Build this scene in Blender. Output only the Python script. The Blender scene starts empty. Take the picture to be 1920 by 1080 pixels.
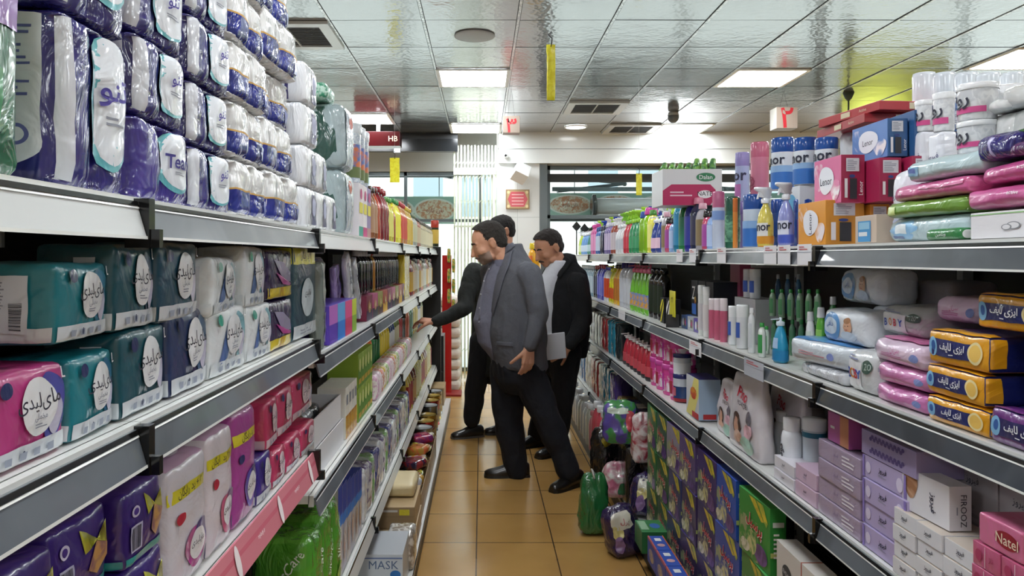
import bpy, math, random, unicodedata
from mathutils import Vector, Matrix, noise
R = math.radians
sc = bpy.context.scene
COL = sc.collection
# ------------------------------------------------------------------ camera
F, CX, CY, EYE = 1380.0, 903.0, 482.0, 1.5
cam = bpy.data.cameras.new('camera'); camo = bpy.data.objects.new('camera', cam); COL.objects.link(camo)
camo.location = (0, 0, EYE); camo.rotation_euler = (R(90), 0, 0)
cam.sensor_width = 36; cam.lens = 36 * F / 1920
cam.shift_x = (960 - CX) / 1920; cam.shift_y = -(540 - CY) / 1920
cam.clip_start = .05; cam.clip_end = 200
sc.camera = camo
# ------------------------------------------------------------------ world, exposure
w = bpy.data.worlds.new('sky'); sc.world = w; w.use_nodes = True
bg = w.node_tree.nodes['Background']; bg.inputs[0].default_value = (.96, .985, 1, 1); bg.inputs[1].default_value = 2.4
sc.view_settings.view_transform = 'Standard'; sc.view_settings.look = 'None'
sc.view_settings.exposure = 0.1; sc.view_settings.gamma = 1; sc.view_settings.use_curve_mapping = False
PANEL_POWER = 25.0
# ------------------------------------------------------------------ materials
def lin(h):
    h = h.lstrip('#'); c = [int(h[i:i+2], 16) / 255 for i in (0, 2, 4)]
    return tuple(x / 12.92 if x < .04045 else ((x + .055) / 1.055) ** 2.4 for x in c) + (1,)
_M = {}
KIND = dict(plain=(.5, 0, 0), card=(.42, 0, .15), film=(.32, 0, .7), wrap=(.25, 0, 1), gloss=(.18, 0, .3), matte=(.85, 0, 0),
            metal=(.32, 1, 0), cloth=(.9, 0, 0), skin=(.5, 0, 0), shoe=(.3, 0, .4), steel=(.22, .85, 0))
def m(h, kind='plain', **k):
    key = (h, kind, tuple(sorted(k.items())))
    if key in _M: return _M[key]
    mt = bpy.data.materials.new(kind + '_' + h.strip('#')); mt.use_nodes = True
    nt = mt.node_tree; b = nt.nodes['Principled BSDF']
    ro, me, co = KIND.get(kind, (.5, 0, 0))
    c = lin(h)
    b.inputs['Base Color'].default_value = c; b.inputs['Roughness'].default_value = k.get('ro', ro)
    b.inputs['Metallic'].default_value = me; b.inputs['Coat Weight'].default_value = co
    b.inputs['Coat Roughness'].default_value = .12
    if kind == 'skin':
        b.inputs['Subsurface Weight'].default_value = .12; b.inputs['Subsurface Radius'].default_value = (.02, .008, .004)
    if kind in ('film', 'wrap', 'cloth', 'skin'):
        tc = nt.nodes.new('ShaderNodeTexCoord'); n = nt.nodes.new('ShaderNodeTexNoise'); bp = nt.nodes.new('ShaderNodeBump')
        sca, st, dist = dict(film=(11, .55, .012), wrap=(16, .8, .016), cloth=(9, .7, .025), skin=(70, .12, .003))[kind]
        n.inputs['Scale'].default_value = k.get('sc', sca); n.inputs['Detail'].default_value = 3
        n.inputs['Distortion'].default_value = 1.6 if kind in ('film', 'wrap') else .4
        bp.inputs['Strength'].default_value = st; bp.inputs['Distance'].default_value = dist
        mp = nt.nodes.new('ShaderNodeMapping'); mp.inputs['Scale'].default_value = (1, 1, .45) if kind == 'wrap' else (1, 1, 1)
        nt.links.new(tc.outputs['Object'], mp.inputs['Vector']); nt.links.new(mp.outputs[0], n.inputs['Vector'])
        nt.links.new(n.outputs['Fac'], bp.inputs['Height'])
        nt.links.new(bp.outputs[0], b.inputs['Normal']); nt.links.new(bp.outputs[0], b.inputs['Coat Normal'])
        if kind == 'cloth':
            n2 = nt.nodes.new('ShaderNodeTexNoise'); n2.inputs['Scale'].default_value = 260
            mx = nt.nodes.new('ShaderNodeMix'); mx.data_type = 'RGBA'; mx.inputs[6].default_value = tuple(x * .8 for x in c[:3]) + (1,)
            mx.inputs[7].default_value = tuple(min(1, x * 1.2) for x in c[:3]) + (1,)
            nt.links.new(tc.outputs['Object'], n2.inputs['Vector']); nt.links.new(n2.outputs['Fac'], mx.inputs[0]); nt.links.new(mx.outputs[2], b.inputs['Base Color'])
    if kind == 'clear':
        b.inputs['Transmission Weight'].default_value = k.get('tr', .75); b.inputs['Roughness'].default_value = .08; b.inputs['IOR'].default_value = 1.3
    if kind == 'glass':
        b.inputs['Transmission Weight'].default_value = 1; b.inputs['Roughness'].default_value = 0; b.inputs['IOR'].default_value = 1.01
        b.inputs['Specular IOR Level'].default_value = .5
    if kind == 'emit':
        b.inputs['Emission Color'].default_value = c; b.inputs['Emission Strength'].default_value = k.get('st', 5)
    _M[key] = mt; return mt
def mottle(h1, h2, scale, ro=.4, coat=.3, detail=3, vec='Object', thr=None):
    """two colours mixed by noise: print, fruit pictures, patterned plastic"""
    key = ('mot', h1, h2, scale, ro, coat, detail, thr)
    if key in _M: return _M[key]
    mt = bpy.data.materials.new('mottled_' + h1.strip('#')); mt.use_nodes = True; nt = mt.node_tree; b = nt.nodes['Principled BSDF']
    tc = nt.nodes.new('ShaderNodeTexCoord'); n = nt.nodes.new('ShaderNodeTexNoise'); n.inputs['Scale'].default_value = scale; n.inputs['Detail'].default_value = detail
    n.inputs['Distortion'].default_value = 1
    r = nt.nodes.new('ShaderNodeValToRGB'); a, z = thr or (.42, .6); r.color_ramp.elements[0].position = a; r.color_ramp.elements[1].position = z
    r.color_ramp.elements[0].color = lin(h1); r.color_ramp.elements[1].color = lin(h2)
    nt.links.new(tc.outputs[vec], n.inputs['Vector']); nt.links.new(n.outputs['Fac'], r.inputs[0]); nt.links.new(r.outputs[0], b.inputs['Base Color'])
    b.inputs['Roughness'].default_value = ro; b.inputs['Coat Weight'].default_value = coat
    _M[key] = mt; return mt
def metal_ceiling():
    mt = bpy.data.materials.new('ceiling_metal'); mt.use_nodes = True; nt = mt.node_tree; b = nt.nodes['Principled BSDF']
    b.inputs['Base Color'].default_value = (.47, .47, .475, 1); b.inputs['Metallic'].default_value = .85; b.inputs['Roughness'].default_value = .15
    tc = nt.nodes.new('ShaderNodeTexCoord'); v = nt.nodes.new('ShaderNodeTexVoronoi'); v.inputs['Scale'].default_value = 34
    n = nt.nodes.new('ShaderNodeTexNoise'); n.inputs['Scale'].default_value = 3.5
    ad = nt.nodes.new('ShaderNodeMath'); ad.operation = 'MULTIPLY_ADD'; ad.inputs[1].default_value = 6
    bp = nt.nodes.new('ShaderNodeBump'); bp.inputs['Strength'].default_value = .2; bp.inputs['Distance'].default_value = .004
    nt.links.new(tc.outputs['Object'], v.inputs['Vector']); nt.links.new(tc.outputs['Object'], n.inputs['Vector'])
    nt.links.new(n.outputs['Fac'], ad.inputs[0]); nt.links.new(v.outputs['Distance'], ad.inputs[2])
    nt.links.new(ad.outputs[0], bp.inputs['Height']); nt.links.new(bp.outputs[0], b.inputs['Normal'])
    return mt
def floor_tiles():
    mt = bpy.data.materials.new('floor_tile'); mt.use_nodes = True; nt = mt.node_tree; b = nt.nodes['Principled BSDF']
    tc = nt.nodes.new('ShaderNodeTexCoord'); mp = nt.nodes.new('ShaderNodeMapping'); mp.inputs['Location'].default_value = (.0264, .003, 0)
    br = nt.nodes.new('ShaderNodeTexBrick'); br.offset = 0; br.squash = 1
    for k, v_ in dict(Scale=1, **{'Brick Width': .402, 'Row Height': .43, 'Mortar Size': .0035, 'Mortar Smooth': .1, 'Bias': 0}).items(): br.inputs[k].default_value = v_
    br.inputs['Color1'].default_value = lin('#c39a5b'); br.inputs['Color2'].default_value = lin('#b88f52'); br.inputs['Mortar'].default_value = lin('#5a452c')
    n = nt.nodes.new('ShaderNodeTexNoise'); n.inputs['Scale'].default_value = 2.2; n.inputs['Detail'].default_value = 6
    mx = nt.nodes.new('ShaderNodeMix'); mx.data_type = 'RGBA'; mx.blend_type = 'MULTIPLY'; mx.inputs[0].default_value = .55
    r = nt.nodes.new('ShaderNodeValToRGB'); r.color_ramp.elements[0].position = .3; r.color_ramp.elements[0].color = (.68, .62, .56, 1); r.color_ramp.elements[1].position = .65
    mr = nt.nodes.new('ShaderNodeMapRange'); mr.inputs[3].default_value = .1; mr.inputs[4].default_value = .3
    bp = nt.nodes.new('ShaderNodeBump'); bp.inputs['Strength'].default_value = .12; bp.inputs['Distance'].default_value = .01
    nt.links.new(tc.outputs['Object'], mp.inputs['Vector']); nt.links.new(mp.outputs[0], br.inputs['Vector']); nt.links.new(tc.outputs['Object'], n.inputs['Vector'])
    nt.links.new(n.outputs['Fac'], r.inputs[0]); nt.links.new(br.outputs['Color'], mx.inputs[6]); nt.links.new(r.outputs[0], mx.inputs[7]); nt.links.new(mx.outputs[2], b.inputs['Base Color'])
    nt.links.new(n.outputs['Fac'], mr.inputs[0]); nt.links.new(mr.outputs[0], b.inputs['Roughness']); nt.links.new(n.outputs['Fac'], bp.inputs['Height']); nt.links.new(bp.outputs[0], b.inputs['Normal'])
    return mt
# ------------------------------------------------------------------ lettering
_forms = {}
for cp in range(0xFB50, 0xFEFD):
    d = unicodedata.decomposition(chr(cp)).split()
    if len(d) == 2 and d[0][0] == '<': _forms.setdefault((chr(int(d[1], 16)), d[0]), chr(cp))
def fa(s):
    o = ''; J = lambda c: (c, '<isolated>') in _forms; NJ = 'اأآدذرزژوؤة'
    for i, c in enumerate(s):
        if not J(c): o += c; continue
        p = i > 0 and J(s[i-1]) and s[i-1] not in NJ; n = i < len(s) - 1 and J(s[i+1]) and c not in NJ
        o += _forms.get((c, '<medial>' if p and n else '<final>' if p else '<initial>' if n else '<isolated>'), c)
    return o[::-1]
_T = {}
def text2d(s, bold=.0):
    """flat lettering, 1 unit high, centred: (verts, faces, width)"""
    if (s, bold) in _T: return _T[(s, bold)]
    c = bpy.data.curves.new('lettering', 'FONT'); c.body = s; c.resolution_u = 2; c.offset = bold; c.fill_mode = 'FRONT'
    o = bpy.data.objects.new('lettering', c); COL.objects.link(o); bpy.context.view_layer.update()
    me = bpy.data.meshes.new_from_object(o.evaluated_get(bpy.context.evaluated_depsgraph_get()))
    vs = [(v.co.x, v.co.y) for v in me.vertices]; fs = [tuple(p.vertices) for p in me.polygons]
    bpy.data.objects.remove(o); bpy.data.curves.remove(c); bpy.data.meshes.remove(me)
    x0, x1 = min(v[0] for v in vs), max(v[0] for v in vs); y0, y1 = min(v[1] for v in vs), max(v[1] for v in vs); h = max(y1 - y0, .01)
    vs = [((x - (x0 + x1) / 2) / h, (y - (y0 + y1) / 2) / h) for x, y in vs]
    _T[(s, bold)] = (vs, fs, (x1 - x0) / h); return _T[(s, bold)]
# ------------------------------------------------------------------ mesh builder
class MB:
    def __init__(s): s.v = []; s.f = []; s.mi = []; s.sm = []; s.mats = []
    def slot(s, mt):
        if mt not in s.mats: s.mats.append(mt)
        return s.mats.index(mt)
    def add(s, vs, fs, mt, smooth=False):
        o = len(s.v); s.v += [tuple(v) for v in vs]; k = s.slot(mt)
        for f in fs: s.f.append(tuple(i + o for i in f)); s.mi.append(k); s.sm.append(smooth)
    def box(s, lo, hi, mt):
        x0, y0, z0 = lo; x1, y1, z1 = hi
        s.add([(x0,y0,z0),(x1,y0,z0),(x1,y1,z0),(x0,y1,z0),(x0,y0,z1),(x1,y0,z1),(x1,y1,z1),(x0,y1,z1)],
              [(0,3,2,1),(4,5,6,7),(0,1,5,4),(1,2,6,5),(2,3,7,6),(3,0,4,7)], mt)
    def bar(s, a, b, wdt, hgt, mt, up=(0, 0, 1)):
        a = Vector(a); b = Vector(b); d = (b - a).normalized(); sd = d.cross(Vector(up))
        if sd.length < 1e-4: sd = Vector((1, 0, 0))
        sd.normalize(); u = sd.cross(d); vs = []
        for p in (a, b):
            for i, j in ((-1,-1),(1,-1),(1,1),(-1,1)): vs.append(p + sd * i * wdt / 2 + u * j * hgt / 2)
        s.add(vs, [(3,2,1,0),(4,5,6,7),(0,1,5,4),(1,2,6,5),(2,3,7,6),(3,0,4,7)], mt)
    def loft(s, rings, mt, smooth=True, caps=True):
        n = len(rings[0]); vs = [p for r in rings for p in r]; fs = []
        for i in range(len(rings) - 1):
            for j in range(n):
                a = i * n + j; b = i * n + (j + 1) % n; fs.append((a, b, b + n, a + n))
        s.add(vs, fs, mt, smooth)
        if caps:
            o = len(s.v) - len(vs); k = s.slot(mt)
            s.f += [tuple(o + j for j in range(n))[::-1], tuple(o + (len(rings) - 1) * n + j for j in range(n))]; s.mi += [k, k]; s.sm += [False, False]
    def lathe(s, prof, mt, n=20, sx=1, sy=1, c=(0, 0, 0), smooth=True, caps=True):
        s.loft([[(c[0] + r * sx * math.cos(2*math.pi*j/n), c[1] + r * sy * math.sin(2*math.pi*j/n), c[2] + z) for j in range(n)] for r, z in prof], mt, smooth, caps)
    def tube(s, pts, r, mt, n=8):
        rings = []; pts = [Vector(p) for p in pts]; u = None
        for i, p in enumerate(pts):
            d = (pts[min(i+1, len(pts)-1)] - pts[max(i-1, 0)]).normalized()
            if u is None: u = d.orthogonal().normalized()
            u = (u - d * u.dot(d)).normalized(); w_ = d.cross(u); rr = r[i] if isinstance(r, (list, tuple)) else r
            rings.append([p + (u * math.cos(2*math.pi*j/n) + w_ * math.sin(2*math.pi*j/n)) * rr for j in range(n)])
        s.loft(rings, mt)
    def sphere(s, c, r, mt, n=16, k=10):
        rr = r if isinstance(r, (tuple, list)) else (r, r, r)
        s.loft([[(c[0] + rr[0]*math.sin(t)*math.cos(2*math.pi*j/n), c[1] + rr[1]*math.sin(t)*math.sin(2*math.pi*j/n), c[2] - rr[2]*math.cos(t)) for j in range(n)]
                for t in [math.pi*(i+.15)/(k+.3) for i in range(k+1)]], mt)
    def mesh(s, name):
        me = bpy.data.meshes.new(name); me.from_pydata(s.v, [], s.f)
        for mt in s.mats: me.materials.append(mt)
        me.polygons.foreach_set('material_index', s.mi); me.polygons.foreach_set('use_smooth', s.sm); me.update(); return me
# a surface maps c in [-1,1]^3 (on the cube) to the product's skin; faces F front(-y) B back N local -x P local +x T top D bottom
def face_c(face, u, v):
    return {'F': (u, -1, v), 'B': (-u, 1, v), 'P': (1, u, v), 'N': (-1, -u, v), 'T': (u, v, 1), 'D': (u, -v, -1)}[face]
AXN = {'F': (0,-1,0), 'B': (0,1,0), 'P': (1,0,0), 'N': (-1,0,0), 'T': (0,0,1), 'D': (0,0,-1)}
class Pack(MB):
    def __init__(s, w, d, h, base, r=.002, puff=0, crink=0, lobes=0, seed=0, n=7, top=None, taper=0, skew=None, side=None):
        MB.__init__(s); s.w, s.d, s.h, s.r, s.puff, s.crink, s.lobes, s.seed, s.taper = w, d, h, min(r, w*.45, d*.45, h*.45), puff, crink, lobes, seed, taper
        s.layer = 0; s.base = base
        def axis(L):
            rr = min(.9, s.r / (L / 2)) if s.r else 0
            a = [-1, -1 + rr * .3, -1 + rr] if rr > 0 else [-1]
            k = n if (puff or crink or lobes) else 1
            if lobes: k = max(k, 9 * lobes)
            inner = [-1 + rr + (2 - 2 * rr) * i / k for i in range(1, k)]
            return a + inner + [-x for x in reversed(a)]
        ax = {'w': axis(w), 'd': axis(d) if not lobes else axis(d), 'h': axis(h)}
        key = {}
        for face, (A, B) in {'F': 'wh', 'B': 'wh', 'N': 'dh', 'P': 'dh', 'T': 'wd', 'D': 'wd'}.items():
            us, vs = ax[A], ax[B]; idx = []
            mt = top if (face == 'T' and top) else (side if side and face in 'NP' else base)
            k = s.slot(mt)
            for v in vs:
                for u in us:
                    c = face_c(face, u, v); kk = tuple(round(x, 4) for x in c)
                    if kk not in key: key[kk] = len(s.v); s.v.append(tuple(s.P(c)))
                    idx.append(key[kk])
            nu = len(us)
            for j in range(len(vs) - 1):
                for i in range(nu - 1):
                    q = (idx[j*nu+i], idx[j*nu+i+1], idx[(j+1)*nu+i+1], idx[(j+1)*nu+i])
                    if len(set(q)) == 4: s.f.append(q); s.mi.append(k); s.sm.append(bool(puff or crink or lobes or s.r > .006))
    def P(s, c):
        hw, hd, hh = s.w/2, s.d/2, s.h/2; q = Vector((c[0]*hw, c[1]*hd, c[2]*hh)); r = s.r
        inn = Vector((max(-hw+r, min(hw-r, q.x)), max(-hd+r, min(hd-r, q.y)), max(-hh+r, min(hh-r, q.z))))
        dv = q - inn
        p = inn + (dv.normalized() * r if dv.length > 1e-9 else dv)
        a, b, e = c
        if s.puff:
            f = s.puff
            if abs(b) >= .999: p.y += math.copysign(f * (1-a*a) * (1-e*e), b)
            elif abs(a) >= .999: p.x += math.copysign(f * (1-b*b) * (1-e*e), a)
            elif e >= .999: p.z += f * .6 * (1-a*a) * (1-b*b)
        if s.lobes and abs(e) < .999:
            k = s.lobes; l = abs(math.sin(math.pi * k * (a + 1) / 2)) ** .6
            p.y *= 1 - .16 * (1 - l)
        if s.taper:
            t = 1 - s.taper * (e * .5 + .5) ** 2; p.y *= t; p.x *= 1 - s.taper * .25 * (e * .5 + .5) ** 2
        if s.crink and abs(e) < .9999 or s.crink and e > 0:
            nz = noise.noise_vector(Vector((p.x, p.y, p.z)) * 24 + Vector((s.seed * 7.3, s.seed, 0)))
            nz2 = noise.noise_vector(Vector((p.x, p.y, p.z)) * 60 + Vector((s.seed * 3.1, 5, s.seed)))
            p += nz * s.crink + nz2 * s.crink * .35
            if e < -.99: p.z = -hh
        p.z += hh
        return p
    def at(s, face, u, v, e):
        return s.P(face_c(face, u, v)) + Vector(AXN[face]) * e
    def eps(s):
        s.layer += 1; return (.0006 if not (s.crink or s.lobes) else .0009 + s.crink*.12) + .00028 * s.layer
    def rect(s, face, u0, v0, u1, v1, mt, k=None):
        e = s.eps(); k = k or (8 if (s.puff or s.crink or s.lobes) else 1)
        if s.lobes and abs(u1-u0) > .3 and face in 'FB': k = max(k, 18)
        vs = [s.at(face, u0+(u1-u0)*i/k, v0+(v1-v0)*j/k, e) for j in range(k+1) for i in range(k+1)]
        fs = [(j*(k+1)+i, j*(k+1)+i+1, (j+1)*(k+1)+i+1, (j+1)*(k+1)+i) for j in range(k) for i in range(k)]
        s.add(vs, fs, mt, s.sm[0] if s.sm else False)
    def poly(s, face, pts, mt):
        """filled star-shaped outline, fan of rings"""
        e = s.eps(); cu = sum(p[0] for p in pts)/len(pts); cv = sum(p[1] for p in pts)/len(pts); n = len(pts)
        K = 8 if s.lobes else (10 if s.crink > .003 else 6) if (s.puff or s.crink) else 1
        vs = [s.at(face, cu, cv, e)]; fs = []
        for k in range(1, K+1):
            for (u, v) in pts: vs.append(s.at(face, cu+(u-cu)*k/K, cv+(v-cv)*k/K, e))
        for j in range(n):
            fs.append((0, 1+j, 1+(j+1) % n))
            for k in range(K-1):
                a = 1+k*n+j; b = 1+k*n+(j+1) % n; fs.append((a, a+n, b+n, b))
        s.add(vs, fs, mt, s.sm[0] if s.sm else False)
    def ell(s, face, cu, cv, ru, rv, mt, wob=0, ph=0, n=28):
        s.poly(face, [(cu + ru*math.cos(t)*(1+wob*math.sin(3*t+ph)), cv + rv*math.sin(t)*(1+wob*math.sin(3*t+ph))) for t in [2*math.pi*i/n for i in range(n)]], mt)
    def text(s, face, st, cu, cv, hv, mt, rot=0, bold=.004, wmax=None):
        """hv: lettering height in v units; wmax: greatest half-width in u units"""
        vs, fs, wd = text2d(st, min(bold, .02)); e = s.eps() + (.003 if s.lobes else .0004 if s.crink > .003 else 0)
        L, H = {'F': (s.w, s.h), 'B': (s.w, s.h), 'N': (s.d, s.h), 'P': (s.d, s.h), 'T': (s.w, s.d), 'D': (s.w, s.d)}[face]
        hm = hv * H * .72
        if wmax:
            lim = wmax * (H if abs(rot) == 90 else L)
            if wd * hm > lim: hm = lim / wd
        cr, sr = math.cos(R(rot)), math.sin(R(rot)); out = []
        for x, y in vs:
            x, y = x*hm, y*hm; x, y = x*cr - y*sr, x*sr + y*cr
            out.append(s.at(face, max(-1, min(1, cu + x/(L/2))), max(-1, min(1, cv + y/(H/2))), e))
        s.add(out, fs, mt, False)
    def bars(s, face, u0, v0, u1, v1, mt, n=9, horiz=True):
        rnd = random.Random(n); 
        for i in range(n):
            a = i/n; b = a + (.3 + .45*rnd.random())/n
            if horiz: s.rect(face, u0, v0+(v1-v0)*a, u1, v0+(v1-v0)*b, mt, 1 if not s.crink else 3)
            else: s.rect(face, u0+(u1-u0)*a, v0, u0+(u1-u0)*b, v1, mt, 1 if not s.crink else 3)
            s.layer -= 1
        s.layer += 1
    def lines(s, face, u0, v0, u1, v1, mt, n=5, seed=1):
        rnd = random.Random(seed)
        for i in range(n):
            v = v1 - (v1-v0)*(i+.5)/n; t = (v1-v0)/n*.22; L = (u1-u0)*(.5+.5*rnd.random())
            s.rect(face, u0, v-t, u0+L, v+t, mt, 1 if not (s.crink or s.puff) else 4); s.layer -= 1
        s.layer += 1
# ------------------------------------------------------------------ objects
ORD = 'first second third fourth fifth sixth seventh eighth ninth tenth eleventh twelfth thirteenth fourteenth fifteenth sixteenth seventeenth eighteenth nineteenth twentieth'.split()
def ordn(i):
    if i < 20: return ORD[i]
    t = {2: 'twenty', 3: 'thirty', 4: 'forty', 5: 'fifty'}[(i+1)//10]
    return (t[:-1] + 'ieth') if (i+1) % 10 == 0 else t + '-' + ORD[(i+1) % 10 - 1]
_seen = {}
def tag(o, label, cat, group=None):
    o['label'] = label; o['category'] = cat
    if group: o['group'] = group
    _seen.setdefault(label, []).append(o); return o
def obj(name, me, parent=None, loc=None, rot=None):
    o = bpy.data.objects.new(name, me); COL.objects.link(o)
    if parent: o.parent = parent
    if loc is not None: o.location = loc
    if rot is not None: o.rotation_euler = rot
    return o
def struct(name, mb, loc=None):
    o = obj(name, mb.mesh(name), None, loc); o['kind'] = 'structure'; return o
def empty(name, loc=(0,0,0), rz=0):
    o = bpy.data.objects.new(name, None); COL.objects.link(o); o.location = loc; o.rotation_euler = (0,0,rz); o.empty_display_size = .05; return o
def dup(root, loc, rz):
    r = root.copy(); COL.objects.link(r); r.location = loc; r.rotation_euler = (0, 0, rz)
    for ch in list(root.children):
        c = ch.copy(); COL.objects.link(c); c.parent = r
        for g in ch.children:
            q = g.copy(); COL.objects.link(q); q.parent = c
    return r
FL, FR = -.475, .89                    # where product fronts stand on either side of the aisle
def Yof(px, X): return F * X / (px - CX)
def Zof(py, Y): return EYE + (CY - py) * Y / F
def rz_of(X): return R(90) if X < 0 else R(-90)
# ================================================================== lamps in the ceiling
GX0, GY0, CEIL = -.368, 4.66, 3.0
WHITE = m('#f4f6f5', 'plain')
def lamp_panel(ix, iy, note, big=True):
    x, y = GX0 + .6*ix, GY0 + .6*iy
    t = empty('ceiling_light', (x + .3, y + .3, CEIL)); tag(t, note, 'ceiling light', 'square ceiling lights')
    f = MB(); f.box((-.3,-.3,-.012),(.3,-.27,-.002), WHITE); f.box((-.3,.27,-.012),(.3,.3,-.002), WHITE); f.box((-.3,-.27,-.012),(-.27,.27,-.002), WHITE); f.box((.27,-.27,-.012),(.3,.27,-.002), WHITE)
    obj('frame', f.mesh('frame'), t)
    d = MB(); d.box((-.27,-.27,-.010),(.27,.27,-.003), m('#f6fbff', 'emit', st=PANEL_POWER)); obj('diffuser', d.mesh('diffuser'), t)
lamp_panel(0, 2, 'lit square ceiling panel straight over the aisle, before the folding gate')
lamp_panel(4, 2, 'lit square ceiling panel above the hand-painted number sign on the baby-care side')
lamp_panel(7, 1, 'lit square ceiling panel above the tall cotton jars, cut by the picture edge')
lamp_panel(0, 6, 'lit square ceiling panel just before the folding gate, beside the red number sign')
lamp_panel(4, 6, 'lit square ceiling panel by the small dome camera near the white beam')
lamp_panel(-2, 5, 'lit square ceiling panel behind the stacked clear-wrapped green packs')
for iy in (-2, -6, -10, -14):
    for ix in (-4, 0, 4, 8): lamp_panel(ix, iy, 'lit square ceiling panel behind the photographer, out of view')
lamp_panel(-6, 2, 'lit square ceiling panel over the next aisle, out of view')
lamp_panel(8, 6, 'lit square ceiling panel far over the next aisle, out of view')
# ================================================================== the room
XL, XR, YB, YN = -4.6, 8.0, 8.85, -5.2
c = MB(); ct = metal_ceiling(); gap = m('#1c1e20', 'matte')
i0, i1 = int((XL-GX0)/.6)-1, int((XR-GX0)/.6)+1; j0, j1 = int((YN-GY0)/.6)-1, 7
for i in range(i0, i1):
    for j in range(j0, j1):
        x, y = GX0+.6*i, GY0+.6*j
        if x+.6 > XR+.4 or x < XL-.4: continue
        rnd = random.Random(i*97+j); tz = [rnd.uniform(-.0015, .0015) for _ in range(4)]
        c.add([(x+.008,y+.005,CEIL+tz[0]),(x+.592,y+.005,CEIL+tz[1]),(x+.592,y+.595,CEIL+tz[2]),(x+.008,y+.595,CEIL+tz[3])], [(0,3,2,1)], ct)
c.add([(XL-.5,YN-.6,CEIL+.02),(XR+.5,YN-.6,CEIL+.02),(XR+.5,9.0,CEIL+.02),(XL-.5,9.0,CEIL+.02)], [(0,3,2,1)], gap)
struct('ceiling', c)
tb = MB(); tm = mottle('#a9adb0', '#f2f4f4', 60, .25, 0, 2); tm.node_tree.nodes['Principled BSDF'].inputs['Metallic'].default_value = .7
for i in range(i0, i1+1):
    x = GX0+.6*i
    if XL-.2 < x < XR+.2:
        tb.box((x-.0085, YN, CEIL-.006), (x+.0085, 8.84, CEIL-.001), tm); tb.box((x-.012, YN, CEIL-.0015), (x+.012, 8.84, CEIL+.012), gap)
struct('trim_1', tb)
fl = MB(); fl.add([(XL-.3,YN-.3,0),(XR+.3,YN-.3,0),(XR+.3,9.9,0),(XL-.3,9.9,0)], [(0,1,2,3)], floor_tiles()); struct('floor', fl)
wallm = m('#cfd0cc', 'plain'); wg = m('#e6e9e6', 'gloss', ro=.16)
b = MB(); b.box((XL-.2, YN, 0), (XL, 10, 3.3), wallm); struct('wall_left', b)
b = MB(); b.box((XR, YN, 0), (XR+.2, 10, 3.3), wallm); struct('wall_right', b)
b = MB(); b.box((XL-.2, YN-.2, 0), (XR+.2, YN, 3.3), m('#b9b7b0', 'plain')); struct('wall_near', b)
# white beam over the shopfront and the pillar that carries it
b = MB(); b.box((.205, YB, 2.63), (XR, YB+.5, 3.3), wg); b.box((.205, YB-.004, 2.80), (XR, YB, 2.805), m('#8d9294'))
struct('wall_beam', b)
b = MB(); b.box((.185, YB+.05, 0), (.70, YB+.45, 2.64), m('#e9ecea', 'gloss', ro=.25))
for z in (.66, 1.32, 1.98): b.box((.184, YB+.048, z), (.701, YB+.05, z+.004), m('#b5b9b8'))
b.box((.432, YB+.047, 0), (.436, YB+.05, 2.63), m('#c1c5c4')); b.box((.70, YB+.1, 0), (.80, YB+.3, 2.64), m('#7f8688', 'metal'))
struct('wall_pillar', b)
b = MB(); b.box((XL, 9.6, 2.62), (.2, 10, 3.3), m('#d8dad8')); b.box((XL, 8.9, 2.93), (-.29, 9.0, 3.05), m('#25282b')); b.box((XL, 8.9, 2.78), (-.29, 9.02, 2.93), m('#1c1f22', 'gloss'))
b.box((-1.06, 8.88, 2.76), (-.98, 8.9, 2.95), m('#9a9d9f', 'metal')); struct('trim_2', b)
# closing pieces above and beside the shopfront so no sky leaks over the ceiling
b = MB(); b.box((XL-.3, YN-.3, 3.3), (XR+.3, 10.05, 3.4), wallm); struct('wall_top', b)
# ---- shopfront glazing
gl = m('#f2fbfa', 'glass'); fr = m('#6c7476', 'metal'); fw = m('#d9dedd', 'plain')
def window(n, x0, x1, y, z0, z1, mull=(), tr=()):
    t = empty('window_%d' % n, (x0, y, z0)); t['kind'] = 'structure'; W, Hh = x1-x0, z1-z0
    f = MB(); k = .05
    f.box((0,-.03,0),(W,.03,k), fr); f.box((0,-.03,Hh-k),(W,.03,Hh), fr); f.box((0,-.03,0),(k,.03,Hh), fr); f.box((W-k,-.03,0),(W,.03,Hh), fr)
    for q in mull: f.box((q-x0-.02,-.03,0),(q-x0+.02,.03,Hh), fr)
    for q in tr: f.box((0,-.03,q-z0-.02),(W,.03,q-z0+.02), fr)
    obj('window_frame', f.mesh('window_frame'), t)
    g = MB(); g.box((k,-.003,k),(W-k,.003,Hh-k), gl); obj('window_glass', g.mesh('window_glass'), t)
window(1, .80, 4.2, YB+.3, 0, 2.63, (2.5,), (2.0,))
window(2, 4.2, XR, YB+.3, 0, 2.63, (6.0,), (2.0,))
window(3, XL, .0, 9.7, 0, 2.62, (-2.4, -1.0), (1.98,))
b = MB(); b.box((.80, YB+.26, 2.43), (XR, YB+.31, 2.53), m('#3c4245')); struct('trim_3', b)
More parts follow.
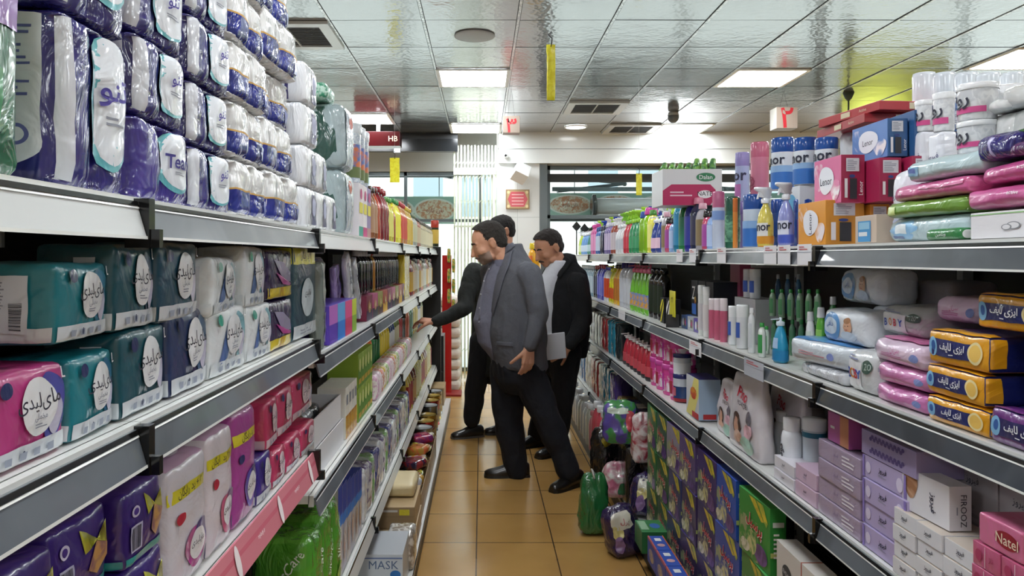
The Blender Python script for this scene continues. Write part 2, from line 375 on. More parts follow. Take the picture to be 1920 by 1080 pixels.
# ---- outside: pavement, mint banner with ovals, awning, far facade
b = MB(); b.box((-14, 10.05, -.12), (16, 24, -.02), m('#c9ccc8', 'matte')); struct('trim_4', b).name = 'ground_street'
def banner(x0, x1, y, z0, z1, lab, n):
    t = empty('shop_banner', ((x0+x1)/2, y, z0)); tag(t, lab, 'banner', 'mint banners across the shopfront'); W = x1-x0; H_ = z1-z0
    p = Pack(W, .02, H_, m('#a9cfc4', 'plain')); 
    for k in range(n):
        u = -1 + 2*(k+.5)/n; ru = .32/W*1.6
        p.ell('F', u, 0, ru*1.12, .86, m('#eef3ee')); p.ell('F', u, 0, ru, .74, mottle('#c98f6b', '#e9e2cf', 22)); p.text('F', fa('نان تازه'), u, -.05, .3, m('#7a3b2a'), wmax=ru)
    obj('banner_cloth', p.mesh('banner_cloth'), t)
    a = MB(); a.bar((-W*.4, 0, H_-.01), (-W*.4, 0, 2.65-z0), .01, .01, fr); obj('hanging_rope', a.mesh('hanging_rope'), t); a = MB(); a.bar((W*.4, 0, H_-.01), (W*.4, 0, 2.65-z0), .01, .01, fr); obj('hanging_rope', a.mesh('hanging_rope'), t)
banner(.85, 4.4, 9.55, 2.03, 2.33, 'mint green banner with framed ovals behind the glass, beside the pillar', 6)
banner(-2.6, -.35, 9.97, 1.95, 2.32, 'mint green banner with framed ovals behind the folding gate', 4)
def awning(x0, x1, y, z, lab):
    t = empty('awning_frame', ((x0+x1)/2, y, z)); tag(t, lab, 'awning', None); g = m('#5c6366', 'metal'); W = (x1-x0)/2
    a = MB(); a.box((-W,0,-.02),(W,.06,.03), g); obj('crossbar', a.mesh('crossbar'), t)
    for s_ in (-1, 1):
        a = MB(); a.bar((s_*W*.95, .05, -.02), (s_*W*.25, .5, .12), .04, .04, g); a.bar((s_*W*.25, .5, .12), (s_*W*.9, .9, .26), .035, .035, g); a.sphere((s_*W*.25, .5, .12), .035, g, 8, 6); obj('folding_arm', a.mesh('folding_arm'), t)
awning(.9, 3.6, 9.35, 2.36, 'grey folding-arm awning frame outside, right of the pillar')
awning(-2.2, -.35, 9.95, 2.60, 'grey folding-arm awning frame outside, behind the folding gate')
t = empty('rolled_awning', (1.85, 9.335, 2.14)); tag(t, 'thick white rolled awning tube with dark end disc outside the glass', 'awning')
a = MB(); a.loft([[(x, .11*math.cos(q), .11*math.sin(q)) for q in [2*math.pi*j/20 for j in range(20)]] for x in (-.40, 3.0)], m('#d4d8da', 'gloss')); obj('roll', a.mesh('roll'), t)
a = MB(); a.loft([[(x, r_*math.cos(q), r_*math.sin(q)) for q in [2*math.pi*j/20 for j in range(20)]] for x, r_ in ((-.46,.12), (-.44,.155), (-.41,.155), (-.40,.12))], m('#3a4044', 'gloss')); obj('end_disc', a.mesh('end_disc'), t)
a = MB(); a.box((-1.0,-.05,-.19),(3,.02,-.15), m('#7b8285', 'metal')); a.box((-.6,-.06,-.33),(.9,.0,-.27), m('#8d9396', 'metal')); obj('support_rail', a.mesh('support_rail'), t)
for k, (x0, x1, h_, c_) in enumerate([(-7, -2.5, 5, '#e8e6df'), (-2.5, 2.2, 6, '#f2f1ec'), (2.2, 7, 5.4, '#e3e6e4'), (7, 12, 6, '#efede6')]):
    t = empty('street_building', ((x0+x1)/2, 20, 0)); tag(t, ['cream', 'white', 'pale grey', 'ivory'][k] + ' building across the street, ' + ['behind the bottle shelf end', 'straight behind the folding gate', 'behind the pillar side glass', 'behind the baby-care shelves'][k], 'building', 'buildings across the street')
    a = MB(); a.box((x0-(x0+x1)/2, 0, -.1), (x1-(x0+x1)/2, 3, h_), m(c_)); obj('facade', a.mesh('facade'), t)
    for q in range(3):
        a = MB(); xx = (q-1)*1.3; a.box((xx-.4, -.03, 2.6), (xx+.4, .0, 3.9), m('#9fb3bb', 'gloss')); obj('window', a.mesh('window'), t)
# ---- folding gate (pale green steel lattice shutter), hangs from a white head box
t = empty('folding_gate', (-.03, 8.95, 0)); tag(t, 'pale green folding steel gate drawn together beside the pillar', 'gate')
pg = m('#d3dcc4', 'gloss', ro=.35)
nb = 13
for k in range(nb):
    x = -.30 + .5*k/(nb-1); a = MB(); dy = .03*(k % 2)
    a.box((x-.009, dy-.008, .02), (x+.009, dy+.008, 2.86), pg); obj('gate_bar', a.mesh('gate_bar'), t)
for z in (.35, .95, 1.55, 2.15, 2.45, 2.62):
    a = MB()
    for k in range(nb-1):
        x = -.30 + .5*k/(nb-1); x2 = x + .5/(nb-1); a.bar((x, -.012, z), (x2, -.012, z+.05), .012, .006, pg)
    obj('lattice_strip', a.mesh('lattice_strip'), t)
a = MB(); a.box((-.31,-.03,2.50),(.2,.01,2.58), m('#e9ecdf')); obj('top_rail', a.mesh('top_rail'), t); a = MB(); a.box((-.30,-.02,1.86),(.19,-.005,1.885), pg); obj('middle_rail', a.mesh('middle_rail'), t)
# ---- ceiling fittings
def vent(x, y, lab):
    t = empty('air_vent', (x, y, CEIL)); tag(t, lab, 'air vent', 'square air vents in the ceiling')
    a = MB(); 
    for (p, q) in (((-.29,-.29),(.29,-.22)), ((-.29,.22),(.29,.29)), ((-.29,-.22),(-.22,.22)), ((.22,-.22),(.29,.22))): a.box((*p,-.022), (*q,-.002), m('#c9cccb', 'gloss'))
    a.box((-.005,-.22,-.02),(.005,.22,-.006), m('#c9cccb')); obj('frame', a.mesh('frame'), t)
    a = MB(); a.box((-.22,-.22,-.008),(.22,.22,-.0025), m('#1d1d1f', 'matte')); 
    for k in range(13): a.box((-.22, -.21+.034*k, -.014), (.22, -.202+.034*k, -.009), m('#54565a'))
    obj('grille', a.mesh('grille'), t)
vent(GX0-.9, GY0+.3, 'square air vent above the big toilet-roll stack, dark louvres in a white frame')
vent(GX0+1.5, GY0+2.7, 'square air vent beyond the yellow flypaper, dark louvres, nearer of a pair')
vent(GX0+2.1, GY0+3.9, 'square air vent right before the white beam, beside the round downlight')
t = empty('ceiling_speaker', (-.047, 4.98, CEIL)); tag(t, 'round flush grey speaker disc in the ceiling over the aisle', 'speaker'); a = MB()
a.lathe([(.137,-.002),(.137,-.008),(.125,-.012),(.02,-.013)], m('#aeb0b1', 'plain'), 32); obj('grille', a.mesh('grille'), t)
t = empty('downlight', (1.08, 8.45, CEIL)); tag(t, 'small round lit downlight in the ceiling near the white beam', 'ceiling light'); a = MB()
a.lathe([(.13,-.002),(.13,-.014),(.115,-.016),(.112,-.004)], WHITE, 28, caps=False); obj('trim_ring', a.mesh('trim_ring'), t)
a = MB(); a.lathe([(.113,-.004),(.113,-.010)], m('#f6fbff', 'emit', st=12), 28); obj('lens', a.mesh('lens'), t)
t = empty('dome_camera', (1.98, 7.6, CEIL)); tag(t, 'small grey dome camera hanging from the ceiling', 'camera'); a = MB()
a.lathe([(.02,0),(.05,-.005),(.06,-.04)][::-1], m('#9b9ea0', 'gloss')); obj('mount', a.mesh('mount'), t); a = MB(); a.sphere((0,0,-.06), .058, m('#5a5d60', 'gloss')); obj('dome', a.mesh('dome'), t)
t = empty('bullet_camera', (.285, YB-.005, 2.715)); tag(t, 'small white round security camera on the beam corner above the pillar', 'camera'); a = MB()
a.sphere((0,-.03,0), .035, WHITE, 14, 8); obj('housing', a.mesh('housing'), t); a = MB(); a.sphere((0,-.058,0), .016, m('#1b1c1e', 'gloss'), 10, 6); obj('lens', a.mesh('lens'), t)
a = MB(); a.bar((.0,0,0),(.0,.14,.10), .17, .17, WHITE); tag(obj('wall_box', a.mesh('wall_box'), None, (.445, 8.74, 2.44), (R(20), R(25), R(10))), 'small white box tilted on the pillar above the red plaque', 'box')
p = Pack(.285, .012, .235, m('#a98a62', 'card'))
p.rect('F', -.9, -.88, .9, .88, m('#c9b083')); p.poly('F', [(-.55,-.78),(.55,-.78),(.85,0),(.55,.78),(-.55,.78),(-.85,0)], m('#d4626a'))
for k in range(4):
    for uu, vv in ((-.78,.72),(.78,.72),(-.78,-.72),(.78,-.72)): pass
    p.rect('F', -.5, -.55+.33*k, .5, -.47+.33*k, m('#f0cfc9')); p.layer -= 1
for uu, vv in ((-.78,.72),(.78,.72),(-.78,-.72),(.78,-.72)): p.ell('F', uu, vv, .12, .16, m('#f0dfae'))
tag(obj('wall_plaque', p.mesh('wall_plaque'), None, (.435, 8.885, 2.08)), 'square gilt plaque with red octagon and lines of script on the pillar', 'plaque')
# hanging number signs, yellow flypapers
def number_sign(x, y, z, ch, lab, sz=.15):
    t = empty('aisle_sign', (x, y, z)); tag(t, lab, 'sign')
    p = Pack(sz, sz*.8, sz, m('#96877a', 'card')); p.text('F', ch, 0, 0, 1.35, m('#b01f2a'), bold=.06, wmax=.8); p.rect('N', -1,-1,1,1, m('#d9d6cd'))
    obj('sign_board', p.mesh('sign_board'), t); a = MB()
    for s_ in (-1, 1): a.bar((s_*sz*.2, 0, sz), (s_*sz*.02, 0, CEIL-z), .002, .002, m('#555555'))
    obj('hanging_wire', a.mesh('hanging_wire'), t)
number_sign(.265, 6.6, Zof(251, 6.6), '۳', 'hanging brown card sign with a red hand-painted Persian three over the aisle')
number_sign(2.75, 6.7, Zof(243, 6.7), '۲', 'hanging pale card sign with a red hand-painted Persian two, above the spray cans', .19)
def flypaper(px, py0, py1, Y, wpx, lab):
    x = (px-CX)*Y/F; z0, z1 = Zof(py1, Y), Zof(py0, Y); W = wpx*Y/F
    t = empty('flypaper', (x, Y, z0)); tag(t, lab, 'flypaper', 'yellow flypaper strips')
    p = Pack(W, .003, z1-z0, mottle('#efe83a', '#e2d61c', 30, .3), crink=.004, n=10); rnd = random.Random(px)
    for k in range(16): p.ell('F', rnd.uniform(-.8,.8), rnd.uniform(-.95,.95), .03, .006, m('#3c3420'), n=6); p.layer = 0
    obj('sticky_strip', p.mesh('sticky_strip'), t)
    a = MB(); h = z1-z0; a.tube([(0,0,h-.01),(.006,0,h+.03),(-.012,0,h+.05),(0,0,h+.06),(0,0,h+.065)], .003, m('#222222')); a.tube([(0,0,h+.06),(0,0,CEIL-z0)], .0012, m('#bbbbbb'), 5); obj('hook', a.mesh('hook'), t)
flypaper(1033, 84, 188, 3.6, 16, 'long yellow flypaper strip hanging from a hook over the aisle')
flypaper(740, 296, 342, 7.0, 18, 'yellow flypaper strip hanging before the glass above the oil bottles')
flypaper(1198, 325, 366, 6.2, 11, 'yellow flypaper strip hanging before the rolled awning')
# dark bell lamp hanging, red box sign, yellow wall sheet
t = empty('bell_lamp', (3.35, 6.72, 2.42)); tag(t, 'dark green bell-shaped hanging lamp above the red flat boxes', 'lamp'); a = MB()
a.lathe([(.085,0),(.07,.03),(.055,.09),(.05,.15),(.02,.18)], m('#3e4a3c', 'gloss')); obj('lamp_shade', a.mesh('lamp_shade'), t); a = MB(); a.lathe([(.03,-.05),(.045,0),(.03,.0)], m('#20241f')); obj('bulb', a.mesh('bulb'), t)
a = MB(); a.tube([(0,0,.18),(0,0,CEIL-2.42)], .008, m('#33382f')); a.lathe([(.05,0),(.03,-.05),(.012,-.07)][::-1], m('#3e4a3c'), c=(0,0,CEIL-2.42)); obj('stem', a.mesh('stem'), t)
p = Pack(.5, .2, .16, m('#3c0a0e', 'gloss')); p.text('F', 'HB', .7, 0, .7, m('#d9c0a0'), wmax=.2)
tag(obj('red_light_box', p.mesh('red_light_box'), None, (-1.15, 8.2, Zof(276, 8.2))), 'dark red box sign under the ceiling behind the clear-wrapped packs', 'sign')
a = MB(); a.box((-.02,-.02,0),(.02,.02,CEIL-Zof(276,8.2)-.16), m('#777777')); q = obj('hanging_bracket', a.mesh('hanging_bracket'), bpy.data.objects['red_light_box'], (0,0,.16))
p = Pack(1.3, .01, 1.0, m('#a4aa46', 'plain')); tag(obj('wall_poster', p.mesh('wall_poster'), None, (4.95, 8.8, 2.0)), 'large lime yellow sheet on the beam far behind the laundry boxes', 'poster')
# ================================================================== gondolas
LB = [-.03, .97, 1.97, 3.0, 4.05, 5.07, 6.1, 7.2]; RB = [-.1, .9, 1.9, 2.9, 3.92, 4.93, 5.92, 6.95]
LZ = lambda i: [1.578, 1.283, .97, .445] if i < 2 else [1.578, 1.232, .86, .445]
RZ = lambda i: [1.531, 1.18, .832] if i < 3 else [1.522, 1.172, .822] + ([.42] if i > 4 else [])
SHW = m('#dfe0dc', 'gloss', ro=.35); BACK = m('#2b2c2e', 'plain'); RG = mottle('#565b61', '#666c72', 5, .3, .4); RW = m('#cfd2d0', 'gloss', ro=.3); BLK = m('#0d0d0e', 'gloss')
RD = mottle('#343940', '#434951', 5, .32, .5)
def bay(side, i, y0, y1, levels, edge, base, deck_rail):
    s_ = -1 if side == 'L' else 1
    t = empty('shelving_bay', (s_*(edge+.41), (y0+y1)/2, 0)); ox, oy = t.location.x, t.location.y
    nm = 'toilet-roll side' if side == 'L' else 'baby-care side'
    tag(t, 'white steel shelving bay on the %s, %s bay from the camera' % (nm, ordn(i)), 'shelving', 'shelving bays lining the aisle')
    L = y1-y0; hx = (y0-oy, y1-oy)
    X = lambda d: s_*(edge+d) - ox      # d: depth from the shelf edge
    def bx(mb, d0, d1, ya, yb, z0, z1, mt):
        a_, b_ = sorted((X(d0), X(d1))); mb.box((a_, ya, z0), (b_, yb, z1), mt)
    ztop = levels[0]
    a = MB(); bx(a, .40, .42, hx[0]+.0005, hx[1]-.0005, .02, ztop-.006, BACK)
    for z in [q/10 for q in range(3, int(ztop*10), 1)]: bx(a, .398, .40, hx[0], hx[1], z, z+.004, m('#1a1b1c'))
    obj('back_panel', a.mesh('back_panel'), t)
    a = MB(); bx(a, .37, .397, hx[0]+.001, hx[0]+.025, 0, ztop-.02, m('#b9bbb9')); 
    for z in [q*.05 for q in range(3, int(ztop*20)-1)]: bx(a, .369, .37, hx[0]+.009, hx[0]+.017, z, z+.02, BLK)
    obj('upright', a.mesh('upright'), t)
    a = MB(); d0 = base - edge
    bx(a, -abs(base-edge)*(1 if base < edge else 1), .40, hx[0], hx[1], .10, .12, SHW) if base < edge else bx(a, 0, .4, hx[0], hx[1], .1, .12, SHW)
    obj('base_deck', a.mesh('base_deck'), t)
    a = MB(); dd = base-edge; bx(a, dd+.005, dd+.02, hx[0], hx[1], 0, .118, m('#3a3b3c')); bx(a, dd, dd+.006, hx[0], hx[1], .085, .1195, RW); obj('kick_plate', a.mesh('kick_plate'), t)
    for k, z in enumerate(levels):
        a = MB(); bx(a, .012, .40 if k else (.84 if side == 'R' else .80), hx[0]+.001, hx[1]-.001, z-.022, z, SHW); bx(a, 0, .014, hx[0]+.001, hx[1]-.001, z-.03, z, SHW)
        for q in (hx[0]+.03, hx[1]-.03): bx(a, .20, .39, q-.003, q+.003, z-.065, z-.02, m('#c7c9c8'))
        sh = obj('shelf', a.mesh('shelf'), t)
        rm = RG
        if side == 'L': rm = (RW if i == 0 else RG if i == 1 else RW) if k == 0 else (RG if (k == 1 and i < 4) or (k == 2 and i in (2, 3)) else RW)
        else: rm = RD if (i < 2 and k < 2) else RG if i < 6 else RW
        if side == 'R' and k == 2 and i == 0: rm = RW
        pink = side == 'L' and k == 2 and i < 2
        if side == 'L' and i < 2 and k == 2: rm = m('#d9838f', 'gloss')
        hgt = .048 if not pink else .062; a = MB(); q0, q1 = hx[0]+.002, hx[1]-.019; zt = z-.006 if not pink else z+.012
        xs = [(X(0), zt), (X(-.004), zt), (X(-.018), zt-hgt), (X(-.014), zt-hgt)]
        a.add([(x, y, z_) for y in (q0, q1) for x, z_ in xs], [(0,1,5,4),(1,2,6,5),(2,3,7,6),(3,0,4,7),(0,3,2,1),(4,5,6,7)] if s_ > 0 else [(4,5,1,0),(5,6,2,1),(6,7,3,2),(7,4,0,3),(1,2,3,0),(7,6,5,4)], rm)
        if not pink:   # dark gap and bright lips of the ticket channel
            for (da, za, db, zb, mt) in ((-.0055, zt-.0, -.0075, zt-.006, BLK), (-.0068, zt-.007, -.0082, zt-.0095, SHW), (-.0185, zt-hgt+.003, -.019, zt-hgt-.001, SHW)):
                a.add([(X(da),q0,za),(X(da),q1,za),(X(db),q1,zb),(X(db),q0,zb)], [(0,1,2,3)], mt)
        else:
            for k2 in range(7):
                yc = q0 + (q1-q0)*(k2+.5)/7; pts = []
                for j in range(20):
                    al = 2*math.pi*j/20; zz = zt - hgt/2 + .030*math.sin(al); pts.append((X(-.0035-.0145*(zt-zz)/hgt-.003), yc+.012*math.cos(al), zz))
                if k2 % 2 == 0: a.add(pts, [tuple(range(20))], m('#efe3e4'))
                if k2 % 2 == 1:
                    vs, fs, wd = text2d('mylady.ir'); hm = .011
                    a.add([(X(-.0035-.0145*(.5 - y_*hm/hgt)-.003), yc + (x_*hm if side == 'L' else -x_*hm), zt-hgt/2+y_*hm) for x_, y_ in vs], fs, m('#f7e9ec'))
            a.add([(X(-.003),q0,zt),(X(-.003),q1,zt),(X(-.0035-.00725),q1,zt-hgt*.45),(X(-.0035-.00725),q0,zt-hgt*.45)], [(0,1,2,3)], m('#cf6b7b', 'gloss'))
        obj('price_rail', a.mesh('price_rail'), sh)
        a = MB(); bx(a, -.020, .012, hx[1]-.018, hx[1]-.001, zt-hgt-.012, zt+.004, BLK); bx(a, -.032, -.012, hx[1]-.015, hx[1]-.004, zt-hgt-.012, zt-hgt+.012, BLK); obj('rail_end_clip', a.mesh('rail_end_clip'), sh)
for i in range(7): bay('L', i, LB[i], LB[i+1], LZ(i), .45, .30, 0)
for i in range(7): bay('R', i, RB[i], RB[i+1], RZ(i), .873, .80, 0)
# black end frame closing the toilet-roll side
a = MB(); a.box((-.86, 7.215, 0), (-.40, 7.255, 1.60), m('#141415', 'plain')); a.box((-.44, 7.203, 0), (-.40, 7.215, 1.60), m('#0e0e0f'))
tag(obj('end_panel', a.mesh('end_panel')), 'black upright end panel closing the bottle shelves before the rice sacks', 'panel')
# ================================================================== product makers
# every placement reads: side by sign of X, aisle extent from the two picture columns at the front plane X, height from a picture row
NAVY = '#262a63'
def put(name, mesh, X, yc, z, d, label, cat, group=None, tilt=0, roll=0, dx=0, parts=()):
    o = obj(name, mesh, None, (X + math.copysign(d/2 + dx, X), yc, z + .0012), (roll, 0, rz_of(X) + tilt)); tag(o, label, cat, group)
    for n_, me in parts: obj(n_, me, o)
    return o
def span(px0, px1, X):
    a, b_ = sorted((Yof(px0, X), Yof(px1, X))); return (a+b_)/2, b_-a
def hgt(pt, yc, z): return Zof(pt, yc) - z
K = lambda c, k='film': m(c, k)
INK = m('#2a2b3a'); GREYINK = m('#8b8f9c'); WH = m('#e4e7ea', 'film'); WP = m('#e6e8ea')
def mylady(w, h, d, base, band='#d9dfe4', blob='#eceef0', dot='#1f2a5e', glow=None, seed=0, icons=True, side=None, swirl=None):
    p = Pack(w, d, h, K(base), r=.008, puff=.0045, crink=.0022, seed=seed, n=9, side=K(side) if side else None)
    if glow: p.ell('F', .62, .1, .36, .75, m(glow, 'film'), .1, 1)
    if swirl: p.poly('F', [(-.6,-.7),(-.2,-.5),(.0,.0),(-.05,.5),(-.25,.3),(-.45,-.2)], m(swirl, 'film'))
    if band: p.rect('F', -.96, -.97, .97, -.56, K(band)); p.rect('N', -.97, -.97, .97, -.56, K(band)); p.rect('P', -.97, -.97, .97, -.56, K(band))
    p.ell('F', .62, -.12, .2, .42, m('#c9c6dc', 'film'), .06); p.ell('F', .2, .16, .46, .62, K(blob), .03, 2)
    p.text('F', fa('مای‌لیدی').replace('\u200c', ''), .2, .26, .3, INK, wmax=.62); p.text('F', fa('مخملی'), .2, -.06, .13, GREYINK, wmax=.3); p.lines('F', .02, -.3, .4, -.18, GREYINK, 2, seed)
    p.ell('F', -.55, .68, .13, .17, m(dot, 'film')); p.text('F', 'L', .86, .78, .18, WP)
    if icons and band:
        for k in range(4): p.rect('F', -.62+.34*k, -.84, -.46+.34*k, -.68, m('#9aa3b4'), 1); p.layer -= 1
        p.ell('F', -.2, -.74, .04, .09, m('#39415e'), n=10)
    p.rect('N', .05, -.7, .6, .72, K('#d5dae2')); p.bars('N', .3, -.62, .5, .1, INK, 22); p.lines('N', .1, -.1, .26, .6, GREYINK, 9, seed)
    return p.mesh('pad_pack')
def rollpack(w, h, d, style, seed=0, lobes=2):
    if style == 'violet':
        p = Pack(w, d, h, K('#2e2a74', 'wrap'), r=.018, puff=.003, crink=.003, lobes=lobes, seed=seed, n=8)
        p.rect('N', -.1, -.5, .93, .97, WH); p.ell('N', .42, -.5, .52, .26, WH); p.lines('N', .1, -.1, .86, .88, m('#6a6fa8'), 14, seed); p.ell('N', .6, -.42, .16, .12, m('#6a6fa8')); p.ell('N', .6, -.42, .1, .08, WH); p.rect('N', .1, -.5, .3, -.3, m('#8f94c0'))
        p.ell('F', .32, .12, .62, .84, m('#5fb0b8', 'film')); p.ell('F', .35, .16, .55, .80, m('#dfe3e8', 'film')); p.rect('F', -.96, -.95, -.72, .95, m('#d3d6dc', 'wrap'))
        p.text('F', fa('تنو'), .34, .25, .26, m('#4a3f9a'), bold=.015, wmax=.42); p.lines('F', .2, -.15, .65, -.02, GREYINK, 2, seed)
    elif style == 'tean':
        p = Pack(w, d, h, K('#40348a', 'wrap'), r=.018, puff=.003, crink=.003, lobes=lobes, seed=seed, n=8)
        p.ell('F', .42, .16, .55, .84, m('#5fb0b8', 'film')); p.ell('F', .46, .2, .48, .78, m('#dfe3e8', 'film')); p.text('F', 'Tean', .36, .15, .26, m('#3a3480'), bold=.02, wmax=.42); p.lines('F', .3, -.2, .6, -.1, GREYINK, 2)
    elif style == 'blue':
        p = Pack(w, d, h, K('#dcdcda', 'wrap'), r=.022, puff=.004, crink=.0035, lobes=lobes, seed=seed, n=8)
        p.rect('F', -.99, -.97, .99, -.1, m('#1c2c86', 'wrap')); p.rect('F', -.99, -.1, .99, -.04, m('#c79a4a')); p.rect('N', -.99, -.97, .99, -.3, m('#1c2c86', 'wrap')); p.lines('N', -.7, -.15, .6, .75, m('#8088b0'), 9, seed)
        p.rect('P', -.99, -.97, .99, -.1, m('#1c2c86', 'wrap')); p.rect('F', .55, -.75, .85, -.25, m('#2f49a8', 'film'))
    elif style == 'small':
        p = Pack(w, d, h, K('#dfe1e4', 'wrap'), r=.012, puff=.003, crink=.003, seed=seed, n=6); p.rect('F', .05, -.8, .8, .7, m('#3a3768', 'film')); p.ell('F', .4, .1, .25, .45, m('#b8bcd4')); p.rect('N', -.9, -.9, .2, .3, m('#dcdfe2')); p.rect('N', .4, -.9, .5, .9, m('#3a3768'))
    return p.mesh('toilet_roll_pack')
def barcode_box(w, h, d, base, arts=(), side=None, top=None, kind='card', r=.001, **k):
    p = Pack(w, d, h, m(base, kind), r=r, side=m(side, kind) if side else None, top=m(top, kind) if top else None, **k)
    for a in arts: getattr(p, a[0])(*a[1:-1] if isinstance(a[-1], dict) else a[1:], **(a[-1] if isinstance(a[-1], dict) else {}))
    return p.mesh('box')
def pillow(w, h, d, base, arts=(), seed=0, kind='film', crink=.003, puff=.005, r=None, **k):
    p = Pack(w, d, h, m(base, kind) if isinstance(base, str) else base, r=r or min(h*.26, d*.2, .016), puff=min(puff, .006), crink=crink, seed=seed, n=9, **k)
    for a in arts: getattr(p, a[0])(*a[1:-1] if isinstance(a[-1], dict) else a[1:], **(a[-1] if isinstance(a[-1], dict) else {}))
    return p.mesh('pack')
def bag(w, h, d, base, arts=(), seed=0, **k):
    """standing soft bag gathered toward the top"""
    p = Pack(w, d, h, m(base, 'film') if isinstance(base, str) else base, r=min(w, d)*.2, puff=.008, crink=.006, seed=seed, n=11, taper=k.get('taper', .7))
    for a in arts: getattr(p, a[0])(*a[1:-1] if isinstance(a[-1], dict) else a[1:], **(a[-1] if isinstance(a[-1], dict) else {}))
    return p.mesh('bag')
# ---- bottles: profile as (radius, height) fractions
PROF = {
 'oil':    ([(0,0),(.9,0),(1,.03),(1,.30),(.93,.42),(1,.55),(.92,.68),(.55,.80),(.36,.86),(.33,.91)], [(.42,.90),(.44,.91),(.44,.985),(.38,1),(0,1)]),
 'shampoo':([(0,0),(.86,0),(1,.03),(1,.55),(.94,.72),(.7,.82),(.5,.85)], [(.62,.84),(.64,.86),(.56,.98),(.5,1),(0,1)]),
 'slim':   ([(0,0),(.9,0),(1,.02),(1,.7),(.8,.8),(.4,.87),(.38,.9)], [(.46,.88),(.48,.9),(.44,.99),(.38,1),(0,1)]),
 'can':    ([(0,0),(.94,0),(1,.015),(1,.70),(1,.72)], [(1.0,.72),(1.01,.73),(1.01,.97),(.95,1),(0,1)]),
 'aero':   ([(0,0),(.94,0),(1,.015),(1,.80),(.82,.84),(.5,.85)], [(.78,.84),(.8,.85),(.8,.97),(.7,1),(0,1)]),
 'jug':    ([(0,0),(.9,0),(1,.04),(1,.62),(.85,.76),(.45,.86),(.34,.9)], [(.42,.88),(.44,.9),(.44,.98),(.4,1),(0,1)]),
 'jar':    ([(0,0),(.94,0),(1,.03),(1,.74),(.86,.82),(.8,.84)], [(.88,.83),(.9,.84),(.9,.98),(.84,1),(0,1)]),
 'tub':    ([(0,0),(.92,0),(.95,.03),(1,.82),(1,.84)], [(1.04,.83),(1.05,.84),(1.05,.98),(1,1),(0,1)]),
 'bulb':   ([(0,0),(.85,0),(1,.05),(.95,.4),(.72,.62),(.5,.74),(.34,.80),(.3,.83)], [(.4,.82),(.42,.83),(.42,.9),(.2,.92),(.12,.93),(.12,1),(0,1)]),
 'pill':   ([(0,0),(.94,0),(1,.03),(1,.68),(.9,.76),(.7,.8)], [(.8,.79),(.83,.81),(.83,.98),(.78,1),(0,1)]),
 'tin':    ([(0,0),(1,0),(1,.02),(.97,.03),(.97,.96),(1,.97),(1,1)], [(.93,1.0),(.93,.985),(0,.985)]),
 'trigger':([(0,0),(.88,0),(1,.03),(1,.42),(.86,.55),(.5,.66),(.34,.70),(.34,.74)], [(.42,.73),(.44,.74),(.44,.80),(.3,.82),(0,.82)]),
}
_B = {}
def bottle_meshes(kind, r, h, body, cap, label=None, sy=.75, pat=None, bk='gloss'):
    key = (kind, round(r,4), round(h,4), str(body), str(cap), str(label), sy, str(pat), bk)
    if key in _B: return _B[key]
    if kind in ('can', 'aero', 'jar', 'tub', 'pill', 'tin'): sy = 1
    pb, pc = PROF[kind]; a = MB(); bm = body if not isinstance(body, str) else m(body, bk); n = 20
    a.lathe([(q*r, z*h) for q, z in pb], bm, n, 1, sy, caps=False)
    def rad(z):
        for (q0, z0), (q1, z1) in zip(pb, pb[1:]):
            if z0 <= z <= z1 and z1 > z0: return q0 + (q1-q0)*(z-z0)/(z1-z0)
        return 1
    def wrapb(z0, z1, mt, e, a0=-math.pi, a1=math.pi, k=5):
        N = max(4, int(20*(a1-a0)/(2*math.pi))*2); rows = []
        for i in range(k+1):
            z = z0+(z1-z0)*i/k; q = rad(z)*r + e
            rows.append([(q*math.cos(t), q*sy*math.sin(t), z*h) for t in [a0+(a1-a0)*j/N - math.pi/2 for j in range(N+1)]])
        vs = [p for rr in rows for p in rr]; fs = [(i*(N+1)+j, i*(N+1)+j+1, (i+1)*(N+1)+j+1, (i+1)*(N+1)+j) for i in range(k) for j in range(N)]
        a.add(vs, fs, mt, True)
    zt = .66 if kind not in ('jar', 'pill', 'tub', 'can', 'tin', 'trigger', 'bulb') else (.4 if kind in ('trigger', 'bulb') else .64)
    if label:
        lm = label if not isinstance(label, str) else m(label, 'card')
        full = kind in ('can', 'tub', 'tin', 'jar')
        wrapb(.12, zt, lm, .0008, *((-math.pi, math.pi) if full else (-1.15, 1.15)))
    if pat:
        for (z0, z1, colr, a0, a1) in pat: wrapb(z0, z1, m(colr, 'card'), .0014, a0, a1, 2)
    cp = MB(); cm = m(cap, 'gloss') if isinstance(cap, str) else cap
    cp.lathe([(q*r, z*h) for q, z in pc], cm, 18, 1, 1 if kind != 'oil' else 1, caps=False)
    cm_ = cp
    if kind == 'trigger':
        z = .80*h; cp.bar((0, .2*r, z+.01), (0, -.75*r, z+.075*h), .34*r, .5*r, cm); cp.bar((0, .55*r, z+.02*h), (0, .1*r, z+.10*h), .3*r, .4*r, cm)
        cp.loft([[(x, y, z_) for x, y in ((-.2*r, y0), (.2*r, y0), (.2*r, y1), (-.2*r, y1))] for y0, y1, z_ in ((-.15*r, .35*r, .80*h), (-.5*r, .6*r, .90*h), (-1.25*r, .7*r, .96*h), (-1.2*r, .5*r, 1.0*h))], cm, True)
        cp.bar((0, -.7*r, .93*h), (0, -.95*r, .80*h), .2*r, .14*r, cm)
    if kind == 'bulb':
        cp.bar((0, 0, .97*h), (0, -1.0*r, .955*h), .16*r, .12*r, cm)
    if kind == 'tin': pass
    _B[key] = (a.mesh('bottle_body'), cp.mesh('cap')); return _B[key]
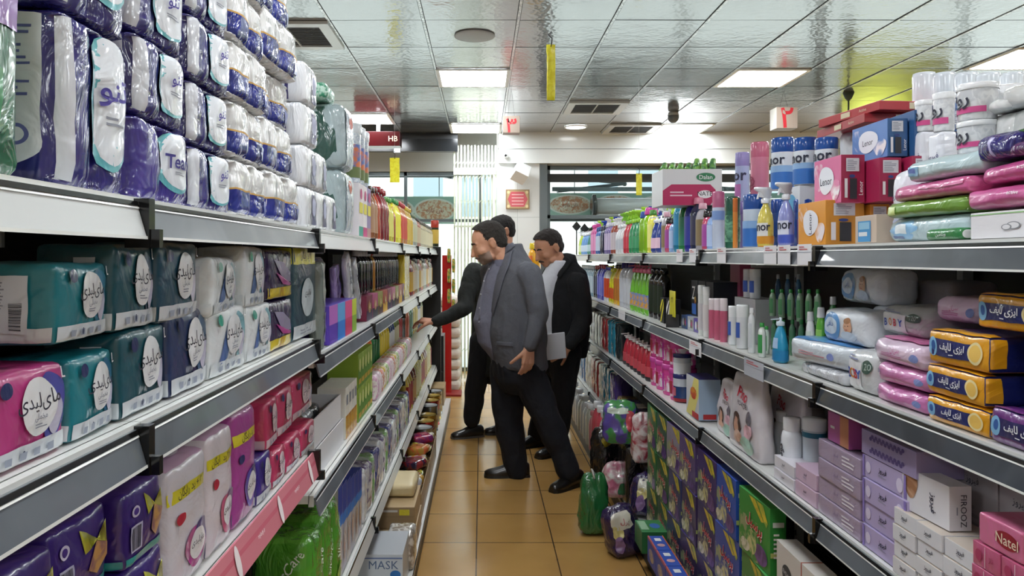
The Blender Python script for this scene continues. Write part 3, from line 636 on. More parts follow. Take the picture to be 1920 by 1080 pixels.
def bottle(name, kind, r, h, body, cap, X, yc, z, label_txt, cat='bottle', group=None, label=None, pat=None, sy=.75, dx=0, turn=0, texts=(), bk='gloss'):
    b1, c1 = bottle_meshes(kind, r, h, body, cap, label, sy, pat, bk)
    o = obj(name, b1, None, (X + math.copysign(r*(sy if kind not in ('can','aero','jar','tub','pill','tin') else 1)+dx, X), yc, z + .0012), (0, 0, rz_of(X) + turn)); tag(o, label_txt, cat, group)
    obj('lid' if kind in ('jar', 'tub', 'tin', 'pill') else 'spray_head' if kind in ('trigger',) else 'cap', c1, o)
    for (s_, zc, hm, colr, rot) in texts:
        vs, fs, wd = text2d(s_, .02); q = r + .0022; e = MB(); cr, sr = math.cos(R(rot)), math.sin(R(rot)); e_ = [(x*hm*cr-y*hm*sr, x*hm*sr+y*hm*cr) for x, y in vs]
        syy = 1 if kind in ('can','aero','jar','tub','pill','tin') else sy
        e.add([(q*math.sin(x/q), -q*syy*math.cos(x/q), zc*h+y) for x, y in e_], fs, m(colr)); obj('lettering', e.mesh('lettering'), o)
    return o
def bottle_row(X, y0, y1, z, specs, place, group, gap=.006, jit=.004, seed=1, skip=()):
    """individual bottles side by side along the shelf; specs = list of (count, name, kind, r, h, body, cap, label, word)"""
    rnd = random.Random(seed); y = y0; i = 0; seq = []
    while y < y1:
        for sp in specs:
            for q in range(sp[0]):
                if y + sp[3]*2 > y1: y = y1 + 1; break
                seq.append((y + sp[3], sp)); y += 2*sp[3] + gap
            if y > y1: break
    cnt = {}
    for yc, sp in seq:
        n_, name, kind, r, h, body, cap, lab, word = sp; cnt[word] = cnt.get(word, 0) + 1
        tot = sum(1 for _, s2 in seq if s2[8] == word)
        tx = '%s, %s' % (word, place) if tot == 1 else '%s, %s of its kind, %s' % (word, ordn(cnt[word]-1), place)
        bottle(name, kind, r, h, body, cap, X, yc, z, tx, 'bottle' if 'bottle' in name else 'jar', group, lab, dx=rnd.uniform(0, jit), turn=rnd.uniform(-.12, .12))
SOME = ['#b0302c', '#c9762b', '#d8b52a', '#8a2a2a', '#e0cf45', '#6b8f3a', '#a9471f']
# ================================================================== TOILET-ROLL SIDE, top shelf
Z = 1.578
def wrapcyl(name, px0, px1, py0, py1, X, base, label, cat):   # clear-wrapped things seen on the top shelf
    pass
# near bay: green-and-violet wrapped pack cut by the picture edge, then the big roll packs
yc, wd = .62, .2
p = pillow(.2, .27, .2, '#2f6a4c', [('rect','N',-.9,.1,.9,.55,m('#8a5aa8','film')), ('rect','F',-.9,.1,.9,.55,m('#8a5aa8','film')), ('rect','F',-.6,-.8,.6,-.2,m('#4f9a6a','film')), ('text','F',fa('برگ'),0,.4,.25,WP)], 3, 'wrap', .004)
put('tissue_pack', p, -.475, .662, Z, .2, 'green wrapped tissue pack with a violet band, cut by the picture edge', 'tissue pack')
me1 = rollpack(.17, .205, .2, 'violet', 1, 2)
for k in range(2): put('toilet_roll_pack', me1, -.475, .912, Z+.207*k, .2, 'large violet and white toilet roll pack with teal-edged oval, %s of the two big ones' % ['lower', 'upper'][k], 'toilet rolls', 'violet toilet roll packs', tilt=.02*(-1)**k)
cols = [('tean', 1.012, 1.20, 1, .118, 'violet pack lettered Tean at the foot of the second column of toilet rolls'),
        ]
put('toilet_roll_pack', rollpack(.2, .118, .2, 'tean', 2, 2), -.475, 1.106, Z, .2, 'violet toilet roll pack lettered Tean, standing on the shelf by the black clip', 'toilet rolls', 'violet toilet roll packs')
mv = rollpack(.185, .116, .2, 'violet', 3, 2); mv2 = rollpack(.2, .108, .2, 'violet', 4, 2)
for k in range(3): put('toilet_roll_pack', mv, -.475-.004*k, 1.10, Z+.119+.117*k, .2, 'violet and white toilet roll pack, %s one above the pack lettered Tean' % ordn(k), 'toilet rolls', 'violet toilet roll packs', tilt=random.Random(k).uniform(-.05,.05))
for k in range(5): put('toilet_roll_pack', mv2, -.475-.004*(k % 2), 1.305, Z+.1095*k, .2, 'violet and white toilet roll pack, %s up in the column before the blue packs' % ordn(k), 'toilet rolls', 'violet toilet roll packs', tilt=random.Random(k+9).uniform(-.04,.04))
mb = [rollpack(.232, .114, .2, 'blue', 5+q, 2) for q in range(2)]; mb2 = [rollpack(.285, .120, .2, 'blue', 8+q, 2) for q in range(2)]
for k in range(5): put('toilet_roll_pack', mb[k % 2], -.475-.005*(k % 2), 1.53, Z+.1155*k, .2, 'blue and white gold-lined toilet roll pack, %s up in the nearer blue column' % ordn(k), 'toilet rolls', 'blue toilet roll packs', tilt=random.Random(k+19).uniform(-.05,.05))
for k in range(5): put('toilet_roll_pack', mb2[k % 2], -.475-.014*(k % 3), 1.80-.012*k, Z+.1215*k, .2, 'blue and white gold-lined toilet roll pack, %s up in the farther blue column' % ordn(k), 'toilet rolls', 'blue toilet roll packs', tilt=random.Random(k+29).uniform(-.06,.06))
ms = rollpack(.135, .112, .18, 'small', 1)
for (y, n_, w_) in ((2.045, 4, 'beside the blue packs'), (2.19, 2, 'in the middle column'), (2.335, 1, 'beside the green wrapped pack')):
    for k in range(n_): put('paper_napkin_pack', ms, -.475, y, Z+.113*k, .18, 'small white and navy paper pack %s%s' % (w_, '' if n_ == 1 else ', %s from the shelf' % ordn(k)), 'tissue pack', 'small white and navy packs', tilt=random.Random(k+int(y*100)).uniform(-.06,.06))
# dark green clear-wrapped detergent bottles in twin packs, small green bag, cotton-bud jars
def greenpack(seed, band):
    p = Pack(.20, .30, .228, m('#9fb0b3', 'wrap'), r=.03, puff=.006, crink=.003, seed=seed, n=16)
    p.poly('N', [(-.9,-.85),(.55,-.85),(.86,-.5),(.8,.1),(.55,.9),(-.9,.9)], m('#1f4a40', 'wrap')); p.rect('N', -.7, band, .25, band+.75, m('#9fb5ae', 'film')); p.lines('N', -.6, band+.1, .15, band+.7, m('#4d6b66'), 6, seed)
    if seed == 1: p.rect('N', -.7, band-.12, .25, band+.02, m('#c8602f')); p.rect('N', -.7, band-.2, .4, band-.13, m('#b7b24a'))
    p.rect('F', -.7, -.9, .8, .9, m('#aab6c4', 'wrap')); p.ell('F', 0, .5, .3, .2, m('#c0593f')); return p.mesh('wrapped_pack')
put('detergent_pack', greenpack(1, .0), -.48, 2.66, Z+.232, .30, 'clear-wrapped dark green bottle pack with orange strip, upper of the two', 'detergent')
put('detergent_pack', greenpack(2, -.7), -.48, 2.66, Z, .30, 'clear-wrapped dark green bottle pack, lower of the two, on the top shelf', 'detergent')
put('small_bag', pillow(.14, .055, .12, mottle('#2f8f6a', '#bfe0d0', 60, .3), seed=4, kind='film'), -.53, 2.58, Z+.464, .12, 'small speckled green bag lying on the clear-wrapped pack', 'bag')
for k in range(3):
    o = bottle('cotton_bud_jar', 'tub', .045, .235, mottle('#b9c7d6', '#e6ecef', 90, .15, .8), '#d6dce0', -.48, 2.93+.10*k, Z+.215, 'tall clear jar with a picture band, %s of three above the striped boxes' % ordn(k), 'jar', 'tall clear jars', mottle('#5c78b8', '#d77a4a', 30), pat=[(.08,.26,'#6f7f4c',-3.14,3.14)])
for k, (a_, b_) in enumerate((('#3c9a86', '#e8e0e4'), ('#c2487e', '#efe9ea'), ('#b88a86', '#8e7fae'))):
    put('striped_box', barcode_box(.10, .212, .2, b_, [('rect','F',-1,-1,1,-.6,m(a_)), ('rect','F',-.8,-.1,.8,.3,m('#e2d74a')), ('ell','F',0,.62,.5,.2,m('#c2487e'))]), -.48, 2.93+.104*k, Z, .2, 'upright box with %s foot and yellow patch under the clear jars' % ['teal', 'magenta', 'dull mauve'][k], 'box')
bottle_row(-.47, 3.20, 7.16, Z, [
  (2, 'sauce_bottle', 'oil', .045, .235, '#8d5a3c', '#3a2a20', '#b08a6a', 'brown square-shouldered bottle'),
  (1, 'sauce_bottle', 'oil', .05, .245, '#b0472f', '#5a1f1a', None, 'rust red bottle'),
  (3, 'juice_bottle', 'oil', .052, .26, '#7c1f2a', '#8a2028', None, 'maroon bottle'),
  (2, 'oil_bottle', 'oil', .042, .235, '#b9b23a', '#4b8a3a', '#d8d46a', 'olive yellow bottle'),
  (1, 'sauce_bottle', 'slim', .036, .20, '#a04a2c', '#c9a63a', None, 'burnt orange bottle'),
  (3, 'oil_bottle', 'oil', .045, .25, '#d9d02a', '#2f7a3a', '#e4dc3a', 'bright yellow bottle with green cap'),
  (4, 'oil_bottle', 'oil', .042, .255, '#b8752c', '#a01f22', '#c9402c', 'amber oil bottle with red cap'),
  (4, 'oil_bottle', 'oil', .042, .25, '#cba52f', '#c9a62a', '#dcb93a', 'golden oil bottle'),
  (4, 'oil_bottle', 'slim', .04, .23, '#a9b0a0', '#5a6a4a', '#c9c9a2', 'grey-green bottle'),
  (4, 'sauce_bottle', 'slim', .036, .22, '#a0563a', '#2c2422', '#c9b48a', 'reddish brown bottle with dark cap'),
  (30, 'sauce_bottle', 'slim', .038, .21, '#9c9270', '#3d3426', '#c7bd94', 'dull khaki bottle')], 'top shelf opposite the wipes', 'bottles on the top shelf past the toilet rolls', seed=3)
bottle('cola_bottle', 'can', .04, .26, '#2e3522', '#a63322', -.42, 7.23, 1.60, 'dark bottle with an orange red top standing on the black end panel', 'bottle', None, '#caa94a')
# ================================================================== TOILET-ROLL SIDE, second shelf: pad packs
Z = 1.283
def pads(px0, px1, z, pt, base, label, X=-.475, d=.10, pc=None, tilt=0, roll=0, **k):
    yc, wd = span(px0, px1, X); h = (hgt(pt, yc, z)) if pt else k.pop('h'); k.pop('h', None)
    return put('sanitary_pad_pack', mylady(wd-.003, h, d, base, **k), X, yc, z, d, label, 'sanitary pads', 'sanitary pad packs', tilt, roll)
TE, DT, NV = '#1f7f8c', '#17505c', '#26375f'
q = dict(d=.1)
pads(-40, 122, Z, 695, '#c13f86', 'pink and violet pad pack with white oval at the picture edge, bottom row', glow='#4a4fa8', seed=1, d=.11)
pads(124, 216, Z, 665, TE, 'teal pad pack between the pink and dark teal packs, bottom row', seed=2, glow='#2f6f95', tilt=.05)
pads(218, 311, Z, 617, DT, 'dark teal pad pack between the bright teal and navy packs, bottom row', seed=3, tilt=.04)
pads(313, 389, Z, 583, NV, 'navy pad pack with cloud print between dark teal and white packs, bottom row', seed=4, glow='#4a6a8c', tilt=.03)
wk = dict(band='#dfe6e9', dot='#2c9a84', glow='#7fb6c2', swirl='#4f6fa8')
pads(391, 459, Z, 578, '#e2e8ea', 'white pad pack with teal swirl, bottom row, nearer of the white pair', seed=5, **wk)
pads(461, 508, Z, 572, '#e2e8ea', 'white pad pack with teal swirl, bottom row, beside the yellow-banded ones', seed=6, **wk)
z2 = lambda pxm, pt: Zof(pt, Yof(pxm, -.475))
pads(85, 205, Z+.118, 496, TE, 'teal pad pack with long barcode label, upper row, at the picture edge', seed=7, glow='#2f7f9f', tilt=.10, d=.13)
pads(207, 290, Z+.118, 462, DT, 'dark teal pad pack, upper row, beside the bright teal one', seed=8, tilt=.05, glow='#20465c')
pads(292, 372, Z+.117, 458, '#1e4a5e', 'blue-teal glossy pad pack, upper row, before the white packs', seed=9, tilt=.03, roll=.0)
pads(374, 456, Z+.113, 485, '#e2e8ea', 'white pad pack, upper row, leaning out with its barcode showing', seed=10, tilt=.16, **wk)
pads(458, 495, Z+.113, 465, '#e2e8ea', 'white pad pack, upper row, tucked beside the purple ones', seed=11, **wk)
for k, pt in enumerate((578, 494)):
    yc, wd = span(502, 547, -.475); zz = Z + (.118 if k else 0)
    p = Pack(wd, .11, .114, K('#2d1c4a', 'wrap'), r=.01, puff=.004, crink=.002, seed=k, n=7); p.rect('F', -.98, -.97, .98, -.52, m('#d9c227', 'film')); p.poly('F', [(-.6,.6),(-.2,.0),(.3,-.35),(.8,-.3),(.7,.1),(.1,.5)], m('#8f86a4', 'film')); p.poly('F', [(-.5,.1),(0,-.4),(.7,-.5),(.8,-.4),(.1,-.15)], m('#b3308a', 'film')); p.text('F', fa('۱۵'), 0, -.75, .3, m('#b03a2a'))
    put('sanitary_pad_pack', p.mesh('pad_pack'), -.475, yc, zz, .11, 'dark purple pad pack with yellow foot band, %s of two' % ['lower', 'upper'][k], 'sanitary pads', 'sanitary pad packs')
yc, wd = span(549, 592, -.475)
p = Pack(wd, .12, .243, K('#1f4552'), r=.01, puff=.005, crink=.002, seed=4, n=8); p.rect('F', -.98, .62, .98, .97, m('#e0dc2c', 'film')); p.rect('N', -.98, .62, .98, .97, m('#e0dc2c', 'film')); p.text('F', fa('۱۲ پد رایگان'), 0, .79, .17, INK, wmax=.85); p.ell('F', .05, -.1, .5, .42, K('#c9d6da'), .03); p.text('F', fa('مایلیدی'), .05, -.02, .13, INK, wmax=.55); p.rect('F', -.98, -.97, .98, -.68, K('#d0d8dc')); p.lines('F', -.5, -.9, .5, -.76, GREYINK, 2)
put('sanitary_pad_pack', p.mesh('pad_pack'), -.475, yc, Z, .12, 'tall dark teal pad pack with a yellow free-pads band at the bay end', 'sanitary pads', 'sanitary pad packs')
# behind the pads: a few grey-white packs deeper on the shelf
for y, z_, w_ in ((.93, Z, 'behind the teal packs'), (1.50, Z+.10, 'behind the white packs')):
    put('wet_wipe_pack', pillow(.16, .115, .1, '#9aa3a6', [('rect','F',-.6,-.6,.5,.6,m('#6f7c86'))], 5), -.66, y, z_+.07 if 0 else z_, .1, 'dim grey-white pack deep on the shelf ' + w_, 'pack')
# bays past the pads
Z = 1.232
def soft(px0, px1, z, pt, base, label, cat='bag', name='plastic_bag', X=-.475, d=.04, seed=0, tilt=0, roll=0, arts=(), kind='wrap', grp=None, dx=0):
    yc, wd = span(px0, px1, X); h = hgt(pt, yc, z)
    return put(name, pillow(wd, h, d, base, arts, seed, kind, .005, .012), X, yc, z, d, label, cat, grp, tilt, roll, dx)
soft(594, 618, Z, 492, '#77807a', 'crumpled grey-green pouch beside the tall dark teal pack', seed=2, tilt=.2, arts=[('rect','F',-.6,-.9,.6,-.2,m('#b8bdb8','film'))])
soft(620, 640, Z, 486, '#8d86ac', 'lilac glossy pouch behind the colour-block box', seed=3, tilt=.1, dx=.05)
for i, (y, L_, W_, a_, c_, w_) in enumerate(((2.86, .27, .075, -.42, '#d3d5dc', 'silver-white toothbrush pouch leaning over beside the colour-block box'), (3.05, .27, .06, -.62, '#b9bfc6', 'grey striped pouch leaning steeply before the black bottles'), (2.74, .22, .09, -.2, '#9a86b4', 'crumpled violet foil pouch standing behind the colour-block box'))):
    o = put('plastic_bag', pillow(W_, L_, .02, c_, [('rect','F',-.8,-.9,.8,-.3,m('#e9ebef','film')), ('lines','F',-.5,.1,.5,.8,m('#8a90a0'),5)] if i < 2 else [('ell','F',0,.2,.6,.4,m('#4a2f78','film'))], i+20, 'wrap', .005), -.50-.03*(i == 2), y, Z+.03-.012*(i == 2), .02, w_, 'bag'); o.rotation_euler[1] = a_
yc, wd = span(611, 662, -.47); p = Pack(wd, .12, .118, m('#5a3fb0', 'card'), r=.001)
for k, (a_, b_) in enumerate((('#b86ac4', '#5a35b0'), ('#5fa8e0', '#2f7fd8'), ('#d94f8a', '#c83a6a'), ('#c4d43a', '#8ab53a'))): p.rect('F', -1+.54*k if k < 3 else .62, 0, -.46+.54*k if k < 3 else 1, 1, m(a_)); p.rect('F', -1+.54*k if k < 3 else .62, -1, -.46+.54*k if k < 3 else 1, 0, m(b_))
put('display_box', p.mesh('box'), -.46, yc, Z, .12, 'low box with purple, blue, pink and lime colour blocks', 'box')
# two tiers of dark hair-dye / soda bottles and a printed lower tier, then oils
k = 0
for i in range(9):
    y = 3.12 + .17*i; art = [('#7a2440', '#3a2a44'), ('#b04a7a', '#2f2f3a'), ('#8a8a3a', '#4a2f2a'), ('#a03a2a', '#c9a03a')][i % 4]
    put('juice_carton', barcode_box(.16, .105, .14, art[0], [('rect','F',-1,-1,1,-.2,m(art[1])), ('ell','F',0,.1,.5,.5,mottle('#c9a54a', art[0], 40)), ('text','F',fa('انار'),0,.1,.4,WP)]), -.475, y, Z, .14, 'low fruit-print tray below the black bottles, %s from the camera' % ordn(i), 'carton', 'fruit-print trays')
bottle_row(-.50, 3.05, 4.62, Z+.107, [(5, 'soda_bottle', 'slim', .036, .185, '#0f1012', '#c9ccd0', None, 'black bottle with silver neck'), (1, 'soda_bottle', 'slim', .036, .19, '#a8762c', '#b03a2a', None, 'amber bottle with red cap among the black ones'), (30, 'soda_bottle', 'slim', .036, .185, '#0f1012', '#c9ccd0', None, 'black bottle with silver neck')], 'above the fruit-print trays', 'black bottles on the second shelf', seed=8)
soft(758, 768, Z, 478, '#d8c03a', 'tall yellow pouch at the end of the black bottles', seed=5)
bottle_row(-.475, 4.98, 7.15, Z, [(2, 'sauce_bottle', 'slim', .04, .25, '#7a1f24', '#7a1f24', '#c9a03a', 'dark red sauce bottle'), (2, 'sauce_bottle', 'oil', .04, .24, '#b9562c', '#e0d0a0', '#d9c9a4', 'orange sauce bottle'), (2, 'oil_bottle', 'oil', .042, .26, '#8a6a3a', '#2f2a20', '#cfc7b0', 'brown oil bottle'), (2, 'oil_bottle', 'slim', .04, .25, '#9aa38c', '#4a4f44', '#cfd2c4', 'grey-green oil bottle')], 'second shelf by the end panel', 'bottles on the second shelf', seed=9)
# ================================================================== TOILET-ROLL SIDE, third shelf
Z = .97
def purple(w, h, seed):
    p = Pack(w, .12, h, K('#3a2278'), r=.01, puff=.006, crink=.003, seed=seed, n=9)
    p.rect('F', -.98, -.97, .98, -.68, m('#2f9a98', 'film')); p.poly('F', [(-.15,.75),(.35,.3),(.35,.3),(.95,.55),(.95,.0),(.35,.3),(-.05,.15)], m('#b9b832', 'film')); p.poly('F', [(.35,.3),(.95,.05),(.9,-.3),(.45,-.55),(.1,-.3)], mottle('#c9995a', '#8a5a6a', 40)); p.ell('F', -.6, .45, .16, .16, m('#cfc9e2')); p.ell('F', -.6, .45, .1, .1, m('#4a2f8a')); p.rect('F', -.82, -.55, -.4, .1, m('#b9b9d6')); p.bars('F', -.78, -.5, -.45, .05, INK, 12, False)
    p.rect('N', -.98, -.97, .98, -.68, m('#2f9a98', 'film')); return p.mesh('pad_pack')
mp_ = purple(.115, .105, 1); mp2 = purple(.125, .105, 2)
for i, y in enumerate((.62, .76, .90, 1.035)):
    for k in range(2):
        if k == 1 and i == 0: continue
        put('diaper_pack', (mp_, mp2)[(i+k) % 2], -.475-.015*(i == 2), y, Z+.107*k, .12, 'purple nappy pack with gold triangles, %s along the row, %s tier' % (ordn(i), ['bottom', 'top'][k]), 'nappies', 'purple gold-triangle packs', tilt=random.Random(i*3+k).uniform(-.08,.08))
put('sanitary_pad_pack', mylady(.15, .10, .12, '#b52a62', seed=31), -.455, .80, .985, .12, 'crimson pad pack lying flat below the purple nappy packs', 'sanitary pads', 'sanitary pad packs', roll=0) if 0 else None
def tallpad(w, h, base, txt, art, seed):
    p = Pack(w, .14, h, K(base), r=.014, puff=.006, crink=.003, seed=seed, n=9, top=K('#c9a8c4')); p.rect('F', -.98, .44, .98, .62, m('#e6dc2a', 'film')); p.text('F', fa(txt), 0, .53, .13, INK, wmax=.9)
    p.ell('F', .3, -.42, .58, .34, m(art[0], 'film'), .12); p.ell('F', .55, -.3, .35, .24, m(art[1], 'film'), .1); p.ell('F', .32, -.42, .4, .25, K('#ecedf0'), .03); p.text('F', fa('مایلیدی'), .32, -.38, .1, INK, wmax=.5)
    p.ell('F', -.55, .18, .2, .085, m('#b5243a' if art[2] else '#2a2f6a')); p.ell('F', .82, -.72, .12, .13, m('#23284f')); p.lines('F', -.7, -.92, .3, -.84, GREYINK, 1)
    p.ell('T', .1, -.2, .5, .5, m('#e6e2ea')); p.ell('T', -.1, -.3, .3, .22, m('#2d2f78')); return p.mesh('pad_pack')
yc, wd = span(313, 386, -.475); put('sanitary_pad_pack', tallpad(wd, .205, '#dfdbe3', '۲۰ + پد رایگان', ('#b0418f', '#3a3278', 1), 1), -.475, yc, Z, .14, 'tall white and pink pad pack with yellow band, beside the purple packs', 'sanitary pads', 'sanitary pad packs')
yc, wd = span(388, 436, -.475); put('sanitary_pad_pack', tallpad(wd, .215, '#e4dce2', '۱۰+۱۲ پد رایگان', ('#c95a86', '#5a3a78', 1), 2), -.475, yc, Z, .14, 'tall white pad pack with yellow band, in the middle of the three banded', 'sanitary pads', 'sanitary pad packs')
yc, wd = span(438, 479, -.475); put('sanitary_pad_pack', tallpad(wd, .225, '#b04a9c', 'پد رایگان', ('#5a4ab0', '#3a3278', 0), 3), -.475, yc, Z, .14, 'tall magenta and violet pad pack with yellow band', 'sanitary pads', 'sanitary pad packs')
pads(481, 508, Z, 852, '#3b2a8c', 'small indigo pad pack between the magenta and pink ones', seed=12, X=-.475)
PK = '#c93f6a'
for i, (a_, b_, pt) in enumerate(((510, 534, 842), (536, 562, 818), (564, 590, 795))): pads(a_, b_, Z, pt, PK, 'pink pad pack, lower tier, %s after the indigo one' % ordn(i), seed=13+i, blob='#e9d3da')
yc, wd = span(516, 590, -.475)
for i, (a_, b_) in enumerate(((495, 521), (523, 551), (553, 590))):
    yc, wd = span(a_, b_, -.475); put('sanitary_pad_pack', mylady(wd-.004, .105, .13, PK, blob='#e9d3da', seed=17+i, band='#e0c6cf'), -.475-.004*i, yc, Z+.103, .13, 'pink pad pack, upper tier, %s from the camera' % ordn(i), 'sanitary pads', 'sanitary pad packs', tilt=.05*(i == 0))
put('sanitary_pad_pack', mylady(.13, .10, .10, '#b8447c', seed=25, glow='#4a4fa8'), -.60, 1.34, Z+.13, .10, 'pink and blue pad pack deep behind the tall banded packs', 'sanitary pads', 'sanitary pad packs', tilt=.3)
put('sanitary_pad_pack', mylady(.13, .10, .10, PK, seed=26), -.64, 1.62, Z+.10, .10, 'dark pink pad pack in the shade behind the pink tiers', 'sanitary pads', 'sanitary pad packs', tilt=.2)
# bays past the pink rail
Z = .86
def tray(w, d, h, c, name, X, yc, z, label):
    t = empty(name, (X + math.copysign(d/2, X), yc, z + .0012), rz_of(X)); tag(t, label, 'box')
    mt = m(c, 'card'); k = .004
    a = MB(); a.box((-w/2,-d/2,0),(w/2,d/2,k), mt); obj('box_floor', a.mesh('box_floor'), t)
    for lo, hi in (((-w/2,-d/2,k),(w/2,-d/2+k,h)), ((-w/2,d/2-k,k),(w/2,d/2,h)), ((-w/2,-d/2+k,k),(-w/2+k,d/2-k,h)), ((w/2-k,-d/2+k,k),(w/2,d/2-k,h))):
        a = MB(); a.box(lo, hi, mt); obj('box_side', a.mesh('box_side'), t)
    return t
tray(.42, .3, .085, '#dcdde0', 'tray_box', -.475, 2.32, Z, 'open white tray box, lowest of the stack beside the pink pads')
tray(.40, .29, .085, '#e2e3e6', 'tray_box', -.48, 2.31, Z+.087, 'open white tray box, topmost of the stack, with dark bags inside')
for i, (y, c_, w_) in enumerate(((2.20, '#2c2e33', 'black'), (2.31, '#9da3aa', 'grey'), (2.40, '#25272c', 'jet black'))):
    put('knee_stocking_bag', pillow(.12, .06, .2, c_, seed=i+40, kind='wrap'), -.54, y, Z+.095, .2, '%s plastic pouch lying in the topmost white tray' % w_, 'bag')
for i in range(4): put('drink_box', barcode_box(.055, .18, .1, '#e4e2d8', [('rect','F',-1,-1,1,-.1,mottle('#e0b02a', '#b9762a', 50)), ('rect','F',-.6,.3,.6,.7,m('#8a8f96'))]), -.475, 2.60+.058*i, Z, .1, 'slim white and yellow upright box, %s after the white trays' % ordn(i), 'box', 'slim white and yellow boxes')
for i in range(5):
    for k in range(2):
        put('tea_box', barcode_box(.07, .13, .12, '#8fae3a', [('rect','F',-1,-1,1,.1,m('#5f8f2f')), ('ell','F',0,.3,.6,.4,m('#cfd98a')), ('rect','F',-.8,-.8,.8,-.5,m('#c9a83a'))]), -.475, 2.87+.073*i, Z+.132*k, .12, 'green and yellow tea box, %s along, %s tier' % (ordn(i), ['lower', 'upper'][k]), 'box', 'green tea boxes')
for i in range(18):
    c_ = ['#d8a8c4', '#e0c9d4', '#c9705a', '#c9b03a', '#8fb05a'][i % 5]
    put('candy_pouch', pillow(.075, .11, .08, mottle(c_, '#efe9e4', 45, .3), seed=i % 5, kind='film'), -.465, 3.30+.09*i, Z, .08, 'small patterned %s sachet pouch in front of the bottles, %s from the camera' % (['pink', 'pale pink', 'terracotta', 'mustard', 'green'][i % 5], ordn(i)), 'pouch', 'sachet pouches')
bottle_row(-.56, 3.10, 7.1, Z, [(2, 'sauce_bottle', 'slim', .045, .28, '#a32a2c', '#a32a2c', None, 'red sauce bottle'), (2, 'sauce_bottle', 'slim', .045, .27, '#15161a', '#c9ccd0', None, 'black sauce bottle'), (3, 'drink_bottle', 'slim', .045, .28, '#c2612a', '#d9c9b0', '#b8502a', 'orange drink bottle'), (3, 'drink_bottle', 'slim', .045, .28, '#2f7a44', '#c9b02a', '#27683a', 'green drink bottle'), (4, 'oil_bottle', 'oil', .045, .29, '#cdb12a', '#d8c22a', '#dcc43a', 'yellow oil bottle'), (3, 'drink_bottle', 'slim', .04, .26, '#2a3a6a', '#d0d4dc', '#e0e0e0', 'blue and white bottle'), (3, 'oil_bottle', 'slim', .04, .27, '#6a7a3a', '#2c2c22', '#d0c8a0', 'olive bottle')], 'third shelf behind the sachets', 'bottles on the third shelf', seed=11, gap=.012)
# cartons standing on the top row of third shelf handled by the reaching hand
# ================================================================== TOILET-ROLL SIDE, fourth shelf
Z = .445
def wipes(seed, w=.125, h=.24):
    p = Pack(w, .16, h, K('#4f9a2a', 'wrap'), r=.02, puff=.012, crink=.007, seed=seed, n=11, top=K('#5fa838', 'wrap')); p.text('F', 'SilverCare', .1, .25, .16, m('#dfe8da'), rot=60, wmax=1.1); p.rect('N', -.95, -.25, .95, -.2, m('#dfe6df')); p.rect('N', -.95, -.92, .95, -.87, m('#dfe6df')); p.ell('F', -.2, -.5, .4, .25, m('#9ac24a', 'wrap'), .1)
    p.text('N', 'SilverCare', .2, .45, .12, m('#dfe8da'), rot=50, wmax=1.0); return p.mesh('wipe_pack')
for i, y in enumerate((2.03, 2.16, 2.29)): put('wet_wipe_pack', wipes(i+1, h=.30 if i else .29), -.455, y, Z, .16, 'bright green crinkled wipe pack lettered SilverCare, %s from the camera' % ordn(i), 'wipes', 'green wipe packs', tilt=.1*(i-1))
p = pillow(.2, .17, .14, '#a6b52c', [('rect','N',-.8,-.5,.6,-.15,m('#20233a')), ('rect','N',-.7,-.45,.45,-.2,m('#c9cede')), ('bars','N',-.6,-.43,.4,-.22,INK,14,False), ('rect','N',-.95,-.8,.9,-.65,m('#d0d6d4'))], 7, 'wrap', .006)
put('wet_wipe_pack', p, -.47, 1.84, Z, .14, 'lime yellow crinkled pack with a dark barcode label before the green wipes', 'wipes')
put('wet_wipe_pack', pillow(.2, .12, .14, '#2f2a6a', seed=9), -.47, 1.62, Z, .14, 'deep indigo pack lying before the lime yellow one', 'pack')
for i in range(6):
    put('nappy_box', barcode_box(.075, .30 - .012*i, .16, ['#c8c3c2', '#b9b7c4'][i % 2], [('rect','F',-1,.35,1,1,m('#1f3fa8')), ('rect','F',-1,.1,1,.35,m('#2f7fd8')), ('ell','F',0,-.4,.7,.4,mottle('#b58f7a', '#c9c6c4', 30))], top='#2440a0'), -.465, 2.42+.079*i, Z, .16, 'upright blue-topped box with a face print, %s after the green wipes' % ordn(i), 'box', 'blue-topped boxes')
for i in range(16):
    y = 2.94+.115*i; c_ = ['#c9cdd6', '#d6d9de', '#aeb9b0', '#8f8aa8'][i % 4]
    put('pasta_bag', pillow(.105, .20, .1, mottle(c_, ['#e6e8ea', '#6a5a8a', '#7fae6a', '#2f3f8a'][i % 4], 28, .25, .8), seed=i % 4, kind='wrap'), -.465, y, Z, .1, 'shiny %s bag on the fourth shelf, %s from the camera' % (['silver white', 'white and violet', 'white and green', 'lilac and navy'][i % 4], ordn(i)), 'bag', 'shiny bags on the fourth shelf', tilt=random.Random(i).uniform(-.2,.2))
bottle_row(-.60, 2.95, 4.9, Z, [(30, 'shampoo_bottle', 'slim', .045, .30, '#1b2040', '#23284a', None, 'navy bottle behind the shiny bags')], 'fourth shelf', 'navy bottles on the fourth shelf', seed=13, gap=.02)
bottle_row(-.475, 4.82, 7.1, Z, [(3, 'oil_bottle', 'oil', .05, .30, '#c9b04a', '#b0302a', '#a83030', 'gold bottle with red label'), (2, 'oil_bottle', 'jug', .055, .30, '#8a4a3a', '#402018', '#c9a060', 'brown jug'), (4, 'oil_bottle', 'slim', .045, .28, '#c9c26a', '#d9cf4a', '#e4e0b0', 'pale yellow bottle')], 'fourth shelf by the tins', 'bottles on the fourth shelf', seed=14, gap=.02)
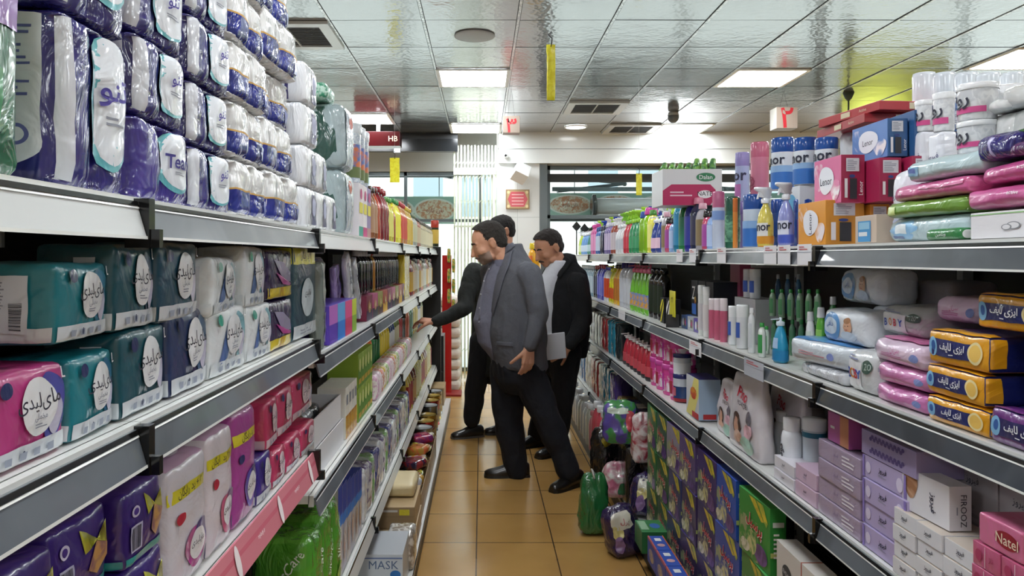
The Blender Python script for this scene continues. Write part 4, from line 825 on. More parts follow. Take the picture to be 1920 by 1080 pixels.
# ================================================================== TOILET-ROLL SIDE, base deck
Z = .12
p = Pack(.26, .24, .17, m('#cfd6dc', 'card'), r=.001, top=m('#a9aeb4', 'card')); p.text('N', 'MASK', .35, .5, .3, m('#5a6f92'), bold=0, wmax=.5); p.ell('N', .75, .05, .18, .2, m('#2a73b8')); p.lines('N', -.3, -.7, .3, -.1, GREYINK, 4); p.rect('N', -.98, .8, .98, .86, m('#6a7fae')); p.rect('N', .1, -.95, .5, -.5, m('#39456a'))
put('mask_box', p.mesh('box'), -.32, 3.12, Z, .24, 'white box lettered MASK with a blue disc on the base deck', 'box')
put('plastic_bag', pillow(.16, .16, .12, mottle('#8a7f74', '#d9d6d0', 30, .2, .8), seed=3, kind='wrap'), -.30, 3.31, Z, .12, 'crumpled clear bag of small goods beside the mask box', 'bag')
def carton(w, d, h, X, yc, z, label, lid=True, tape=False):
    p = Pack(w, d, h, m('#a08662', 'card'), r=.001, top=m('#b39a72', 'card')); 
    p.rect('N', -.98, .1, .98, .13, m('#7d6748')); p.rect('F', -.98, .1, .98, .13, m('#7d6748'))
    if tape: p.rect('N', .55, .25, .85, .8, m('#e0d02a', 'film')); p.rect('N', -.95, .55, .5, .75, m('#d8d4cc'))
    return put('cardboard_box', p.mesh('box'), X, yc, z, d, label, 'box', 'cardboard boxes')
carton(.36, .34, .10, -.31, 3.62, Z, 'tan cardboard box at the deck edge, lower of two, behind the mask box')
carton(.34, .32, .10, -.315, 3.63, Z+.102, 'tan cardboard box with a yellow sticker, upper of two, behind the mask box', tape=True)
p = pillow(.26, .06, .2, '#cbb98d', [], 4, 'card', .002); put('paper_sack', p, -.33, 3.72, Z+.206, .2, 'cream paper packet lying on the upper tan cardboard box', 'packet')
def opencarton(w, d, h, X, yc, label):
    t = tray(w, d, h, '#8f744e', 'cardboard_tray', X, yc, Z, label); return t
opencarton(.62, .34, .14, -.315, 4.15, 'open tan carton of shiny candy bags, nearer one')
opencarton(.62, .34, .14, -.315, 4.80, 'open tan carton of shiny candy bags, farther one')
rnd = random.Random(5); cc = ['#b02a4a', '#2a2440', '#c9a02a', '#7a2a6a', '#c8643a', '#c4cdd4', '#1f1c24', '#b08a3a', '#8a2a2a', '#d8d04a']
for i in range(24):
    y = 3.92 + .55*((i % 12)/11) + (.65 if i >= 12 else 0) - .02; col2 = i % 2
    put('candy_bag', pillow(.12, .05, .13, mottle(cc[i % 10], cc[(i+3) % 10], 26, .2, .8), seed=i % 6, kind='wrap'), -.335-.15*col2, y if i < 12 else y-.03, Z+.10+.022*(i % 3), .13, 'shiny %s candy bag in the %s open carton, %s from the camera' % (['crimson', 'black', 'gold', 'purple', 'orange', 'silver', 'jet', 'bronze', 'maroon', 'yellow'][i % 10], 'nearer' if i < 12 else 'farther', ordn(i % 12)), 'candy bag', 'candy bags', tilt=rnd.uniform(-.5,.5), roll=rnd.uniform(-.15,.15))
for i in range(7):
    for j in range(2):
        y = 5.24+.21*i; red = (i+j) % 3
        bottle('food_tin', 'tin', .082, .17 + .03*(i > 2), ['#8d9092', '#9c2a22', '#b0923a'][red if i > 0 else 0], '#b9bcbc' if red == 0 else '#c2a65a', -.345-.18*j, y, Z, '%s tin, %s row, %s from the candy cartons' % (['plain grey', 'red-lidded gold', 'gold'][red if i > 0 else 0], ['front', 'back'][j], ordn(i)), 'tin', 'big tins on the base deck', mottle('#b0923a', '#7a4a22', 18) if red or i > 2 else None, bk='steel')
for i in range(3): carton(.18, .2, .16, -.35, 6.74+.185*i, Z, 'small tan carton past the tins, %s of three' % ordn(i)) if i else None
# past the end panel: black display boxes, rice sacks, red stand
for i, (x, y, z_) in enumerate(((-.40, 7.52, 0), (-.40, 7.52, .36))):
    put('black_crate', barcode_box(.32, .35, .3, '#17181a', [('rect','N',-.6,-.5,.6,.5,m('#7b8083','gloss')), ('rect','N',-.05,-.5,.05,.5,m('#2a2b2c'))], top='#6a6e70'), x+.02, y, z_, .3, 'black crate with grey windows past the end panel, %s of two' % ['lower', 'upper'][i], 'crate')
for i in range(9):
    for j in range(2):
        x = -.18 - .52*j; put('rice_sack', pillow(.5, .115, .38, mottle('#cfc8ba', '#ded9cf', 9, .6, .1), [('text','N',fa('برنج'),0,0,.4,m('#8a2a2a'))] if i == 5 else [], i+3*j, 'matte', .006, .012, r=.045), x+.45*0, 8.47, .118*i, .5, 'white rice sack, %s layer up in the pile under the window' % ordn(i), 'sack', 'stacked rice sacks') if j == 0 else None
t = empty('red_display_stand', (-.37, 8.06, 0)); tag(t, 'narrow red display stand with hanging packets past the end panel', 'stand')
a = MB(); a.box((-.06,-.02,0),(.04,.02,1.52), m('#b5221f', 'gloss')); obj('post', a.mesh('post'), t); a = MB(); a.box((-.15,-.15,0),(.15,.15,.02), m('#8a1a18')); obj('base_plate', a.mesh('base_plate'), t)
for i in range(7): put('snack_packet', pillow(.06, .15, .03, mottle('#c9a03a', '#5f8a3a', 30), seed=i % 3), -.34+.05*(i % 2), 8.015-.005*(i % 3), .78+.11*i, .03, 'hanging %s snack packet on the red stand, %s up' % ('gold' if i % 2 else 'green-gold', ordn(i)), 'packet', 'hanging snack packets')
t = empty('yellow_tray_cart', (-.12, 8.6, 0)); 
bpy.data.objects.remove(t)
# ================================================================== BABY-CARE SIDE, top shelf
XF = .89
def box(px0, px1, z, pt, d, base, arts, label, cat='box', name='carton_box', X=XF, grp=None, tilt=0, dx=0, h=None, **k):
    yc, wd = span(px0, px1, X); hh = h or hgt(pt, yc, z)
    return put(name, barcode_box(wd-.003, hh, d, base, arts, **k), X, yc, z, d, label, cat, grp, tilt, 0, dx)
def sf(px0, px1, z, pt, base, label, arts=(), cat='wipes', name='wet_wipe_pack', X=XF, d=.12, seed=0, tilt=0, roll=0, kind='film', grp=None, dx=0, h=None, crink=.0035, puff=.012):
    yc, wd = span(px0, px1, X); hh = h or hgt(pt, yc, z)
    return put(name, pillow(wd, hh, d, base, arts, seed, kind, crink, puff, r=min(hh*.34, .02)), X, yc, z, d, label, cat, grp, tilt, roll, dx)
Z = 1.531
FZ = fa('فیروز')
def firooz(px0, px1, z, pt, label, grp=None, dx=0, X=XF, fcol='#e3e5ec', tcol=NAVY):
    return sf(px0, px1, z, pt, fcol, label, [('text','F',FZ,0,.3,.16,m(tcol),{'wmax':.75}), ('lines','F',-.5,.0,.5,.12,GREYINK,2), ('ell','F',0,-.6,.7,.25,m('#c4cbe6','film'))], 'pads', 'cotton_pad_pack', X, .10, 3, 0, 0, 'film', grp, dx, None, .002, .006)
# white box and the stack of wipes nearest the lens
box(1819, 1990, Z, 395, .22, '#e2e1e4', [('rect','F',-1,.78,1,.86,m('#8cc07a')), ('rect','N',-1,.78,1,.86,m('#8cc07a')), ('ell','F',.05,-.1,.16,.28,m('#8a8d92')), ('ell','F',.05,-.1,.13,.22,m('#e2e1e4')), ('ell','F',-.1,-.2,.12,.22,m('#8a8d92')), ('ell','F',-.1,-.2,.09,.17,m('#e2e1e4'))], 'white box with a green stripe and leaf outline at the picture edge, top shelf', X=.885)
sf(1655, 1806, Z, 406, '#b9cfd4', 'pale blue wipe pack lying at the foot of the wipes pile', [('poly','F',[(-.95,0),(-.75,.8),(-.3,.85),(-.1,0),(-.35,-.85),(-.8,-.8)],m('#8fc0e4','film')), ('rect','F',-.75,-.3,-.4,.45,m('#e3ecf0','film')), ('rect','F',-.8,-.8,-.5,-.5,m('#2f5a9a','film'))], seed=1, d=.13, dx=.012)
sf(1735, 1800, Z, 430, '#2f7f45', 'small green tube pack with white cap end before the pale blue wipes', [('text','F',fa('ویتامین'),0,0,.6,WP,{'wmax':.7}), ('ell','P',0,0,.8,.8,m('#dfe4e0'))], 'tube', 'cream_tube', X=.882, d=.03, seed=2, crink=.001, puff=.002)
z_ = Z + .052; sf(1664, 1808, z_, 376, '#6f9a3a', 'olive green wipe pack lying on the pale blue one', [('rect','F',-.95,-.6,-.7,.6,m('#c9d98a','film'))], seed=3, d=.13, tilt=.03)
z_ = Z + .086; sf(1672, 1822, z_, 341, '#cc5f92', 'pink wipe pack lying between the green and the ice-blue ones', [('text','F','Lady',-.7,-.2,.3,WP), ('rect','F',-.2,.1,.9,.6,m('#d87aa6','film'))], seed=4, d=.13, tilt=-.03)
z_ = Z + .122; sf(1702, 1835, z_, 294, '#b7cdd1', 'ice-blue wipe pack topmost of the middle pile, clear lid at its end', [('rect','F',-.95,-.5,-.6,.5,m('#7fa8c4','film')), ('rect','F',-.88,-.2,-.68,.25,m('#4a5fa0','film'))], seed=5, d=.13, tilt=.05)
z_ = Z + .053; sf(1812, 1980, z_, 350, '#c85f98', 'pink wipe pack lying on the white green-striped box', [('text','F','active',.2,.3,.28,WP)], seed=6, d=.13, X=.885)
z_ = Z + .097; sf(1836, 1990, z_, 303, '#c75591', 'rose pink wipe pack, second above the white green-striped box', [('text','F','active',.3,.2,.3,WP)], seed=7, d=.13, tilt=-.06)
z_ = Z + .137; sf(1826, 1905, z_, 252, '#2a2470', 'glossy navy violet wipe pack above the rose pink ones', [('poly','F',[(-.2,.9),(0,.9),(.1,-.9),(-.05,-.9)],m('#b9b4dc','film'))], seed=8, d=.12, kind='wrap')
sf(1892, 1990, z_, 262, '#57245c', 'dark plum wipe pack behind the navy violet one', [('rect','F',-.2,-.8,.6,.8,m('#a8326a','film'))], seed=9, d=.12, kind='wrap')
sf(1862, 1990, z_+.046, 244, '#5fa63a', 'apple green wipe pack at the top of the pile by the cotton jars', seed=10, d=.12, dx=.02)
# white pads in front row, firooz
firooz(1646, 1672, Z, 322, 'tall white pad pack lettered in navy, beside the pale blue wipes', 'white cotton pad packs', .03)
firooz(1674, 1700, Z, 316, 'tall white pad pack lettered in navy, behind the pink wipe end', 'white cotton pad packs', .05)
box(1603, 1644, Z, 405, .08, '#c9b7a6', [('rect','F',-.7,-.9,.5,.6,m('#4a96cc')), ('rect','F',-.6,.0,.4,.5,m('#8fc0dc')), ('rect','F',-.6,-.5,.2,-.2,m('#dfe4e8'))], 'small beige and blue box before the pad packs', X=.885)
# cotton jars (ribbed clear jars, white lids, blue label with pink sash) in two tiers, further back
def jarpk(px, pt, z, wpx, X, label, lab=True):
    Y = Yof(px, X); r = wpx*Y/F/2; h = Zof(pt, Y) - z
    p = (1, .43, '#2b3f95')
    bottle('cotton_jar', 'tub', r, h, mottle('#cfd2d6', '#e8eaec', 60, .2, .8), '#e9ebed', X, Y, z, label, 'jar', 'white cotton jars', None, [(.18,.34,'#cf4f8c',-1.4,1.4), (.55,.72,'#2b3f95',-1.5,-.5)] if lab else [(.2,.4,'#cfd2d6',-1,1)], texts=((fa('روز'), .5, .03, '#2a2b3a', 0),))
for (px, wpx, X, w_) in ((1800, 66, .93, 'nearest the white cotton bag'), (1752, 36, 1.02, 'the middle one'), (1718, 36, 1.06, 'beside the blue laundry boxes')):
    Y = Yof(px, X)
    if px > 1790: jarpk(px, 230, Z+.168, wpx, X, 'ribbed white jar with blue label and pink sash, lower tier, ' + w_)
    jarpk(px, {1800: 160, 1752: 176, 1718: 190}[px], (Zof(230, Y) if px > 1790 else Zof(250, Y)) + .002, wpx, X, 'ribbed white jar with blue label and pink sash, upper tier, ' + w_)
# what the jars stand on: white pads and clear tubs behind the wipes pile
for i, (px, wpx, X) in enumerate(((1800, 66, .93), (1752, 36, 1.02), (1718, 36, 1.06))):
    Y = Yof(px, X); put('cotton_pad_pack', pillow(wpx*Y/F*1.05, .166 if i == 0 else Zof(250, Y)-Z, wpx*Y/F, '#dfe1e8', [('text','F',FZ,0,.55 if i else .2,.12,m(NAVY),{'wmax':.8})], i, 'film', .002, .004), X-.002, Y, Z, wpx*Y/F, 'white pad pack carrying the ribbed jars, %s of three' % ordn(i), 'pads', 'white cotton pad packs')
for i, (px, c_, w_) in enumerate(((1714, '#cf4f86', 'pink'), (1752, '#cf3f7c', 'magenta'), (1793, '#4f86cc', 'blue'), (1834, '#5a8fd4', 'sky blue'), (1878, '#3f78c4', 'deep blue'))):
    X = 1.20; Y = Yof(px, X); r = 37*Y/F/2; z0 = Z; h = Zof(139, Y) - z0
    bottle('cotton_bud_jar', 'tub', r, h, mottle('#d4bfc4' if i < 2 else '#cdd5dc', '#e8e6e8', 50, .2, .7), '#dfe6ec', X, Y, z0, 'tall clear jar with a %s top band at the back of the top shelf' % w_, 'jar', None, None, [(.72,.83,c_,-3.14,3.14)])
for i, (px, pt, wd_, w_) in enumerate(((1868, 188, .085, 'beside the ribbed jars'), (1945, 150, .17, 'at the picture edge'))):
    X = .97; Y = Yof(px, X); put('cotton_bag', pillow(wd_, Zof(pt, Y)-(Z+.24), .16, mottle('#cfd0cd', '#e4e4e2', 20, .25, .8), seed=i+2, kind='wrap', crink=.006), X, Y, Z+.24, .16, 'clear bag full of white cotton, %s' % w_, 'cotton bag')
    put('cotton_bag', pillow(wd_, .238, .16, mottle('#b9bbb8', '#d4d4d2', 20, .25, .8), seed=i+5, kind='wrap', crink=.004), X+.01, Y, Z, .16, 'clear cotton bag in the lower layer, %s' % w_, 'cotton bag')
sf(1842, 1868, Z+.24, 160, '#e1e3e6', 'white ribbed tub with red-pink patch between jars and cotton bag', [('rect','F',-.7,-.8,.5,-.3,m('#cf4f6c','film'))], 'jar', 'cotton_tub', X=1.0, d=.1)
# laundry boxes
LEN = lambda c, rot=0, s_=.22: [('ell','F',-.05,.05,.55,.6,m('#e6e8f0','card'),.05,1), ('text','F','Lenor',-.05,0,s_,m('#23263a'),{'rot':rot,'wmax':.5})]
def lenor(px0, px1, z, pt, base, sidec, label, n=1, arts=(), X=XF, d=.16, rot=0, dx=0):
    yc, wd = span(px0, px1, X); h = hgt(pt, yc, z)
    p = Pack(wd, d, h, m(base, 'card'), r=.001, side=m(sidec, 'card'), top=m(sidec, 'card')); p.ell('F', -.62, .3, .35, .6, mottle(base, '#e9dfe6', 14), .15); p.ell('F', .6, -.4, .35, .45, mottle(base, '#f0e6ea', 22), .12)
    for a in LEN(None, rot): getattr(p, a[0])(*(a[1:-1] if isinstance(a[-1], dict) else a[1:]), **(a[-1] if isinstance(a[-1], dict) else {}))
    for f in 'P': p.rect(f, -.6, .3, .5, .85, m('#cfd0d6')); p.lines(f, -.5, .35, .4, .8, GREYINK, 6); p.ell(f, -.1, .1, .25, .07, m('#31407a')); p.rect(f, -.3, -.85, .3, .0, m('#2b2c33')); p.rect(f, -.75, -.8, -.5, .0, m('#d9d6da'))
    p.text('P', 'Lenor', .62, -.4, .12, WP, rot=90)
    return put('laundry_box', p.mesh('box'), X, yc, z, d, label, 'laundry box', 'laundry sachet boxes', 0, 0, dx)
# orange bottom tier: first box turned, sides of the next ones towards the lens
def lens_box(X0, Y0, z, w_, h, c, label, front=None, turn=0):
    """box whose labelled narrow end looks down the aisle; X0,Y0 = corner nearest the aisle and the lens"""
    d = .16; p = Pack(w_, d, h, m(c, 'card'), r=.001)
    p.rect('F', -.7, .3, .7, .88, m('#cfd0d6')); p.lines('F', -.6, .35, .6, .82, GREYINK, 6); p.ell('F', 0, .12, .25, .07, m('#31407a')); p.rect('F', -.25, -.8, .35, .0, m('#26262e')); p.rect('F', -.75, -.7, -.5, -.1, m('#e4dfe0'))
    o = obj('laundry_box', p.mesh('box'), None, (X0 + w_/2, Y0 + d/2, z), (0, 0, turn)); return tag(o, label, 'laundry box', 'laundry sachet boxes')
zo = Z; ho = .104
lenor(1497, 1548, zo, 380, '#e0962c', '#c98a2f', 'orange laundry box lettered Lenor sideways, front of the orange row', rot=90, X=.885, d=.1)
Yo = Yof(1548, .89)+.02
for i in range(4): lens_box(.992+.052*i if i else .99, Yo-.05-.02*i, zo, .048, ho-.004*i, '#c9862c', 'orange laundry box, narrow end to the lens, %s back from the lettered one' % ordn(i))
zc = Z + .106
lenor(1527, 1577, zc, 298, '#d86a9a', '#9c1f48', 'pink and crimson laundry box lettered Lenor, on the orange ones', X=.91, d=.06)
for i in range(3): lens_box(.975+.062*i, Yof(1577, .91)-.06-.03*i, zc, .054, .107, '#a01f4a', 'crimson laundry box, narrow end to the lens, %s beside the pink one' % ordn(i))
zb = zc + .110
lenor(1598, 1664, zb, 234, '#5f86c4', '#2f5a8c', 'blue laundry box lettered Lenor, topmost tier', X=1.0, d=.05)
for i in range(2): lens_box(1.055+.056*i, Yof(1664, 1.0)-.02-.02*i, zb, .052, .112, '#2f5a8c', 'dark blue laundry box, narrow end to the lens, %s beside the blue lettered one' % ordn(i))
box(1600, 1672, Z, 384, .14, '#8c2442', [], 'crimson carton deep behind the pads under the blue boxes', X=1.17, h=.212) 
for i, (y0_, c_, w_) in enumerate(((0, '#a8262c', 'lower'), (1, '#b02f34', 'upper'))):
    Y = 2.12; o = put('flat_box', barcode_box(.28, .024, .24, c_, [('rect','P',-.3,-.7,0,.7,m('#d8c9a8')), ('rect','F',-.2,-.6,.1,.6,m('#d8c9a8')), ('text','F','Active',.5,0,.5,m('#e0c9b0'))]), 1.03, Y-.03*i, zb+.115+.0255*i, .24, 'flat red box lying over the blue laundry boxes, %s of two' % w_, 'box', None, .12*i)
put('white_cushion_pack', pillow(.05, .12, .1, '#e6e8ea', seed=3), 1.06, Yof(1581, 1.06), zc+.108, .1, 'small white pouch standing beside the blue lettered laundry box', 'pouch')
box(1468, 1500, Z, 352, .12, '#d9dee4', [('ell','F',0,.45,.6,.3,m('#5fa6cc')), ('rect','F',-.8,-.9,.8,-.1,m('#c94f5a')), ('rect','F',-.5,-.4,.4,-.2,m('#3a4fa0')), ('lines','F',-.6,.0,.6,.15,GREYINK,2)], 'white box with a blue oval and red foot behind the spray bottles', X=.955)
# spray cans: two tiers
def can(px, wpx, pt, z, X, body, cap, label, name='spray_can', grp='big spray cans', lab=None, pat=None, txt=None, kind='can'):
    Y = Yof(px, X); r = wpx*Y/F/2; h = Zof(pt, Y)-z
    bottle(name, kind, r, h, body, cap, X, Y, z, label, 'spray can', grp, lab, pat, texts=txt or ())
grad = mottle('#3f78c4', '#c9d9ea', 5, .3, .4, 1, thr=(.35, .7))
X2 = .95
def under(px, wpx, X, z0, label):   # lower-tier can carrying the upper one
    can(px, wpx, 375, z0, X, '#2c58ae', '#1f4aa0', label)
for i, px in enumerate((1529, 1489, 1447)):
    Y = Yof(px, X2); zt = Z + .185
    under(px, 37, X2, Z, 'blue spray can of the lower tier, %s from the laundry boxes' % ordn(i))
    can(px, 41, 260, zt, X2, '#dfe6ee', '#1f4f9c', 'tall white and blue spray can with blue cap, upper tier, %s from the laundry boxes' % ordn(i), pat=[(.02,.34,'#3470bc',-3.14,3.14), (.34,.46,'#8fb4dc',-3.14,3.14)], txt=(('Lenor', .58, .032, '#20263c', 0),))
can(1408, 31, 378, Z, X2, '#c46a86', '#b85a78', 'pink spray can of the lower tier'); can(1408, 33, 268, Z+.18, X2, '#cf7f96', '#c0647e', 'tall dusty pink spray can with swirl, upper tier', txt=(('@', .25, .05, '#8a2f4c', 0),))
can(1379, 25, 378, Z, X2, '#8a7cb4', '#7a6aa8', 'violet spray can of the lower tier'); can(1379, 26, 287, Z+.175, X2, '#a9b6dc', '#8f86c0', 'lilac spray can with rose ring, upper tier', pat=[(.05,.35,'#b06aa8',-1,1)], txt=(('mor', .5, .03, '#2a2b4a', 0),))
can(1394, 39, 366, Z, .885, '#c9d8ea', '#1f4f9c', 'white-to-blue spray can with royal blue cap at the shelf front', pat=[(.02,.36,'#2f6fc0',-3.14,3.14), (.36,.5,'#86aede',-3.14,3.14)])
can(1360, 27, 370, Z, .885, '#23604c', '#1e5242', 'dark green leafy spray can at the shelf front', lab=mottle('#23604c', '#6fae8c', 40), kind='can')
can(1374, 9, 372, Z, .90, '#d98a3c', '#c9702c', 'thin orange spray can squeezed between green and blue ones')
can(1336, 22, 360, Z, .885, '#cdd9ee', '#c06a90', 'white and periwinkle spray can with pink cap', pat=[(.5,.66,'#7f9fd8',-3.14,3.14)])
# trigger bottles
def trig(px, wpx, pt, body, lab, head, label, X=.885, txt='Lenor'):
    Y = Yof(px, X); r = wpx*Y/F/2; h = Zof(pt, Y)-Z
    bottle('spray_bottle', 'trigger', r, h, body, head, X, Y, Z, label, 'spray bottle', 'trigger spray bottles', lab, [(.0,.18,'#d9962c' if 'yellow' in label else '#4a5fc0',-3.14,3.14)], texts=((txt, .34, .028, '#20263c', 0),), turn=.2)
trig(1422, 35, 352, '#d9c85a', '#e4e2dc', '#e8eaec', 'white and yellow trigger spray bottle with flower print')
trig(1461, 34, 343, '#8f96d0', '#d9dcee', '#dcdfe4', 'lilac trigger spray bottle lettered Lenor')
# header display tray and bottles towards the far end
zz = Z - .009
t = empty('display_tray', (1.085, 3.25, zz+.20)); tag(t, 'white and magenta display tray of green tubes on top of the shelf', 'display')
yT = 3.25; W = 108*yT/F; X0_ = (1286-CX)*yT/F; t.location.x = X0_
p = Pack(W, .2, .155, m('#d5d6d8', 'card'), r=.001); p.poly('F', [(-1,-1),(.6,-1),(.78,-.6),(.78,-.15),(.6,.15),(-.7,.15),(-1,-.2)], m('#b32a5c')); p.lines('F', -.75, -.55, .05, -.2, m('#e4c4d0'), 2); p.ell('F', .42, -.4, .24, .22, m('#e8e8ea')); p.text('F', 'NATE', .42, -.36, .16, m('#2a2630')); p.ell('F', .45, .55, .32, .24, m('#2f7a52')); p.text('F', 'Dalan', .45, .55, .16, WP, wmax=.3)
obj('tray_front', p.mesh('tray_front'), t)
for i in range(7):
    a = MB(); x = -W/2+.02+i*(W-.04)/6; a.tube([(x, -.02, .15), (x+.02, .02, .19+.02*(i > 3))], [.02, .012], mottle('#2f6a3a', '#7fb84a', 40)); obj('cream_tube', a.mesh('cream_tube'), t)
for i in range(3): put('carton_box', barcode_box(.12, .196, .16, '#8f8a8c', []), 1.0, 3.10+.13*i, zz, .16, 'plain carton under the magenta display tray, %s from the camera' % ordn(i), 'box')
P_ = [(1, 'lotion_bottle', 'slim', .030, .155, '#8fb0e0', '#17181c', '#b9cdf0', 'pale blue lotion bottle with black pump'),
      (1, 'lotion_bottle', 'shampoo', .036, .165, '#c9506e', '#1a1a1c', '#a84aa0', 'coral and magenta bottle with black nozzle'),
      (1, 'lotion_bottle', 'slim', .036, .20, '#b0aeb4', '#d8a8b8', '#8a7a5a', 'clear-grey bottle with floral label'),
      (1, 'softener_bottle', 'slim', .045, .23, '#2f3450', '#d98aa4', '#3a3f60', 'dark slate bottle with pink cap'),
      (1, 'softener_bottle', 'slim', .04, .235, '#2b2f9c', '#d98aa4', '#3a49b4', 'indigo spray bottle with pink cap and swirl'),
      (1, 'softener_bottle', 'slim', .04, .235, '#2f8a4c', '#c96a86', '#2f8a6c', 'green bottle with pink cap'),
      (1, 'softener_bottle', 'slim', .052, .26, '#1f86ac', '#b84a58', '#2a8fc0', 'big teal bottle with red-pink cap')]
bottle_row(XF, 2.875, 3.72, zz, P_, 'before the display tray', 'bottles on the baby-care top shelf', seed=21)
P2 = [(2, 'cleaner_bottle', 'bulb', .04, .19, '#2a3f8c', '#e6e8ec', '#e8c4d8', 'navy and white cleaner bottle'),
      (1, 'cleaner_bottle', 'slim', .042, .23, '#e6e05a', '#4a8a3a', '#f0ec8a', 'pale yellow slim bottle'),
      (1, 'cleaner_bottle', 'shampoo', .06, .25, '#8ec41c', '#c44a9a', None, 'large lime bottle with a pink cap'),
      (1, 'cleaner_bottle', 'shampoo', .05, .235, '#7fb02a', '#2f4f9c', None, 'smaller lime bottle with a blue cap'),
      (3, 'cleaner_bottle', 'trigger', .042, .25, '#2f8a5a', '#9ad03a', '#3f9a6a', 'green patterned trigger bottle with lime head'),
      (2, 'cleaner_bottle', 'trigger', .042, .25, '#c03a4a', '#7fc03a', '#c9344a', 'red trigger bottle with lime head'),
      (3, 'cleaner_bottle', 'trigger', .042, .23, '#e0e2e6', '#e6e8ea', '#c4c9d4', 'white cleaner bottle'),
      (2, 'cleaner_bottle', 'slim', .042, .22, '#a04a3a', '#d9d9dc', '#d0c4cc', 'brick red bottle'),
      (3, 'cleaner_bottle', 'slim', .042, .22, '#7a6aa8', '#cfcfe0', '#cdbfe0', 'mauve bottle'),
      (2, 'cleaner_bottle', 'shampoo', .045, .21, '#2a2f4c', '#2a2f4c', None, 'dark navy shampoo bottle'),
      (2, 'cleaner_bottle', 'shampoo', .045, .21, '#2f5fb0', '#2a4f9c', '#cdd9ee', 'mid blue bottle'),
      (3, 'cleaner_bottle', 'slim', .045, .24, '#c43a8c', '#d03a94', '#e48ac0', 'hot pink bottle'),
      (2, 'cleaner_bottle', 'bulb', .045, .20, '#2f8a7a', '#e0e2e4', '#b9d9e0', 'teal bottle with white pump'),
      (4, 'cleaner_bottle', 'bulb', .045, .20, '#5f9ad8', '#e0e4ea', '#cfe0f0', 'sky blue bottle with white pump'),
      (9, 'cleaner_bottle', 'bulb', .045, .21, '#bfd83a', '#dfe2e4', '#e0ecb0', 'yellow-green bottle with white pump')]
bottle_row(XF, 3.74, 6.9, zz, P2, 'past the display tray', 'cleaner bottles on the far top shelf', seed=22)
bottle_row(XF+.16, 3.9, 6.9, zz, [(1, 'cleaner_bottle', 'trigger', .045, .29, '#3a4fa8', '#1f3a9c', None, 'blue-headed tall trigger bottle'), (1, 'cleaner_bottle', 'trigger', .045, .30, '#5a9a3a', '#a8d83a', None, 'lime-headed tall trigger bottle'), (1, 'cleaner_bottle', 'trigger', .045, .30, '#e0e0e4', '#dcdfe4', None, 'white-headed tall trigger bottle')], 'top shelf back row', 'tall trigger bottles at the back', seed=23, gap=.11)
for i, x in enumerate((.89, .965, 1.04)):
    Y = 6.9; a = MB(); a.bar((0,0,0),(0,0,.26-.02*i),.010,.010,BLK); q_ = [(0,0,.24-.02*i),(.042,0,.285-.02*i),(0,0,.335-.02*i),(-.042,0,.285-.02*i)]; a.loft([[(x_,y_,z_) for x_,_,z_ in q_] for y_ in (-.006,.006)], BLK, False)
    tag(obj('clip_holder', a.mesh('clip_holder'), None, (x, Y, 1.50)), 'black diamond-shaped holder at the far shelf end, %s of three' % ordn(i), 'holder')
put('juice_bottle', None, 0,0,0,0,'','') if 0 else None
bottle('juice_bottle', 'shampoo', .09, .40, '#e8a81c', '#e8c81c', .5, 7.9, 1.25, 'big orange and yellow container seen between the two men', 'container', None, '#e0701c')
a = MB(); a.lathe([(.2,0),(.2,.02),(.03,.03),(.03,1.22),(.16,1.23),(.16,1.25)], m('#8a8d8f', 'metal'), 20); tag(obj('display_pedestal', a.mesh('display_pedestal'), None, (.59, 7.9, 0)), 'grey round pedestal under the orange container, beyond the men', 'stand')
# ticket tags on rails
def ticket(px0, px1, Zt, edge, label, h=.055, c='#e6e6ea', red=True):
    X = edge - .020; yc, wd = span(px0, px1, X); p = Pack(wd, .0015, h, m(c, 'card'), r=0)
    p.rect('F', -1, .2, 1, .26, m('#a8acb8')); 
    if red: p.lines('F', -.7, .4, .6, .85, m('#c9606a'), 2)
    o = obj('price_ticket', p.mesh('price_ticket'), None, (X-.0008, yc, Zt-h+.004), (0, 0, R(-90))); tag(o, label, 'price ticket', 'white price tickets')
for i, (a_, b_) in enumerate(((1269, 1280), (1293, 1305), (1345, 1361), (1433, 1456), (1459, 1482), (1496, 1522))): ticket(a_, b_, 1.53, .873, 'white price ticket on the top rail under the spray cans, %s from the far end' % ordn(i))
ticket(1160, 1172, 1.172, .873, 'white price ticket on the second rail under the green cleaner bottles', red=False)
ticket(1293, 1315, 1.16, .873, 'folded white ticket hanging at the end of the second rail')
ticket(1396, 1432, 1.172, .873, 'clear ticket with a red mark under the blue hand wash', c='#b9bec8')
# ================================================================== BABY-CARE SIDE, second shelf
Z = 1.18
def easy(px0, px1, z, pt, X=.885, label='', c='#e0a01c', c2='#1c2566', txt=True, tilt=0, dx=0):
    yc, wd = span(px0, px1, X); h = hgt(pt, yc, z); p = Pack(wd, .2, h, K(c), r=.008, puff=.004, crink=.0025, seed=int(px0), n=8, side=K(c2), top=K(c2))
    p.rect('F', -.88, -.5, .75, .5, m(c2, 'film')); p.ell('F', -.78, 0, .16, .56, m('#7fb4d8')); p.ell('F', -.76, .05, .08, .3, m('#2f5a9c')); p.ell('F', .66, 0, .2, .66, m('#2a2f6a' if c2[1] != '1' else '#e8d9a0')); p.ell('F', .66, 0, .15, .5, m('#e8c060')); p.rect('T', -1, -1, 1, -.75, K(c)); p.rect('P', -1, -.7, -.7, .95, K(c))
    if txt: p.text('F', fa('ایزی لایف'), -.05, .08, .42, WP, wmax=.42, bold=.03); p.lines('F', -.15, -.38, .1, -.25, WP, 1)
    return put('adult_diaper_pack', p.mesh('pack'), X, yc, z, .2, label, 'diapers', 'yellow and navy packs', tilt, 0, dx)
easy(1739, 1850, Z, 756, label='yellow and navy pack at the foot of the stack of yellow packs', tilt=.03)
